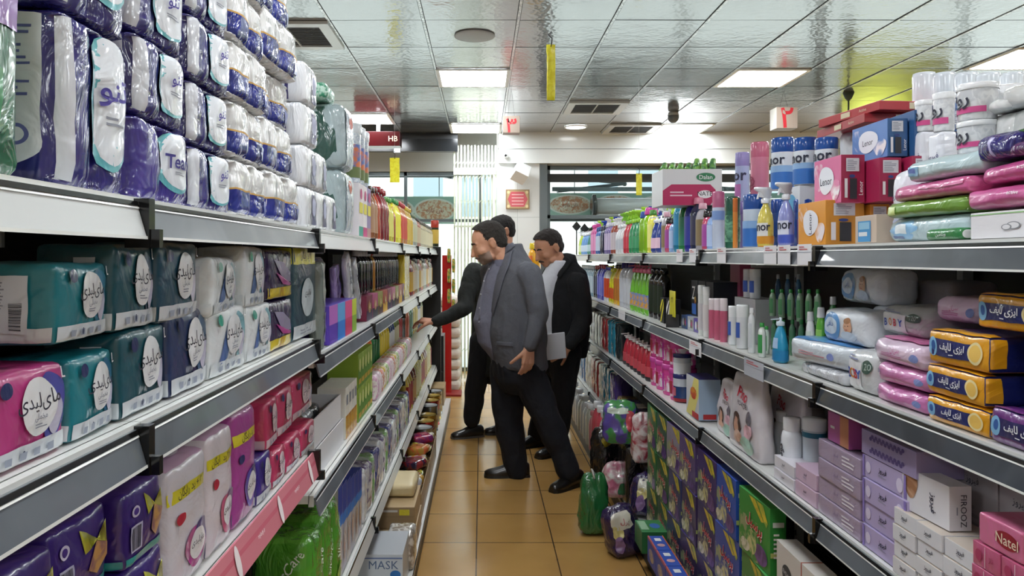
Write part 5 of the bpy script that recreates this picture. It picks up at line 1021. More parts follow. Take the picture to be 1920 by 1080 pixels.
easy(1737, 1848, Z+.053, 694, label='yellow and navy pack, second up in the stack of yellow packs', tilt=-.02)
easy(1741, 1851, Z+.114, 626, label='yellow and navy pack, third up in the stack of yellow packs', tilt=.02)
easy(1831, 1960, Z+.192, 556, X=.905, label='yellow and navy pack topmost, cut by the picture edge')
easy(1858, 1990, Z, 780, label='purple and navy pack on the shelf edge, cut by the picture edge', c='#6a2f7c', c2='#241f5a', dx=0)
put('adult_diaper_pack', pillow(.2, .06, .2, '#1f2a6c', seed=4), .90, 1.10, Z+.072, .2, 'deep navy pack lying above the purple one', 'diapers', 'yellow and navy packs')
put('adult_diaper_pack', pillow(.2, .055, .2, '#24307a', seed=5), .91, 1.12, Z+.134, .2, 'navy pack under the topmost yellow one', 'diapers', 'yellow and navy packs')
PKW = [('text','F',fa('سی‌ان').replace('\u200c',''),.1,.2,.35,m('#c25a9a'),{'wmax':.3}), ('lines','F',-.5,-.4,.4,.0,m('#b96a9a'),3), ('ell','F',.75,-.1,.14,.35,m('#7f8fc8','film')), ('ell','F',-.85,.1,.06,.25,m('#9a94a8'))]
sf(1641, 1735, Z, 730, '#c978b0', 'mauve-pink wipe pack at the foot of the pink pile beside the yellow packs', PKW, seed=11, grp='pink wipe packs')
sf(1645, 1735, Z+.044, 690, '#cf86b8', 'mauve-pink wipe pack in the middle of the pink pile', PKW, seed=12, grp='pink wipe packs', tilt=.04)
sf(1634, 1735, Z+.087, 642, '#dcc3d8', 'pale pink wipe pack with a magenta top on the pink pile', PKW+[('rect','T',-.8,-.8,.8,.8,m('#d86aa8','film'))], seed=13, grp='pink wipe packs', tilt=-.05)
sf(1752, 1835, Z+.185, 585, '#d9c0d6', 'pale pink wipe pack lying back behind the yellow stack', PKW, seed=14, X=.97, h=.05)
BB = [('rect','F',-.9,-.85,.25,.5,m('#e9eaee','film')), ('text','F','B',-.68,-.1,.36,m('#2f4fb0'),{'bold':.05}), ('text','F','O',-.42,-.1,.36,m('#d98a2c'),{'bold':.05}), ('text','F','B',-.16,-.1,.36,m('#c43a4a'),{'bold':.05}), ('text','F','Y',.08,-.1,.36,m('#3a5fc0'),{'bold':.05}), ('lines','F',-.8,.55,.1,.85,m('#8a90b4'),2), ('ell','F',.6,.35,.28,.34,m('#3f5a50','film')), ('text','F','120',.6,.35,.24,m('#a8b8b0'))]
sf(1589, 1640, Z, 660, '#c9cccd', 'white pack lettered BOBY standing at the shelf edge', BB, cat='diapers', name='diaper_pack', seed=15, d=.08)
sf(1652, 1735, Z+.140, 577, '#b4bab8', 'larger pack lettered BOBY lying above the pink pile', BB, cat='diapers', name='diaper_pack', seed=16, d=.16, X=.95)
FACE = [('ell','F',-.5,.0,.42,.85,m('#5f9ad4','film')), ('ell','F',-.5,.0,.3,.5,m('#c9dcee','film')), ('text','F',fa('دافی'),-.5,.08,.26,m('#2f5fa8'),{'wmax':.25}), ('ell','F',.28,.1,.17,.42,m('#dcae90','film')), ('ell','F',.26,.42,.15,.18,m('#a87a58','film')), ('ell','F',.2,.12,.02,.03,m('#3a2a28')), ('ell','F',.32,.12,.02,.03,m('#3a2a28')), ('ell','F',.26,-.1,.05,.03,m('#b4605a')), ('ell','F',.3,-.5,.3,.3,m('#c4d8ee','film'))]
sf(1545, 1622, Z+.098, 582, '#dfe5ec', 'white and blue wipe pack with a baby face, lower of the two', FACE, seed=17, d=.10, tilt=.05, X=.92)
sf(1573, 1655, Z+.197, 506, '#d9e0e8', 'white and blue wipe pack with a baby face, upper of the two', FACE, seed=18, d=.10, tilt=-.05, X=.99, h=.088)
put('wet_wipe_pack', pillow(.19, .195, .10, '#cfd4d8', seed=6), 1.0, 1.80, Z+.0, .10, 'white wipe pack under the upper baby-face pack', 'wipes')
sf(1490, 1590, Z+.032, 642, '#c9d2da', 'white wipe pack with a blue top lying slanted before the baby-face packs', [('rect','T',-.9,-.9,.9,.9,m('#4f8fcc','film')), ('lines','F',-.6,-.3,.2,.1,m('#c98a94'),2), ('ell','F',.3,-.1,.1,.3,m('#7f8fc8'))], seed=19, d=.13, tilt=.15, h=.064)
sf(1502, 1582, Z, 690, '#c4c6cc', 'grey-white crumpled wipe pack lying flat at the shelf edge', seed=20, d=.13, h=.030, kind='wrap')
sf(1585, 1600, Z, 560, '#c9ccd0', 'pale pouch squeezed behind the BOBY pack', X=1.02, h=.058, d=.10)
put('diaper_bag', pillow(.24, .24, .14, mottle('#c78fb0', '#d9d0d6', 9, .3, .7), seed=21, kind='wrap', crink=.006), 1.03, 1.25, Z, .14, 'large pink and clear bag at the back of the second shelf', 'bag')
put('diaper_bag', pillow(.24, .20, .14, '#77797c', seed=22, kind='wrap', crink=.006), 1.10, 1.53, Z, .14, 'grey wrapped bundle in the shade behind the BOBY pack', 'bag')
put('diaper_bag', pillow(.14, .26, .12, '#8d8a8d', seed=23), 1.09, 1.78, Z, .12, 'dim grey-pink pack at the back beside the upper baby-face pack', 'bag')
# hand wash, green-capped bottles, lotions
B_ = lambda px, wpx, pt, z, X, kind, body, cap, label, nm='lotion_bottle', lab=None, pat=None, txt=(), grp='toiletry bottles on the second shelf': bottle(nm, kind, wpx*Yof(px, X)/F/2, Zof(pt, Yof(px, X))-z, body, cap, X, Yof(px, X), z, label, 'bottle', grp, lab, pat, texts=txt)
B_(1450, 36, 596, Z, .885, 'bulb', '#2f9ac4', '#cfe0ec', 'blue liquid hand wash bottle with pump at the shelf edge', 'hand_wash_bottle', None, [(.05,.28,'#1f7fb4',-3.14,3.14), (.32,.55,'#a8c8e8',-.7,.7)])
B_(1422, 18, 606, Z, .885, 'slim', '#dfe6e0', '#3aa04a', 'slim white bottle with green cap beside the blue hand wash', lab='#3f9a52')
B_(1432, 14, 612, Z, .93, 'slim', '#cfe0d4', '#3aa04a', 'slim pale bottle with green cap behind the blue hand wash', lab='#5aa868')
B_(1403, 17, 578, Z, .89, 'slim', '#e2e5e8', '#e8eaec', 'white lotion bottle with grey side next to the green-capped ones', lab='#cfd5da')
B_(1381, 23, 572, Z, .89, 'can', '#e2e4e8', '#eceef0', 'white lotion bottle with blue print, nearer of two', pat=[(.25,.6,'#3f62b8',-.8,.8)])
B_(1366, 17, 574, Z, .90, 'can', '#e2e4e8', '#eceef0', 'white lotion bottle with blue print, farther of two', pat=[(.25,.6,'#3f62b8',-.8,.8)])
for i, px in enumerate((1350, 1339, 1329)): B_(px, 14, 560, Z-.005, .90, 'can', '#c4607c', '#e2d6da', 'rose pink bottle with white top, %s from the lotions' % ordn(i), grp='rose bottles')
B_(1318, 13, 538, Z-.005, .90, 'tub', '#e0e2e0', '#e6e8e6', 'tall white canister beside the rose bottles', lab='#d4d0d0')
B_(1309, 13, 535, Z-.008, .90, 'tub', '#d9dcd8', '#e0e2e0', 'tall off-white canister, farther of two', lab='#c9c4c8')
for i, px in enumerate((1390, 1402)): B_(px+4, 20, 505, Z+.165, 1.0, 'can', '#e0e3e8', '#e9ebee', 'white and blue lotion bottle on the upper tier, %s of two' % ordn(i), pat=[(.2,.6,'#3458b0',-1,1)], grp='upper tier lotions')
put('clear_shelf_block', barcode_box(.22, .163, .1, '#c9ccd0', []), 1.0, Yof(1396, 1.0), Z, .1, 'white carton under the upper tier lotions', 'box')
put('pink_carton', barcode_box(.12, .30, .06, '#a84a68', []), 1.06, Yof(1378, 1.06), Z, .06, 'tall dusky pink carton at the back of the second shelf', 'box')
for i in range(6):
    px = 1443+17*i; B_(px, 15, 543, Z+.11, 1.02, 'slim', '#9fc4a4', '#2f9a44', 'clear green-capped bottle of the raised row, %s from the lotions' % ordn(i), grp='green-capped bottles', lab='#5fa870')
    B_(px+3, 15, 600, Z, 1.0, 'slim', '#4f8a68', '#2f8a4a', 'green bottle under the raised row, %s from the lotions' % ordn(i), grp='lower green bottles')
for i, px in enumerate((1452, 1470, 1490)): B_(px+2, 13, 515, Z+.11, 1.12, 'slim', '#3f6a8c', '#b9bfc4', 'small bottle with a grey cap at the very back, %s of three' % ordn(i), grp='grey-capped bottles')
B_(1531, 22, 577, Z, .93, 'shampoo', '#5fae3a', '#e6e8ea', 'bright green bottle with white cap and leaf print', lab='#8fc45a')
B_(1512, 20, 585, Z, .93, 'shampoo', '#e2e4e4', '#e2e4e4', 'white-capped bottle with a black curve beside the bright green one', lab='#c9d4cc')
B_(1524, 24, 556, Z, 1.02, 'slim', '#3f8a4a', '#e6e8ea', 'white-capped green bottle behind, nearer of two'); B_(1553, 24, 557, Z, 1.04, 'slim', '#3f8a4a', '#e6e8ea', 'white-capped green bottle behind, beside the baby-face packs')
# shoe polish and void
zz = 1.172
yc = 3.05
for i in range(3): put('polish_box', barcode_box(.10, .16-.05*i*0, .12, '#20242e', [('text','F','Z',-.2,.3,.5,WP), ('rect','F',-.7,-.9,.6,-.3,m('#3a66b0')), ('ell','F',.3,-.1,.3,.2,mottle('#c9c23a', '#8a3a3a', 50))]), .96, 3.10+.11*i, zz+.062, .12, 'dark box with yellow-blue print above the small tins, %s from the camera' % ordn(i), 'box', 'dark polish boxes')
for i in range(4): put('polish_box', barcode_box(.09, .06, .14, ['#7f8490', '#5a4a9c', '#b0b4b8', '#46649c'][i], [('ell','F',-.3,0,.3,.6,m('#d9dce0')), ('rect','F',.1,-.6,.8,.6,mottle('#5a7f4a', '#c44a8a', 60))]), .93, 3.08+.1*i, zz, .14, 'small multi-coloured carton low on the shelf, %s from the camera' % ordn(i), 'box', 'small low cartons')
for i in range(2): put('polish_box', barcode_box(.075, .125, .05, '#17181c', [('poly','F',[(-.9,-.9),(-.4,-.9),(.9,.2),(.9,.8)],m('#dfd83a' if i else '#e2e2e2')), ('poly','F',[(-.9,-.2),(-.9,.3),(.2,.9),(.7,.9)],m('#dfd83a' if i else '#e2e2e2'))]), .895, 3.53+.12*i, zz, .05, 'black box with diagonal %s stripes beside the price card' % ('yellow' if i else 'white'), 'box', 'striped polish boxes')
p = Pack(.10, .004, .12, m('#dcd62a', 'film'), crink=.002, n=5); p.text('F', fa('۴۲'), 0, .3, .3, m('#4a4420')); put('yellow_card', p.mesh('card'), .885, 3.42, zz+.05, .004, 'bright yellow price card sticking up among polish boxes', 'card')
a = MB(); a.box((-.002,-.03,0),(.002,.03,.06), m('#3a3a3a')); obj('card_holder', a.mesh('card_holder'), bpy.data.objects['yellow_card'], (0,0,-.05))
bottle_row(XF+.02, 3.76, 6.9, zz, [
  (3, 'detergent_bottle', 'slim', .045, .27, '#101114', '#101114', '#1c2a1c', 'black bottle'),
  (5, 'detergent_bottle', 'bulb', .045, .285, '#6fb83a', '#d86a8a', mottle('#d9a03a', '#4f8ad0', 60), 'green gaudy bottle with pink cap'),
  (3, 'detergent_bottle', 'slim', .052, .29, '#b9bcc4', '#3a2f8c', '#c4c8d0', 'silver bottle with indigo cap'),
  (2, 'detergent_bottle', 'oil', .048, .275, '#d9a82a', '#2a1f18', '#b9762a', 'yellow bottle with dark brown cap'),
  (2, 'detergent_bottle', 'bulb', .045, .27, '#d6d024', '#d6d024', '#c9562a', 'yellow and orange bottle'),
  (2, 'detergent_bottle', 'slim', .045, .26, '#dcdfe4', '#3f3fa0', '#d9502a', 'white bottle with orange label'),
  (3, 'detergent_bottle', 'slim', .045, .27, '#5a5ac8', '#c4344c', '#7a7ad8', 'violet-blue bottle with red cap'),
  (2, 'detergent_bottle', 'slim', .045, .26, '#15161c', '#c9302c', '#2c2f44', 'black and red bottle'),
  (20, 'detergent_bottle', 'slim', .045, .255, '#7f9fb4', '#dfe4e8', '#aebfcc', 'grey-blue bottle with white cap')], 'past the polish boxes', 'detergent bottles on the second shelf', seed=31, gap=.012)
# ================================================================== BABY-CARE SIDE, third shelf
Z = .832
FB = lambda hv=.42: [('text','F',FZ,-.05,.2,hv,m('#20223a'),{'wmax':.3,'bold':.04}), ('lines','F',-.25,-.35,.15,-.15,GREYINK,2)]
# purple stacks
def stack(px0, px1, pts, base, arts, lab, grp, X=.885, d=.12, film=False, z0=Z, side=None, n0=0):
    z = z0; yc, wd = span(px0, px1, X)
    for i, h in enumerate(pts):
        put('soap_box', barcode_box(wd-.004, h-.002, d, base, arts, side=side, kind='film' if film else 'card', **(dict(crink=.001, n=6) if film else {})), X + .004*(i % 2), yc+(.004 if i % 2 else -.003), z, d, lab % ordn(i), 'soap box', grp); z += h
    return z
PURP = FB()+[('ell','F',-.72,.0,.12,.5,m('#d6cde6')), ('ell','F',.72,-.1,.14,.6,m('#d9d0ea')), ('rect','F',-1,-1,-.9,1,m('#8a78c0')), ('rect','F',.9,-1,1,1,m('#8a78c0'))]
zt = stack(1616, 1700, [.053]*4, '#b3a6cf', PURP, 'lilac soap box lettered in navy, %s up in the lilac stack', 'lilac soap boxes', d=.13)
yc, wd = span(1614, 1716, .885); p = Pack(wd, .13, .056, m('#9f93bf', 'card'), r=.001)
for v0 in (.45, -.55):
    for k in range(9):
        for q_ in range(2): p.ell('F', -.62+.14*k+.07*q_, v0+.22*q_, .055, .16, m('#5a4a84'), n=10); p.layer -= 1
put('soap_box', p.mesh('box'), .887, yc, zt, .13, 'lilac patterned soap box topmost of the lilac stack', 'soap box', 'lilac soap boxes')
FILM = [('text','F',FZ,-.1,.1,.34,m('#6a5a84'),{'wmax':.2}), ('lines','F',.2,-.6,.8,.6,m('#e2dce4'),3), ('rect','P',-.8,-.8,.8,.8,m('#c4bfd6')), ('bars','P',-.6,-.6,.7,.3,m('#5a5a74'),14,False)]
zt = stack(1533, 1612, [.048]*4, '#a898b0', FILM, 'film-wrapped mauve multipack of soap, %s up in its stack', 'film-wrapped mauve soaps', d=.13, film=True)
stack(1490, 1530, [.044]*2, '#cbb0c6', FB(.3), 'pale pink soap box beside the mauve multipacks, %s up', 'pale pink soap boxes', d=.1)
stack(1450, 1488, [.035]*2, '#d9d6de', FB(.4), 'white soap box with pink script by the pill jars, %s up', 'white soap boxes by the jars', d=.11)
box(1552, 1592, Z+.194, 0, .10, '#b05a9c', [('rect','F',.2,-1,1,1,m('#c98a6a')), ('lines','F',-.7,-.2,0,.2,WP,1)], 'magenta box with a face print above the mauve multipacks', h=.075, X=.90)
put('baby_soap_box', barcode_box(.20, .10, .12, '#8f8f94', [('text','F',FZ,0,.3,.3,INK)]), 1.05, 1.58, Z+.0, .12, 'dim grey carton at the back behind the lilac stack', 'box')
# white firooz grid 3 columns
GR = FB(.45)
for c_, (a_, b_, n_, w_) in enumerate(((1673, 1716, 4, 'first'), (1717, 1766, 4, 'second'), (1767, 1834, 4, 'third'))):
    yc, wd = span(a_, b_, .875 if 0 else .872+.002); 
    for k in range(n_):
        h = .0347; put('soap_box', barcode_box(wd-.003, h-.0015, .10, '#d9dadf', GR, top='#c9bdb0'), .874+.003*((k+c_) % 2), yc, Z+.0347*k, .10, 'white soap box of the white block, %s column, %s up' % (w_, ordn(k)), 'soap box', 'white soap box block')
# big baby box leaning on top and tall grey-white boxes behind
p = Pack(.143, .045, .086, m('#dddbe0', 'card'), r=.001); p.ell('F', -.6, .3, .3, .6, mottle('#9a6a48', '#d9b496', 12), .1); p.text('F', FZ, .35, -.1, .3, m('#20223a'), rot=-90, wmax=.8, bold=.04); p.text('P', 'FIROOZ', .25, -.1, .2, m('#3a3b46'), rot=-90, wmax=.8); p.lines('P', -.4, -.5, -.2, .3, GREYINK, 1)
put('baby_shampoo_box', p.mesh('box'), .893, 1.485, Z+.140, .045, 'large white box lettered FIROOZ with a child photo, on the white block', 'box', None, .06)
for i, (y, w_, h) in enumerate(((1.47, .13, .25), (1.34, .12, .245), (1.215, .10, .24))):
    put('baby_shampoo_box', barcode_box(w_, h, .09, '#b4b2b6', [('text','F',FZ,-.1,.75,.1,INK,{'wmax':.6}), ('rect','F',-.9,-.9,.9,-.5,m('#c9c7cc')), ('lines','F',-.6,-.4,.5,.4,m('#a09ea4'),6)]), .985, y, Z, .09, 'tall grey-white shampoo box behind the white block, %s' % ['beside the lilac stack', 'in the middle of the row', 'behind the pink soap'][i], 'box')
# pink soaps
PS = [('rect','F',-.06,-.9,-.02,.9,m('#e8d4dc')), ('text','F',fa('ناژ'),.4,0,.4,m('#8a2440')), ('ell','F',-.5,0,.25,.5,m('#a83a60'))]
for r_ in range(4):
    for c_ in range(3):
        yc = 1.275 - .072*c_; put('soap_bar_box', barcode_box(.069, .0405, .08, '#c05a80', PS, kind='film', crink=.0006, n=3), .872+.002*(r_ % 2), yc, Z+.0415*r_, .08, 'small pink soap box of the pink block, %s column, %s up' % (ordn(c_), ordn(r_)), 'soap box', 'pink soap block')
p = Pack(.105, .09, .052, m('#cf6f95', 'film'), r=.004, n=4); p.ell('F', .35, 0, .55, .55, m('#8f1c2c')); p.text('F', 'Natel', .35, 0, .5, m('#e8d9c0'), wmax=.5)
put('soap_bar_box', p.mesh('box'), .876, 1.245, Z+.167, .09, 'pink soap box with a dark red oval lettered Natel, atop the pink block', 'soap box')
# jars, powder bags, tubs
X9 = .89
B_(1466, 38, 783, Z, .905, 'pill', '#e2e5ea', '#e9ebef', 'white vitamin jar at the front of the jar group', 'vitamin_jar', None, [(.3,.6,'#c9ccd4',-1,0)], ((fa('کودک'), .4, .03, '#30323e', 90),), 'white jars')
B_(1452, 34, 772, Z, .97, 'pill', '#dcdfe4', '#e4e6ea', 'white vitamin jar behind, nearest the powder bags', 'vitamin_jar', '#d4d8de', grp='white jars')
B_(1506, 42, 785, Z, .95, 'tub', '#c9d2da', '#e4e8ec', 'white tub with a dark teal ring under its lid', 'vitamin_jar', None, [(.72,.80,'#2a6a84',-3.14,3.14)], grp='white jars')
B_(1481, 26, 770, Z, 1.04, 'pill', '#d4d8dc', '#e0e3e6', 'small white jar between the tub and the vitamin jar', 'vitamin_jar', grp='white jars')
PB = [('text','F','Pino',-.1,.5,.2,m('#b3263a'),{'bold':.03,'rot':-8}), ('text','F','POWDER',.0,.24,.09,m('#3a3440')), ('ell','F',-.35,-.3,.28,.3,m('#4a2f28','film')), ('ell','F',-.35,-.32,.17,.2,m('#d9a58c','film')), ('ell','F',-.25,-.62,.3,.16,m('#dcb09a','film')), ('ell','F',.35,-.72,.38,.2,m('#a9cfc0','film')), ('ell','F',.4,-.35,.25,.2,m('#dfb3bf','film')), ('ell','F',.42,.0,.12,.18,m('#6a6470','film'))]
def powder(px0, px1, pt, label, X=.89, seed=0, dx=0, tilt=0):
    yc, wd = span(px0, px1, X); h = hgt(pt, yc, Z); put('powder_bag', bag(wd, h, .055, mottle('#cfc9d0', '#dcd7dc', 8, .3, .6), PB, seed, taper=.6), X, yc, Z, .055, label, 'powder bag', 'white powder bags', tilt, 0, dx)
powder(1366, 1424, 706, 'white powder bag lettered Pino with a woman print, front one', seed=1)
powder(1334, 1367, 716, 'white powder bag lettered Pino, half behind the front one', seed=2, dx=.02)
powder(1436, 1500, 722, 'white powder bag lettered Pino, folded, behind the white jars', X=1.0, seed=3)
put('powder_bag', bag(.2, .24, .1, '#b9b0b4', [], 4), 1.06, 2.55, Z, .1, 'greyish powder bag at the back between the Pino bags', 'powder bag')
B_(1321, 28, 712, Z-.004, .95, 'jar', '#c9cdb4', '#9da6a4', 'clear tub of pale green powder with a black script label', 'glass_tub', '#b4b894', grp='tubs')
def detbox(px0, px1, z, pt, base, label, X=.89, d=.07, ytop=None):
    yc, wd = span(px0, px1, X); h = hgt(pt, yc, z); p = Pack(wd, d, h, m(base, 'card'), r=.001, top=m('#221f5c', 'card')); p.poly('F', [(-1,-1),(.2,-1),(1,.2),(1,1),(.3,1)], m('#d9cf7a')); p.ell('F', .2, .2, .5, .3, mottle('#c94a3a', '#e0a03a', 40)); p.rect('F', .0, -1, 1, -.7, m('#b02a30')); p.rect('P', -1,-1,1,1, m('#9fb4cc')); p.rect('P', -.6,-.95,.6,-.7, m('#b02a30'))
    put('detergent_box', p.mesh('box'), X, yc, z, d, label, 'box')
detbox(1287, 1310, Z-.004, 706, '#c9ccd4', 'detergent box with dark blue top and yellow sash, next to the blue tubs', d=.09)
put('carton_box', pillow(.14, .10, .12, '#dcdde0', seed=4, kind='card', crink=.001), .96, Yof(1318, .96)+.05, Z+.205, .12, 'torn white carton lying over the detergent box', 'box') if 0 else None
for i, (px, X, w_) in enumerate(((1263, .90, 'front'), (1281, 1.02, 'back'))):
    B_(px, 34, 700, Z-.006, X, 'tub', '#24447c', '#2a2f6a', 'dark blue stain remover tub with a red foot, %s one' % w_, 'stain_tub', None, [(.0,.12,'#a02a34',-3.14,3.14), (.55,.83,'#c9d0dc',-3.14,3.14), (.2,.5,'#c96a7a',-.5,.5)], grp='stain remover tubs')
    Y = Yof(px, X); B_(px, 32, 663, Zof(705, Y), X, 'tub', '#cdd4de', '#23285c', 'white stain remover tub with navy lid, upper, %s one' % w_, 'stain_tub', None, [(.1,.6,'#dfe3ea',-3.14,3.14)], grp='stain remover tubs')
for i, y in enumerate((3.50, 3.64, 3.78, 3.90)):
    for k in range(2): bottle('powder_tub', 'tub', .062, .15, '#d84a9c', '#c05a3a' if k else '#c94aa0', .895+.0*i, y, Z-.01+.151*k, 'magenta and white stain powder tub, %s from the blue tubs, %s tier' % (ordn(i), ['lower', 'upper'][k]), 'tub', 'magenta tubs', mottle('#d84a9c', '#efe9f0', 30), [(.15,.7,'#c81fb0',-.2,.25)] if i == 1 else [(.2,.6,'#b0304a',-.5,.4)])
for i in range(7):
    bottle('softener_bottle', 'bulb', .047, .20, '#b02f40', '#e2dde0', .895, 4.03+.105*i, Z-.01, 'red bottle with a white neck on the third shelf, %s from the magenta tubs' % ordn(i), 'bottle', 'red white-necked bottles', '#c9505c', [(.0,.12,'#2c2a30',-3.14,3.14)])
for i in range(14):
    c_ = [('#1b2a30', 'black'), ('#2f8aa4', 'teal'), ('#b03a3f', 'brick red'), ('#c9cfc9', 'off-white'), ('#8e9294', 'silver')][[0,1,1,2,2,3,3,4,4,4,3,4,4,3][i]]
    put('softener_pouch', pillow(.13, .24+.03*(i > 7), .10, mottle(c_[0], '#dfe1e2' if i > 4 else c_[0], 16, .25, .8), seed=i % 5, kind='wrap', crink=.006), .89, 4.84+.148*i, Z-.01, .10, '%s refill pouch on the third shelf, %s after the red bottles' % (c_[1], ordn(i)), 'pouch', 'refill pouches on the third shelf')
# fourth shelf, far bays
Z = .42
L4 = [('#2a2050', 'dark violet bag'), ('#e0ddd4', 'white bag with red script'), ('#3f2f7a', 'violet bag'), ('#7a6430', 'bronze and violet bag'), ('#43307c', 'purple bag'), ('#43307c', 'violet tall bag'), ('#1f6f8a', 'teal bag'), ('#1f6f8a', 'dark teal bag'), ('#c9ccc0', 'cream bag'), ('#b03a3a', 'red bag'), ('#b03a3a', 'brick red bag'), ('#d0d2c8', 'ivory bag'), ('#b9bcae', 'pale olive bag'), ('#4a7ab4', 'blue bag'), ('#6f9ac4', 'light blue bag'), ('#c9cfd4', 'grey white bag')]
for i, (c_, w_) in enumerate(L4[5:]):
    y = 5.0 + .178*i; art = [('text','F',fa('پرل'),0,.3,.28,m('#a82430'),{'wmax':.7}), ('rect','F',-.8,.7,.8,.9,m('#d9c06a'))] if i == 99 else [('ell','F',0,.1,.5,.4,mottle(c_, '#e0e0e6', 20))]
    put('detergent_bag', pillow(.165, .29 if i < 3 else .27, .12, c_, art, i % 5, 'wrap', .005), .89, y, Z, .12, '%s on the low far shelf, %s from its near end' % (w_, ordn(i)), 'bag', 'bags on the low far shelf', tilt=random.Random(i).uniform(-.1,.1))
# ================================================================== BABY-CARE SIDE, base deck
Z = .12
PER = lambda c: [('rect','F',-1,-1,.3,.25,mottle(c,'#8f9a70',26,thr=(.5,.6))), ('poly','F',[(-.3,.95),(.5,.4),(.65,.45),(.1,.95)],mottle('#d9c23a','#b9a030',20)), ('poly','F',[(.2,.95),(.8,.35),(.9,.5),(.6,.95)],mottle('#d9c23a','#8aa040',20)), ('ell','F',.45,-.62,.42,.3,mottle('#4a2f6a','#6a4a90',30)), ('ell','F',-.1,-.45,.3,.38,mottle('#c9c48a',c,24)), ('ell','F',-.55,-.7,.3,.2,mottle('#dcd6c4','#7a8a4a',30)), ('text','F',fa('پرسیل'),.05,.12,.36,m('#e8dcd8'),{'wmax':.92,'bold':.09,'rot':-10}), ('text','F',fa('پرسیل'),.05,.13,.34,m('#c0202c'),{'wmax':.86,'bold':.03,'rot':-10}), ('rect','P',-.7,.45,.7,.6,m('#c9d0c4')), ('lines','P',-.6,-.5,.6,.3,m('#dfe4da'),6), ('rect','P',-1,-.45,1,-.3,m('#a9b86a'))]
def persil(y, z, w_, h, c, label, top, X=.86, d=.05, tilt=0, grp='big washing powder boxes'): put('washing_powder_box', barcode_box(w_, h, d, c, PER(c), top=top), X, y, z, d, label, 'washing powder', grp, tilt)
GN, BL, IN = '#2f8a3a', '#274fa8', '#3a2a6a'
cols_ = [(2.34, GN, '#4fae5a', 'green'), (2.585, BL, '#3f62c4', 'royal blue'), (2.83, IN, '#4a3a8a', 'indigo'), (3.07, '#5a4a7a', '#4a3a8a', 'dull violet'), (3.30, '#8a8494', '#5a4a9c', 'white-headed'), (3.52, '#3a5a4a', '#3f7a52', 'mixed green'), (3.74, '#2c7040', '#3f8a52', 'deep green')]
for i, (y, c_, t_, w_) in enumerate(cols_):
    for k in range(3):
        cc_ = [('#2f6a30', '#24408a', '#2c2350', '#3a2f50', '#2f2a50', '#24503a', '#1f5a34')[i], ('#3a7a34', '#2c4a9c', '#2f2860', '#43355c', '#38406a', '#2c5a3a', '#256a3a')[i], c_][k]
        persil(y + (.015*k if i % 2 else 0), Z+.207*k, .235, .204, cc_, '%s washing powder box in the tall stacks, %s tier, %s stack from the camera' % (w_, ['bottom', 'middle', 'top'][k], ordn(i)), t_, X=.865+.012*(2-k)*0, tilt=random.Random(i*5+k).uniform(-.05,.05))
# white-orange boxes at the near end
for i, (y, c_) in enumerate(((2.10, '#cfcac4'), (1.93, '#d9d4ce'))):
    for k in range(2):
        p = Pack(.165, .06, .27, m(c_, 'card'), r=.001, side=m('#b9492c', 'card')); p.ell('F', -.1, .45, .4, .2, m('#3a3c40')); p.text('F', 'EVDOX', -.1, .45, .12, m('#c9ccd0'), wmax=.34, rot=-10); p.poly('F', [(-1,-1),(1,-1),(1,.1),(.2,-.1)], m('#c25a34')); p.ell('F', .3, -.5, .35, .3, mottle('#3f4a7a', '#c9b9a4', 20))
        put('cleaner_box', p.mesh('box'), .875, y, Z+.272*k, .06, 'white box with an orange side after the green powder box, %s stack, %s tier' % (ordn(i), ['lower', 'upper'][k]), 'box', 'white and orange boxes')
p = pillow(.2, .30, .16, '#d4d6d8', [('rect','F',-.9,.5,.9,.95,m('#e0c41c','film')), ('ell','F',-.2,.35,.35,.3,m('#26282c')), ('ell','F',-.2,.35,.3,.25,m('#e2e4e6'))], 3)
put('puppy_pad_pack', p, .86, 1.70, Z+.20, .16, 'white pack with yellow top band and black curved lines low on the deck', 'pack')
put('cleaner_box', barcode_box(.2, .198, .16, '#5a3328', []), .86, 1.70, Z, .16, 'dark brown carton under the yellow-topped pack', 'box')
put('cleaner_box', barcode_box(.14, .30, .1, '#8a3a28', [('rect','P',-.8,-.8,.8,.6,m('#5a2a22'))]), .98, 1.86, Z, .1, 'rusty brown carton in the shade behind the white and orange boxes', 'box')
# low row at the deck front
for i in range(8):
    y = 2.28+.165*i; put('powder_box', barcode_box(.16, .11+.0*i, .07, '#2a4aa8', [('rect','F',-1,.86,1,1,m('#c9602c')), ('ell','F',0,-.1,.6,.5,mottle('#8a84a4','#c9b07a',24)), ('rect','T',-.6,-.4,-.2,.4,WP), ('ell','T',.4,0,.2,.5,m('#c9a0a8')), ('rect','T',-1,-1,1,-.85,m('#c9602c')), ('rect','T',-1,.85,1,1,m('#c9602c'))], top='#2450b4'), .755, y, Z, .07, 'low blue box with orange edges along the deck front, %s from the camera' % ordn(i), 'box', 'low blue boxes') if i < 7 else None
put('powder_box', barcode_box(.16, .10, .12, '#2a6a3c', [('ell','T',0,.3,.4,.4,m('#2f62a8')), ('rect','T',-.8,-.9,.6,-.3,m('#8fb494'))], top='#2f7a46'), .745, 3.50, Z, .12, 'low green box with a blue disc at the deck corner', 'box')
put('powder_box', barcode_box(.2, .11, .14, '#a82430', [('ell','T',.1,0,.5,.6,m('#c9c4c4')), ('lines','T',-.3,-.4,.5,.4,m('#3a3a44'),3)], top='#b52a36'), .70, 3.36, Z, .12, 'low red box with white label at the deck corner', 'box') if 0 else None
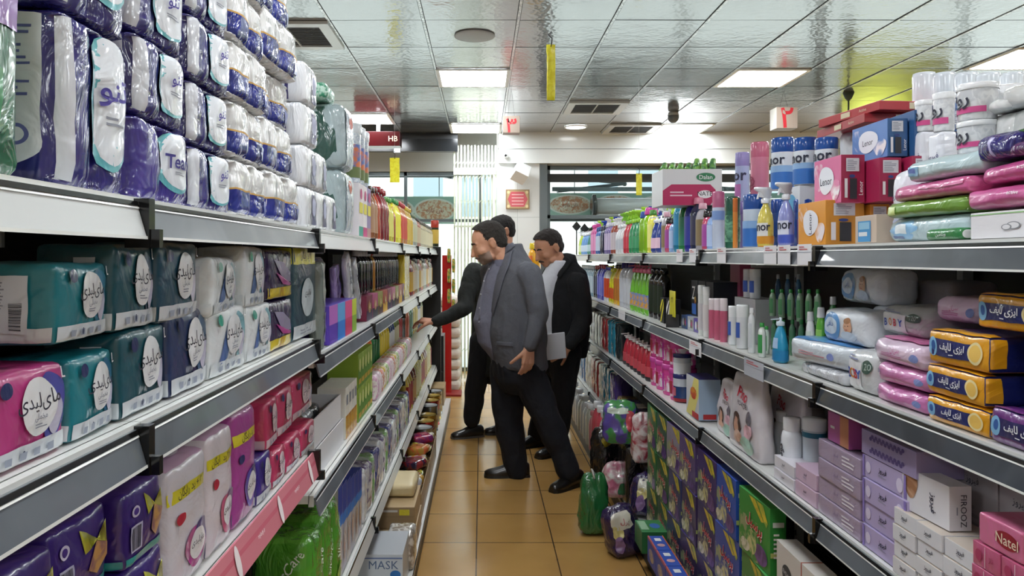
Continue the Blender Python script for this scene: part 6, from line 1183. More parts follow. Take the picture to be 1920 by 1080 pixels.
# heap of bags spilling onto the floor
def heap(px, py0, py1, Y, wpx, d, base, label, seed, arts=(), rot=0, tilt=(0, 0), taper=.55, z=None, name='detergent_bag', kind='wrap'):
    x = (px-CX)*Y/F; z0 = Zof(py1, Y) if z is None else z; h = Zof(py0, Y)-z0; w_ = wpx*Y/F
    p = Pack(w_, d, h, m(base, kind) if isinstance(base, str) else base, r=min(w_, d)*.28, puff=.008, crink=.011, seed=seed, n=12, taper=taper)
    for a in arts: getattr(p, a[0])(*(a[1:-1] if isinstance(a[-1], dict) else a[1:]), **(a[-1] if isinstance(a[-1], dict) else {}))
    o = obj(name, p.mesh('bag'), None, (x, Y, z0), (tilt[0], tilt[1], rot)); return tag(o, label, 'bag')
o = heap(1113, 888, 985, 4.0, 52, .12, '#1f6a38', 'green plastic sack tied with a white string on the floor by the heap', 1, taper=.6, z=.005, name='refuse_sack')
a = MB(); a.tube([(0,0,.27),(.01,-.01,.31),(-.015,-.03,.35),(.0,-.03,.30)], .006, m('#e6e8ea')); obj('tie_string', a.mesh('tie_string'), o)
PV = lambda: [('rect','F',-.9,.25,.6,.9,m('#dcd9cc','film')), ('ell','F',-.55,.15,.4,.3,m('#d4c884','film')), ('text','F',fa('پرل'),.1,.5,.2,m('#a82430'),{'rot':-12}), ('ell','F',-.6,-.3,.3,.35,m('#8a6a9c','film'))]
heap(1176, 945, 1028, 3.72, 62, .14, '#241548', 'purple and white detergent bag lying on the floor beside the green sack', 2, PV(), .2, z=.005, taper=.4, tilt=(0, -.25))
heap(1213, 888, 1000, 3.92, 66, .14, '#24154a', 'purple and white detergent bag standing in front of the powder boxes', 3, PV(), -.1, z=.13, taper=.4, tilt=(0, .12))
heap(1200, 975, 1040, 3.60, 50, .12, '#1f1240', 'dark purple bag sagging over the deck edge', 4, [('ell','F',-.3,.2,.3,.4,m('#6a4a84','film'))], .1, z=.02, taper=.2) if 0 else None
heap(1160, 868, 925, 4.22, 58, .14, mottle('#c9708c', '#dfe0d9', 14, .3, .7), 'flowered pink and white bag in the heap behind the purple one', 5, [('ell','F',.3,-.4,.5,.4,m('#2f6a44','film'))], 0, z=.13, taper=.4)
heap(1140, 800, 880, 4.45, 60, .16, '#0e0e10', 'black glossy bag in the heap, below the colourful pouch', 6, [('ell','F',-.4,.6,.3,.2,m('#9a8a2a','film'))], .2, z=.13, taper=.3)
heap(1160, 825, 868, 4.36, 45, .12, mottle('#3f6a5a', '#a8a48a', 20, .3, .7), 'green mottled bag leaning before the black one', 7, [], 0, z=.13, taper=.3) if 0 else None
heap(1163, 752, 832, 4.14, 62, .15, mottle('#5a4aa0', '#3f8a4a', 8, .25, .8, thr=(.45, .5)), 'violet and green detergent pouch on top of the heap', 8, [('rect','F',-.9,.5,.5,.8,m('#cfe0d0','film')), ('ell','F',.6,.2,.3,.5,m('#c9505c','film'))], -.15, z=.455, taper=.3)
heap(1203, 775, 850, 4.02, 34, .10, mottle('#d9d0d0', '#a83a4a', 16, .3, .7), 'white and red torn bag beside the violet pouch', 9, [], 0, z=.38, taper=.3)
put('detergent_bag', pillow(.26, .33, .16, '#16161a', seed=5, kind='wrap'), .80, 4.20, Z, .16, 'black bag under the violet and green pouch', 'bag')
put('detergent_bag', pillow(.22, .255, .14, '#1b1c22', seed=6, kind='wrap'), .88, 3.98, Z, .14, 'black bag beside the powder boxes under the torn bag', 'bag')
for i, (y, c_, w_) in enumerate(((4.42, '#2a2050', 'dark violet bag'), (4.56, '#e0ddd4', 'white bag with red script'), (4.70, '#3f2f7a', 'violet bag'), (4.83, '#7a6430', 'bronze bag'))):
    put('detergent_bag', pillow(.13, .46, .12, c_, [('text','F',fa('پرل'),0,.6,.16,m('#a82430'),{'wmax':.7}), ('rect','F',-.8,.85,.8,.95,m('#d9c06a'))] if i == 1 else [('ell','F',0,.4,.5,.25,mottle(c_, '#8a84b0', 20))], i, 'wrap', .005), .90, y, Z, .12, '%s standing tall on the deck behind the heap' % w_, 'bag', 'tall bags behind the heap')
# jugs on the base deck, far bays
for i in range(12):
    c_, w_ = [('#c9ccd0', 'white'), ('#c9505e', 'rose red'), ('#c9ccd0', 'silver-white'), ('#b9bcae', 'pale'), ('#c47a80', 'pink'), ('#d0d2ce', 'ivory')][[0, 1, 1, 4, 3, 5, 5, 3, 0, 2, 5, 0][i]]
    bottle('bleach_jug', 'jug', .068, .38 if i < 3 else .30-.02*(i % 2), c_, '#e0e2e4' if i % 3 else c_, .766, 4.80+.155*i, Z, '%s bleach jug on the base deck, %s past the black bag' % (w_, ordn(i)), 'jug', 'bleach jugs on the deck', None, None, .6)
# ================================================================== people
def ring(c, rx, ry, yaw, n=20):
    e = lambda q: math.copysign(abs(q)**.82, q)
    return [(c[0]+rx*e(math.cos(t))*math.cos(yaw)-ry*e(math.sin(t))*math.sin(yaw), c[1]+rx*e(math.cos(t))*math.sin(yaw)+ry*e(math.sin(t))*math.cos(yaw), c[2]) for t in [2*math.pi*j/n for j in range(n)]]
class Body(MB):
    def __init__(s): MB.__init__(s); s.k = m('#888888')
    def cap_(s, a, ra, b_, rb, n=14):
        """closed tapered capsule"""
        a, b_ = Vector(a), Vector(b_); d = b_-a; L = d.length; d = d/L if L else Vector((0,0,1)); u = d.orthogonal().normalized(); w_ = d.cross(u); rings = []
        for t in (-80, -55, -28, 0): rings.append((a + d*ra*math.sin(R(t)), ra*math.cos(R(t))))
        for t in (0, 28, 55, 80): rings.append((b_ + d*rb*math.sin(R(t)), rb*math.cos(R(t))))
        s.loft([[c + (u*math.cos(2*math.pi*j/n)+w_*math.sin(2*math.pi*j/n))*r for j in range(n)] for c, r in rings], s.k)
    def chain(s, pts):
        for (a, ra), (b_, rb) in zip(pts, pts[1:]): s.cap_(a, ra, b_, rb)
    def torso(s, secs, yaw):
        """secs: (x, y, z, front-back radius, side radius)"""
        s.loft([ring((x, y, z), rx, ry, yaw, 24) for x, y, z, rx, ry in secs], s.k)
    def ell(s, c, r, M=None):
        vs = []; n, k = 18, 12
        o = MB(); o.sphere((0,0,0), r, s.k, n, k)
        vs = [(M @ Vector(v) if M else Vector(v)) + Vector(c) for v in o.v]
        s.add(vs, o.f, s.k, True)
    def fused(s, name, mt, voxel=.01, smooth=4, disp=0, seed=0, matf=None, dsc=9):
        me = s.mesh(name); o = bpy.data.objects.new(name, me); COL.objects.link(o)
        r = o.modifiers.new('r', 'REMESH'); r.mode = 'VOXEL'; r.voxel_size = voxel; r.use_smooth_shade = True
        q = o.modifiers.new('s', 'SMOOTH'); q.factor = .5; q.iterations = smooth
        bpy.context.view_layer.update(); out = bpy.data.meshes.new_from_object(o.evaluated_get(bpy.context.evaluated_depsgraph_get())); bpy.data.objects.remove(o); out.name = name
        if disp:
            for v in out.vertices:
                p = v.co * dsc + Vector((seed*5.1, 0, 0)); p2 = Vector((v.co.x*30, v.co.y*30, v.co.z*11)) + Vector((seed, 3, 0))
                v.co += v.normal * (disp*(noise.noise(p)) + disp*.5*noise.noise(p2))
        out.materials.clear(); ms = mt if isinstance(mt, list) else [mt]
        for q in ms: out.materials.append(q)
        for p in out.polygons:
            p.use_smooth = True; p.material_index = matf(p.center) if matf else 0
        out.update(); return out
def hand(B, wrist, d, nrm, k=1.0, curl=.5, spread=.12, mirror=1, wr=.026, grip=0):
    """palm and five separate bent fingers; d: towards the fingers, nrm: out of the palm's back"""
    d = Vector(d).normalized(); nrm = Vector(nrm); nrm = (nrm - d*nrm.dot(d)).normalized(); sd = d.cross(nrm)*mirror; w_ = Vector(wrist)
    for q in (-1, -.35, .35, 1): B.cap_(w_ + sd*q*.018*k, .017*k, w_ + d*.085*k + sd*q*.031*k, .0125*k)
    tips = []
    for i, L in enumerate((.072, .082, .076, .060)):
        q = (1.0, .35, -.32, -.98)[i]; base = w_ + d*.088*k + sd*q*.030*k; dd = (d + sd*spread*q*.5).normalized(); a = curl*(1+.18*i)+grip*.1; p = base; r = (.0095, .0098, .0092, .0082)[i]*k
        for j, f in enumerate((.45, .31, .24)):
            dd = (dd*math.cos(a*(.6, 1, .8)[j]) - nrm*math.sin(a*(.6, 1, .8)[j])).normalized(); p2 = p + dd*L*f*k; B.cap_(p, r*(1-.07*j), p2, r*(1-.07*(j+1)), 10); p = p2
        tips.append(p)
    p = w_ + d*.022*k + sd*.028*k; dd = (d*.72 + sd*.72 - nrm*.3).normalized(); 
    for j, L in enumerate((.045, .034, .027)):
        p2 = p + dd*L*k; B.cap_(p, (.0145, .0115, .0105)[j]*k, p2, (.0118, .0105, .0088)[j]*k, 10); p = p2; dd = (dd - nrm*.25*(1+curl) + d*.2).normalized()
    return tips
def headframe(c, yaw, pitch, roll=0):
    """local +x forward, +y the head's left, +z up"""
    return Matrix.Translation(c) @ Matrix.Rotation(yaw, 4, 'Z') @ Matrix.Rotation(pitch, 4, 'Y') @ Matrix.Rotation(roll, 4, 'X')
def head(B, H, s, fat=1.0, nose=1.0):
    R3 = H.to_3x3()
    def e(c, r): B.ell(H @ (Vector(c)*s), tuple(x*s for x in r), R3)
    def cp(a, ra, b_, rb): B.cap_(H @ (Vector(a)*s), ra*s, H @ (Vector(b_)*s), rb*s, 12)
    e((-.012, 0, .03), (.100, .078, .092)); e((.02, 0, -.005), (.078, .068, .085)); e((.032, 0, -.05), (.058, .058*fat, .055)); e((.062, 0, -.086), (.026, .030, .020)); e((-.02, 0, -.045), (.06, .062*fat, .05))
    for q in (-1, 1):
        e((.052, q*.040, -.022), (.034, .026*fat, .030)); cp((.078, q*.012, .030), .011, (.070, q*.044, .030), .0085)    # cheek, brow ridge
        cp((.083, q*.016, .0125), .0075, (.076, q*.043, .0115), .0065)                                                       # upper lids
        cp((.082, q*.018, -.001), .005, (.077, q*.040, .0), .0045)
        e((-.012, q*.083, -.004), (.019, .008, .033)); cp((-.022, q*.090, .024), .006, (-.026, q*.090, -.012), .006); cp((-.022, q*.090, .024), .006, (-.002, q*.088, .022), .005)            # ears
        e((.083, q*.014, -.034), (.011, .010, .008))
        e((.03, q*.050, -.070), (.03, .014*fat, .022))
    cp((.086, 0, .022), .009, (.110, 0, -.020*nose), .0115); e((.1125, 0, -.027), (.0145, .0125, .0115)); cp((.094, 0, -.036), .008, (.09, 0, -.045), .010)
    cp((.088, -.018, -.058), .0058, (.0935, 0, -.0565), .0075); cp((.088, .018, -.058), .0058, (.0935, 0, -.0565), .0075); cp((.087, -.016, -.067), .0062, (.0915, 0, -.068), .008); cp((.087, .016, -.067), .0062, (.0915, 0, -.068), .008)
def hairmesh(H, s, hc, recede=0, seed=0, sideburn=-.03):
    R3 = H.to_3x3(); B = Body()
    for c, r in (((-.020, 0, .036), (.103, .0835, .096)), ((-.045, 0, -.005), (.070, .076, .068)), ((.005, 0, .060), (.086, .074, .072))): B.ell(H @ (Vector(c)*s), tuple(x*s for x in r), R3)
    Hi = H.inverted()
    me = B.fused('hair', m(hc, 'cloth', sc=60), .007, 2, .004, seed, dsc=45); dead = []
    import bmesh
    bm = bmesh.new(); bm.from_mesh(me)
    for f in bm.faces:
        p = Hi @ f.calc_center_median() / s; nz = .006*noise.noise(p*70)
        line = .052 - .5*max(0, p.z-.05)*0 - recede*max(0, .03 - abs(abs(p.y)-.035))*1.1
        front = p.x > line + nz and p.z < .105 - recede*.8 and p.x > .03
        low = p.z < (.055 if p.x > .045 else (.030 + nz if p.x > .012 else (.0 if p.x > .0 else (.022 if p.x > -.034 and abs(p.y) > .05 else -.058))))
        if p.x > .02 and p.z < (.068 if not recede else .082) + (p.x-.02)*(.72 if not recede else .95) + nz or p.x > -.005 and p.z < .022 or low: dead.append(f)
    bmesh.ops.delete(bm, geom=dead, context='FACES'); bm.to_mesh(me); bm.free(); return me
def face_bits(t, H, s, brow='#231c18', moustache=None):
    for q in (-1, 1):
        a = MB(); a.sphere((0,0,0), .0125*s, m('#e4ddd6', 'gloss'), 14, 10); a.sphere((.0075*s, 0, -.002*s), .0062*s, m('#20150f', 'gloss'), 10, 8)
        o = obj('eye', a.mesh('eye'), t); o.matrix_basis = H @ Matrix.Translation(Vector((.070, q*.030, .004))*s) @ Matrix.Rotation(.3, 4, 'Y')
        a = MB(); a.tube([H @ (Vector(c)*s) for c in ((.0895, q*.012, .031), (.088, q*.026, .037), (.078, q*.046, .031))], [.0035*s, .005*s, .0025*s], m(brow, 'matte')); obj('eyebrow', a.mesh('eyebrow'), t)
    if moustache:
        a = MB(); a.tube([H @ (Vector(c)*s) for c in ((.086, -.026, -.058), (.097, -.010, -.050), (.099, 0, -.0485), (.097, .010, -.050), (.086, .026, -.058))], [.003*s, .007*s, .0075*s, .007*s, .003*s], m(moustache, 'matte')); obj('moustache', a.mesh('moustache'), t)
def shoe(c, yaw, L=.29, col='#141210', sole='#0c0b0a', name='shoe', t=None, pitch=0):
    a = MB(); secs = [(-.5, .030, .075), (-.44, .036, .088), (-.25, .040, .092), (-.02, .042, .082), (.14, .046, .060), (.30, .046, .048), (.42, .038, .040), (.49, .020, .028)]
    a.loft([[(x*L, wd*math.cos(al), max(.012, .012 + h*max(0, math.sin(al))**.75 if math.sin(al) > 0 else .012)) for al in [2*math.pi*j/18 for j in range(18)]] for x, wd, h in secs], m(col, 'shoe'))
    a.loft([[(x*L*1.02, (wd+.003)*math.cos(al), .0 + (.016 if math.sin(al) > 0 else 0)) for al in [2*math.pi*j/18 for j in range(18)]] for x, wd, h in secs], m(sole, 'gloss', ro=.5), False)
    for k in range(3): a.tube([(.06*L+.035*k*L, -.02, .066-.006*k), (.075*L+.035*k*L, 0, .072-.006*k), (.06*L+.035*k*L, .02, .066-.006*k)], .0018, m('#0a0a0a'), 5)
    o = obj(name, a.mesh('shoe'), t, c, (0, pitch, yaw)); return o
SKIN = lambda c: m(c, 'skin')
# ---------------------------------------------------------------- man in the grey blazer
def P5(px, py, Y): return Vector(((px-CX)*Y/F, Y, EYE+(CY-py)*Y/F))
t = empty('person', (.2, 4.95, 0)); T0 = Vector((.2, 4.95, 0)); t['label'] = 'person in a grey blazer and slate shirt standing sideways, looking down at the shelf'; t['category'] = 'person'; t['group'] = 'men in the aisle'
def rel(B, off): B.v = [tuple(Vector(v)-off) for v in B.v]; return B
YAW = R(-164)      # faces the bottle shelf, turned a little to the lens
Hh = headframe(P5(916, 457, 4.97) - T0, R(188), R(24)); sH = 1.16
B = Body(); head(B, Hh, sH, 1.12)
neckb = P5(948, 487, 4.98) - T0
B.chain([(Hh @ Vector((-.03, 0, -.05)), .066), (neckb + Vector((.01, 0, -.03)), .074)])
sh = {-1: P5(992, 512, 4.80) - T0, 1: P5(922, 505, 5.19) - T0}
B.torso([(P5(972, q[0], 4.98)-T0)[:] + (q[1]*.6, q[2]*.62) for q in ((690, .15, .17), (640, .175, .185), (590, .175, .18), (540, .145, .18), (505, .09, .17), (490, .05, .08))], YAW)
el, wr_ = P5(1010, 590, 4.74) - T0, P5(993, 650, 4.70) - T0
B.chain([(sh[-1], .055), (el, .045), (wr_, .030)])
hand(B, wr_ + Vector((-.004, 0, -.01)), (-.08, -.05, -1), (.5, -.85, 0), 1.12, .42, .15, 1)
el2, wr2 = P5(925, 590, 5.24)-T0, P5(935, 650, 5.20)-T0
B.chain([(sh[1], .05), (el2, .04), (wr2, .028)]); hand(B, wr2, (0, 0, -1), (0, 1, 0), 1.0, .4)
hipN, hipF = P5(985, 690, 4.88)-T0, P5(952, 690, 5.06)-T0
kN, aN = P5(1030, 795, 4.82)-T0, P5(1064, 872, 4.80)-T0; kF, aF = P5(953, 785, 5.04)-T0, P5(968, 868, 5.03)-T0
B.chain([(hipN, .085), (kN, .058), (aN, .04)]); B.chain([(hipF, .085), (kF, .058), (aF, .04)])
Hi = Hh.inverted()
def skinmap(p):
    q = Hi @ p / sH
    if q.z < -.036 and q.x > .02 and q.length < .16 and not (abs(q.y) < .02 and q.z > -.066 and q.x > .088): return 1
    return 0
obj('body', B.fused('body', [SKIN('#c8957a'), m('#8c7568', 'skin')], .0065, 2, matf=skinmap), t)
obj('hair', hairmesh(Hh, sH, '#2b2622', .05, 3), t); face_bits(t, Hh, sH, '#2a211c', '#5a4c44')
# shirt: belly and chest showing in the open blazer
B = Body(); B.torso([(P5(q[3], q[0], 5.00)-T0)[:] + (q[1], q[2]) for q in ((675, .10, .10, 950), (640, .15, .10, 936), (600, .185, .105, 938), (560, .165, .10, 942), (525, .135, .10, 943), (500, .098, .085, 942), (480, .068, .07, 944), (466, .062, .064, 950))], YAW)
obj('shirt', B.fused('shirt', m('#6f7080', 'cloth'), .009, 3, .005, 2), t)
a = MB(); nb_ = neckb
for q in (-1, 1): a.loft([[tuple(nb_ + Vector(c)) for c in pr] for pr in (((-.085, q*.055, .012), (-.075, q*.05, -.035)), ((-.118, q*.012, -.02), (-.105, q*.016, -.055)))], m('#5f6070', 'cloth'), False, False)
for al in range(0, 12): pass
a.lathe([(.080, -.03), (.074, .012), (.070, .014), (.073, -.03)], m('#5f6070', 'cloth'), 20, c=tuple(nb_ + Vector((-.018, 0, -.012))), caps=False); obj('shirt_collar', a.mesh('shirt_collar'), t)
# blazer
B = Body(); B.torso([(P5(q[3], q[0], 4.985 if q[0] > 470 else 4.975)-T0)[:] + (q[1], q[2]) for q in ((692, .150, .20, 978), (684, .175, .222, 974), (655, .188, .23, 969), (620, .198, .228, 967), (580, .19, .222, 968), (545, .175, .222, 968), (515, .148, .215, 969), (497, .118, .175, 967), (482, .088, .125, 964), (466, .066, .082, 963), (456, .052, .064, 964))], YAW)
B.chain([(sh[-1] + Vector((0, 0, -.005)), .082), (P5(1003, 552, 4.76)-T0, .072), (el, .066), (P5(1000, 628, 4.71)-T0, .058), (wr_ + Vector((.003, 0, .012)), .052)])
B.chain([(sh[1] + Vector((0, 0, -.01)), .078), (el2, .062), (wr2 + Vector((0, 0, .02)), .05)])
BZ = m('#565860', 'cloth')
obj('blazer', B.fused('blazer', BZ, .010, 4, .010, 5, dsc=6), t)
# details lie on the garment: found where a sight line meets the cloth, then laid a few millimetres proud of it
from mathutils.bvhtree import BVHTree
def trace(bv, off, px, py, lift=.004):
    o = Vector((0, 0, EYE)) - off; d = Vector(((px-CX)/F, 1, (CY-py)/F)).normalized(); h, nn, i, L = bv.ray_cast(o, d)
    return (h + nn*lift) if h else None
def patch(bv, off, left, rightp, mt, name, par, k=10, lift=.004, thick=.004):
    """cloth strip between two picture polylines of equal length"""
    def along(pl, t):
        q = t*(len(pl)-1); i = min(int(q), len(pl)-2); f = q-i; return (pl[i][0]+(pl[i+1][0]-pl[i][0])*f, pl[i][1]+(pl[i+1][1]-pl[i][1])*f)
    a = MB(); rows = []
    for i in range(k+1):
        A, B_2 = along(left, i/k), along(rightp, i/k); r = []
        for j in range(5):
            f = j/4; p = trace(bv, off, A[0]+(B_2[0]-A[0])*f, A[1]+(B_2[1]-A[1])*f, lift)
            r.append(p if p else (r[-1] if r else (rows[-1][j] if rows else Vector((0,0,0)))))
        rows.append(r)
    n = (Vector((0,0,EYE))-off - rows[k//2][2]).normalized()
    vs = [p for r in rows for p in r] + [p - n*thick for r in rows for p in r]; N = (k+1)*5; fs = []
    for i in range(k):
        for j in range(4): q = i*5+j; fs.append((q, q+5, q+6, q+1)); fs.append((q+N, q+1+N, q+6+N, q+5+N))
    for i in range(k): fs.append((i*5, i*5+N, i*5+5+N, i*5+5)); fs.append((i*5+4, i*5+9, i*5+9+N, i*5+4+N))
    for j in range(4): fs.append((j, j+1, j+1+N, j+N)); fs.append((k*5+j, k*5+j+N, k*5+j+1+N, k*5+j+1))
    a.add(vs, fs, mt, True); return obj(name, a.mesh(name), par)
bz = BVHTree.FromPolygons([v.co for v in [c for c in t.children if c.name.startswith('blazer')][0].data.vertices], [tuple(p.vertices) for p in [c for c in t.children if c.name.startswith('blazer')][0].data.polygons])
LP = m('#5c5e68', 'cloth')
patch(bz, T0, [(945, 478), (935, 508), (927, 545), (922, 582)], [(962, 470), (957, 495), (946, 522), (926, 594)], LP, 'lapel', t, lift=.007)
patch(bz, T0, [(947, 470), (952, 461), (962, 456)], [(940, 486), (954, 472), (966, 462)], LP, 'blazer_collar', t, lift=.008)
patch(bz, T0, [(932, 640), (962, 642)], [(932, 648), (962, 650)], LP, 'pocket_flap', t, lift=.006)
sbv = BVHTree.FromPolygons([v.co for v in [c for c in t.children if c.name == 'shirt'][0].data.vertices], [tuple(p.vertices) for p in [c for c in t.children if c.name == 'shirt'][0].data.polygons])
patch(sbv, T0, [(921, 492), (908, 520), (900, 560), (897, 600)], [(925, 492), (912, 520), (904, 560), (901, 600)], m('#787989', 'cloth'), 'button_placket', t, lift=.003)
for px, py in ((918, 505), (909, 528), (903, 552), (900, 578), (899, 604)):
    p_ = trace(sbv, T0, px, py, .006)
    if p_: a = MB(); a.sphere(tuple(p_), .0055, m('#b9bac4', 'gloss'), 8, 6); obj('shirt_button', a.mesh('shirt_button'), t)
# trousers
B = Body(); TR = m('#10121b', 'cloth')
B.torso([(P5(q[3], q[0], 4.97)-T0)[:] + (q[1], q[2]) for q in ((735, .10, .12, 968), (710, .15, .18, 970), (680, .165, .195, 970), (650, .16, .19, 968))], YAW)
B.chain([(hipN, .125), (P5(1008, 740, 4.86)-T0, .108), (kN, .092), (P5(1052, 845, 4.81)-T0, .080), (aN + Vector((.002, 0, -.03)), .078)])
B.chain([(hipF, .128), (P5(952, 735, 5.05)-T0, .118), (kF, .104), (P5(962, 840, 5.03)-T0, .090), (aF + Vector((.0, 0, -.045)), .084)])
obj('trousers', B.fused('trousers', TR, .011, 4, .010, 8), t)
s1 = shoe(Vector((P5(950, 895, 5.03).x, 5.03, 0)) - T0, R(183), .31, t=t); s2 = shoe(Vector((P5(1062, 905, 4.80).x, 4.78, 0)) - T0, R(222), .30, t=t)
# ---------------------------------------------------------------- man reaching to the shelf, dark coat
Yb = 6.15; T1 = Vector((.15, Yb, 0)); t = empty('person', T1); tag(t, 'person in a dark coat behind the grey blazer, reaching out to the bottle shelf', 'person', 'men in the aisle')
Q = lambda px, py, Y=Yb: P5(px, py, Y) - T1
Hb = headframe(Q(940, 435, 6.2), R(200), R(14)); sB = 1.08; B = Body(); head(B, Hb, sB)
B.chain([(Hb @ Vector((-.03, 0, -.05)), .06), (Q(945, 480), .066)])
B.torso([Q(930, z, 6.2)[:] + (a_*.7, b_*.7) for z, a_, b_ in ((650, .14, .17), (600, .15, .18), (540, .14, .20), (500, .11, .20), (483, .05, .08))], R(205))
shb, elb, wrb = Q(889, 512, 6.0), Q(872, 575, 5.85), Q(818, 603, 5.75)
B.chain([(shb, .05), (elb, .042), (wrb, .028)]); hand(B, Q(812, 603, 5.75), (-1, .15, .08), (.1, -.3, 1), 1.12, .75, .1, -1)
B.chain([(Q(975, 510, 6.4), .05), (Q(985, 590, 6.45), .04), (Q(975, 640, 6.35), .028)]); hand(B, Q(974, 645, 6.35), (0, 0, -1), (0, 1, 0), 1.0, .4)
ha, hb_ = Q(905, 640, 6.12), Q(945, 640, 6.28)
B.chain([(ha, .08), (Q(893, 725, 6.1), .055), (Q(884, 790, 6.12), .038)]); B.chain([(hb_, .08), (Q(945, 725, 6.26), .055), (Q(944, 785, 6.26), .038)])
obj('body', B.fused('body', SKIN('#b98468'), .007, 2), t); obj('hair', hairmesh(Hb, sB, '#1a1614', 0, 6), t); face_bits(t, Hb, sB, '#1a1512')
B = Body(); B.torso([Q(q[3], q[0], 6.2)[:] + (q[1], q[2]) for q in ((700, .15, .20, 925), (660, .155, .205, 925), (600, .165, .215, 925), (545, .155, .225, 926), (505, .13, .215, 930), (487, .08, .12, 938))], R(205))
B.chain([(shb, .085), (Q(876, 545, 5.92), .075), (elb, .067), (Q(845, 592, 5.8), .056), (wrb, .047)]); B.chain([(Q(975, 510, 6.4), .08), (Q(985, 590, 6.45), .06), (Q(976, 635, 6.35), .05)])
obj('coat', B.fused('coat', m('#1d201e', 'cloth'), .011, 4, .012, 12), t)
B = Body(); B.chain([(Q(922, 650, 6.2), .15), (Q(922, 690, 6.2), .14)]); B.chain([(ha, .11), (Q(893, 725, 6.1), .085), (Q(885, 785, 6.12), .072)]); B.chain([(hb_, .11), (Q(945, 725, 6.26), .085), (Q(944, 790, 6.26), .07)])
obj('trousers', B.fused('trousers', m('#0f1014', 'cloth'), .012, 4, .010, 14), t)
shoe(Vector((Q(876, 812).x, -.03, 0)), R(200), .28, '#191716', '#4a4745', t=t); shoe(Vector((Q(938, 806).x, .11, 0)), R(195), .28, '#141312', '#3a3836', t=t)
# ---------------------------------------------------------------- man in the black jacket with papers
Yc = 5.65; T2 = Vector((.62, Yc, 0)); t = empty('person', T2); tag(t, 'person in a black jacket and white shirt, eyes lowered, holding white papers', 'person', 'men in the aisle')
Q = lambda px, py, Y=Yc: P5(px, py, Y) - T2
Hc = headframe(Q(1028, 466, 5.62), R(207), R(27)); sC = 1.13; B = Body(); head(B, Hc, sC)
B.chain([(Hc @ Vector((-.03, 0, -.05)), .062), (Q(1048, 500), .068)])
B.torso([Q(1056, z, 5.70)[:] + (a_*.6, b_*.6) for z, a_, b_ in ((650, .15, .17), (600, .15, .18), (540, .15, .19), (510, .11, .19), (497, .05, .08))], R(212))
shc, elc, wrc = Q(1083, 530, 5.50), Q(1092, 600, 5.46), Q(1068, 645, 5.36)
B.chain([(shc, .05), (elc, .042), (wrc, .028)]); hand(B, Q(1064, 650, 5.35), (-.75, -.1, -.45), (.2, -1, .2), 1.08, .6, .1, -1)
B.chain([(Q(1020, 530, 5.86), .05), (Q(1010, 600, 5.9), .042), (Q(1020, 640, 5.8), .028)]); hand(B, Q(1022, 645, 5.78), (-.2, -.3, -.9), (0, 1, 0), 1.0, .5)
hc1, hc2 = Q(1062, 660, 5.55), Q(1040, 660, 5.78)
B.chain([(hc1, .08), (Q(1052, 750, 5.55), .055), (Q(1045, 825, 5.58), .038)]); B.chain([(hc2, .08), (Q(1020, 750, 5.8), .055), (Q(1003, 820, 5.85), .038)])
obj('body', B.fused('body', SKIN('#b98568'), .0068, 2), t); obj('hair', hairmesh(Hc, sC, '#211a17', 0, 9), t); face_bits(t, Hc, sC, '#1d1613', '#3a2e28')
B = Body(); B.torso([Q(q[3], q[0], 5.62)[:] + (q[1], q[2]) for q in ((650, .10, .07, 1036), (600, .13, .075, 1036), (550, .125, .075, 1038), (520, .10, .08, 1039), (502, .075, .075, 1043), (488, .066, .066, 1047))], R(212)); obj('shirt', B.fused('shirt', m('#d3d6de', 'cloth'), .009, 3, .004, 3), t)
a = MB(); a.lathe([(.078, -.03), (.074, .012), (.070, .014), (.073, -.03)], m('#c4c8d0', 'cloth'), 20, c=tuple(Q(1046, 499, 5.64)), caps=False); obj('shirt_collar', a.mesh('shirt_collar'), t)
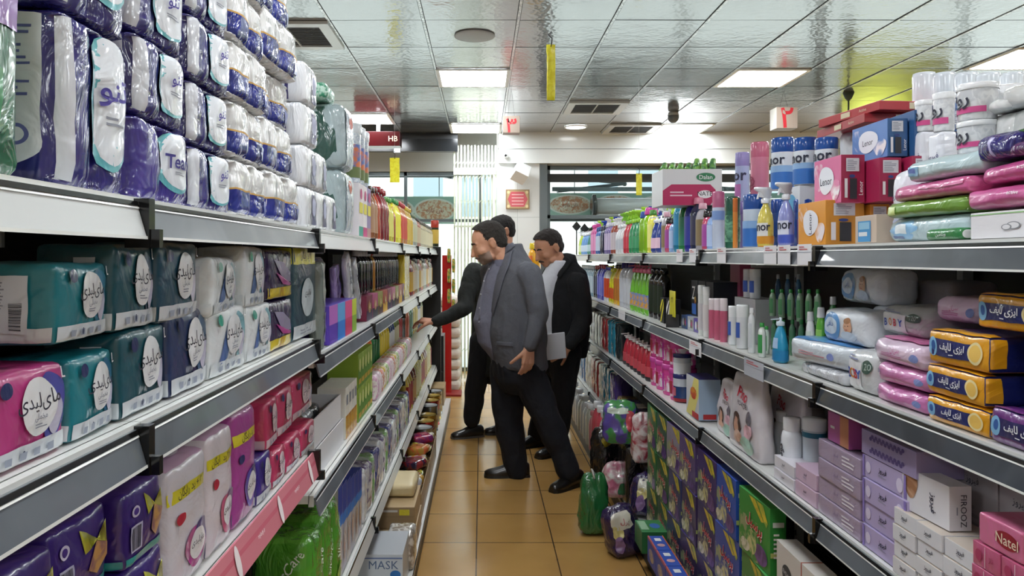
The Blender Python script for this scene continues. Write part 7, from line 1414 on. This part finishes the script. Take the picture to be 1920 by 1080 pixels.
B = Body(); B.torso([Q(q[3], q[0], 5.70)[:] + (q[1], q[2]) for q in ((668, .15, .18, 1058), (655, .172, .205, 1055), (620, .185, .215, 1054), (570, .185, .22, 1055), (530, .172, .22, 1056), (508, .14, .18, 1058), (494, .095, .12, 1058), (482, .07, .078, 1062), (476, .055, .06, 1064))], R(212))
B.chain([(shc, .085), (Q(1090, 565, 5.47), .078), (elc, .070), (Q(1083, 625, 5.40), .060), (wrc, .052)]); B.chain([(Q(1022, 530, 5.88), .08), (Q(1010, 600, 5.9), .065), (Q(1020, 638, 5.8), .052)])
obj('jacket', B.fused('jacket', m('#0c0e12', 'cloth'), .011, 4, .011, 22), t)
jb = BVHTree.FromPolygons([v.co for v in [c for c in t.children if c.name.startswith('jacket')][0].data.vertices], [tuple(p.vertices) for p in [c for c in t.children if c.name.startswith('jacket')][0].data.polygons])
patch(jb, T2, [(1040, 510), (1050, 492), (1062, 480)], [(1050, 524), (1062, 508), (1074, 492)], m('#101317', 'cloth'), 'jacket_collar', t, lift=.008)
patch(jb, T2, [(1036, 515), (1031, 560), (1030, 610)], [(1038, 515), (1033, 560), (1032, 610)], m('#26292e', 'cloth'), 'zip_edge', t, lift=.005)
B = Body(); B.chain([(Q(1052, 655, 5.66), .15), (Q(1052, 680, 5.66), .14)]); B.chain([(hc1, .115), (Q(1054, 750, 5.55), .09), (Q(1046, 820, 5.58), .075)]); B.chain([(hc2, .11), (Q(1022, 750, 5.8), .085), (Q(1005, 815, 5.85), .07)])
obj('trousers', B.fused('trousers', m('#0d0e14', 'cloth'), .012, 4, .010, 24), t)
shoe(Vector((Q(1030, 840).x, -.10, 0)), R(215), .28, t=t); shoe(Vector((Q(995, 832).x, .16, 0)), R(205), .28, t=t)
# papers held in the hand
a = Pack(.17, .012, .19, m('#d9dbe2', 'card'), r=.001)
for k in range(3): a.rect('P', -.9, -.95, .9, .95, m('#c9ccd4')) if k == 0 else None
tag(obj('paper_stack', a.mesh('paper_stack'), None, (Q(1040, 660, 5.30).x + T2.x, 5.30, Q(1040, 650, 5.30).z - .09), (R(8), R(-6), R(8))), 'white sheaf of papers held low by the man in the black jacket', 'papers')
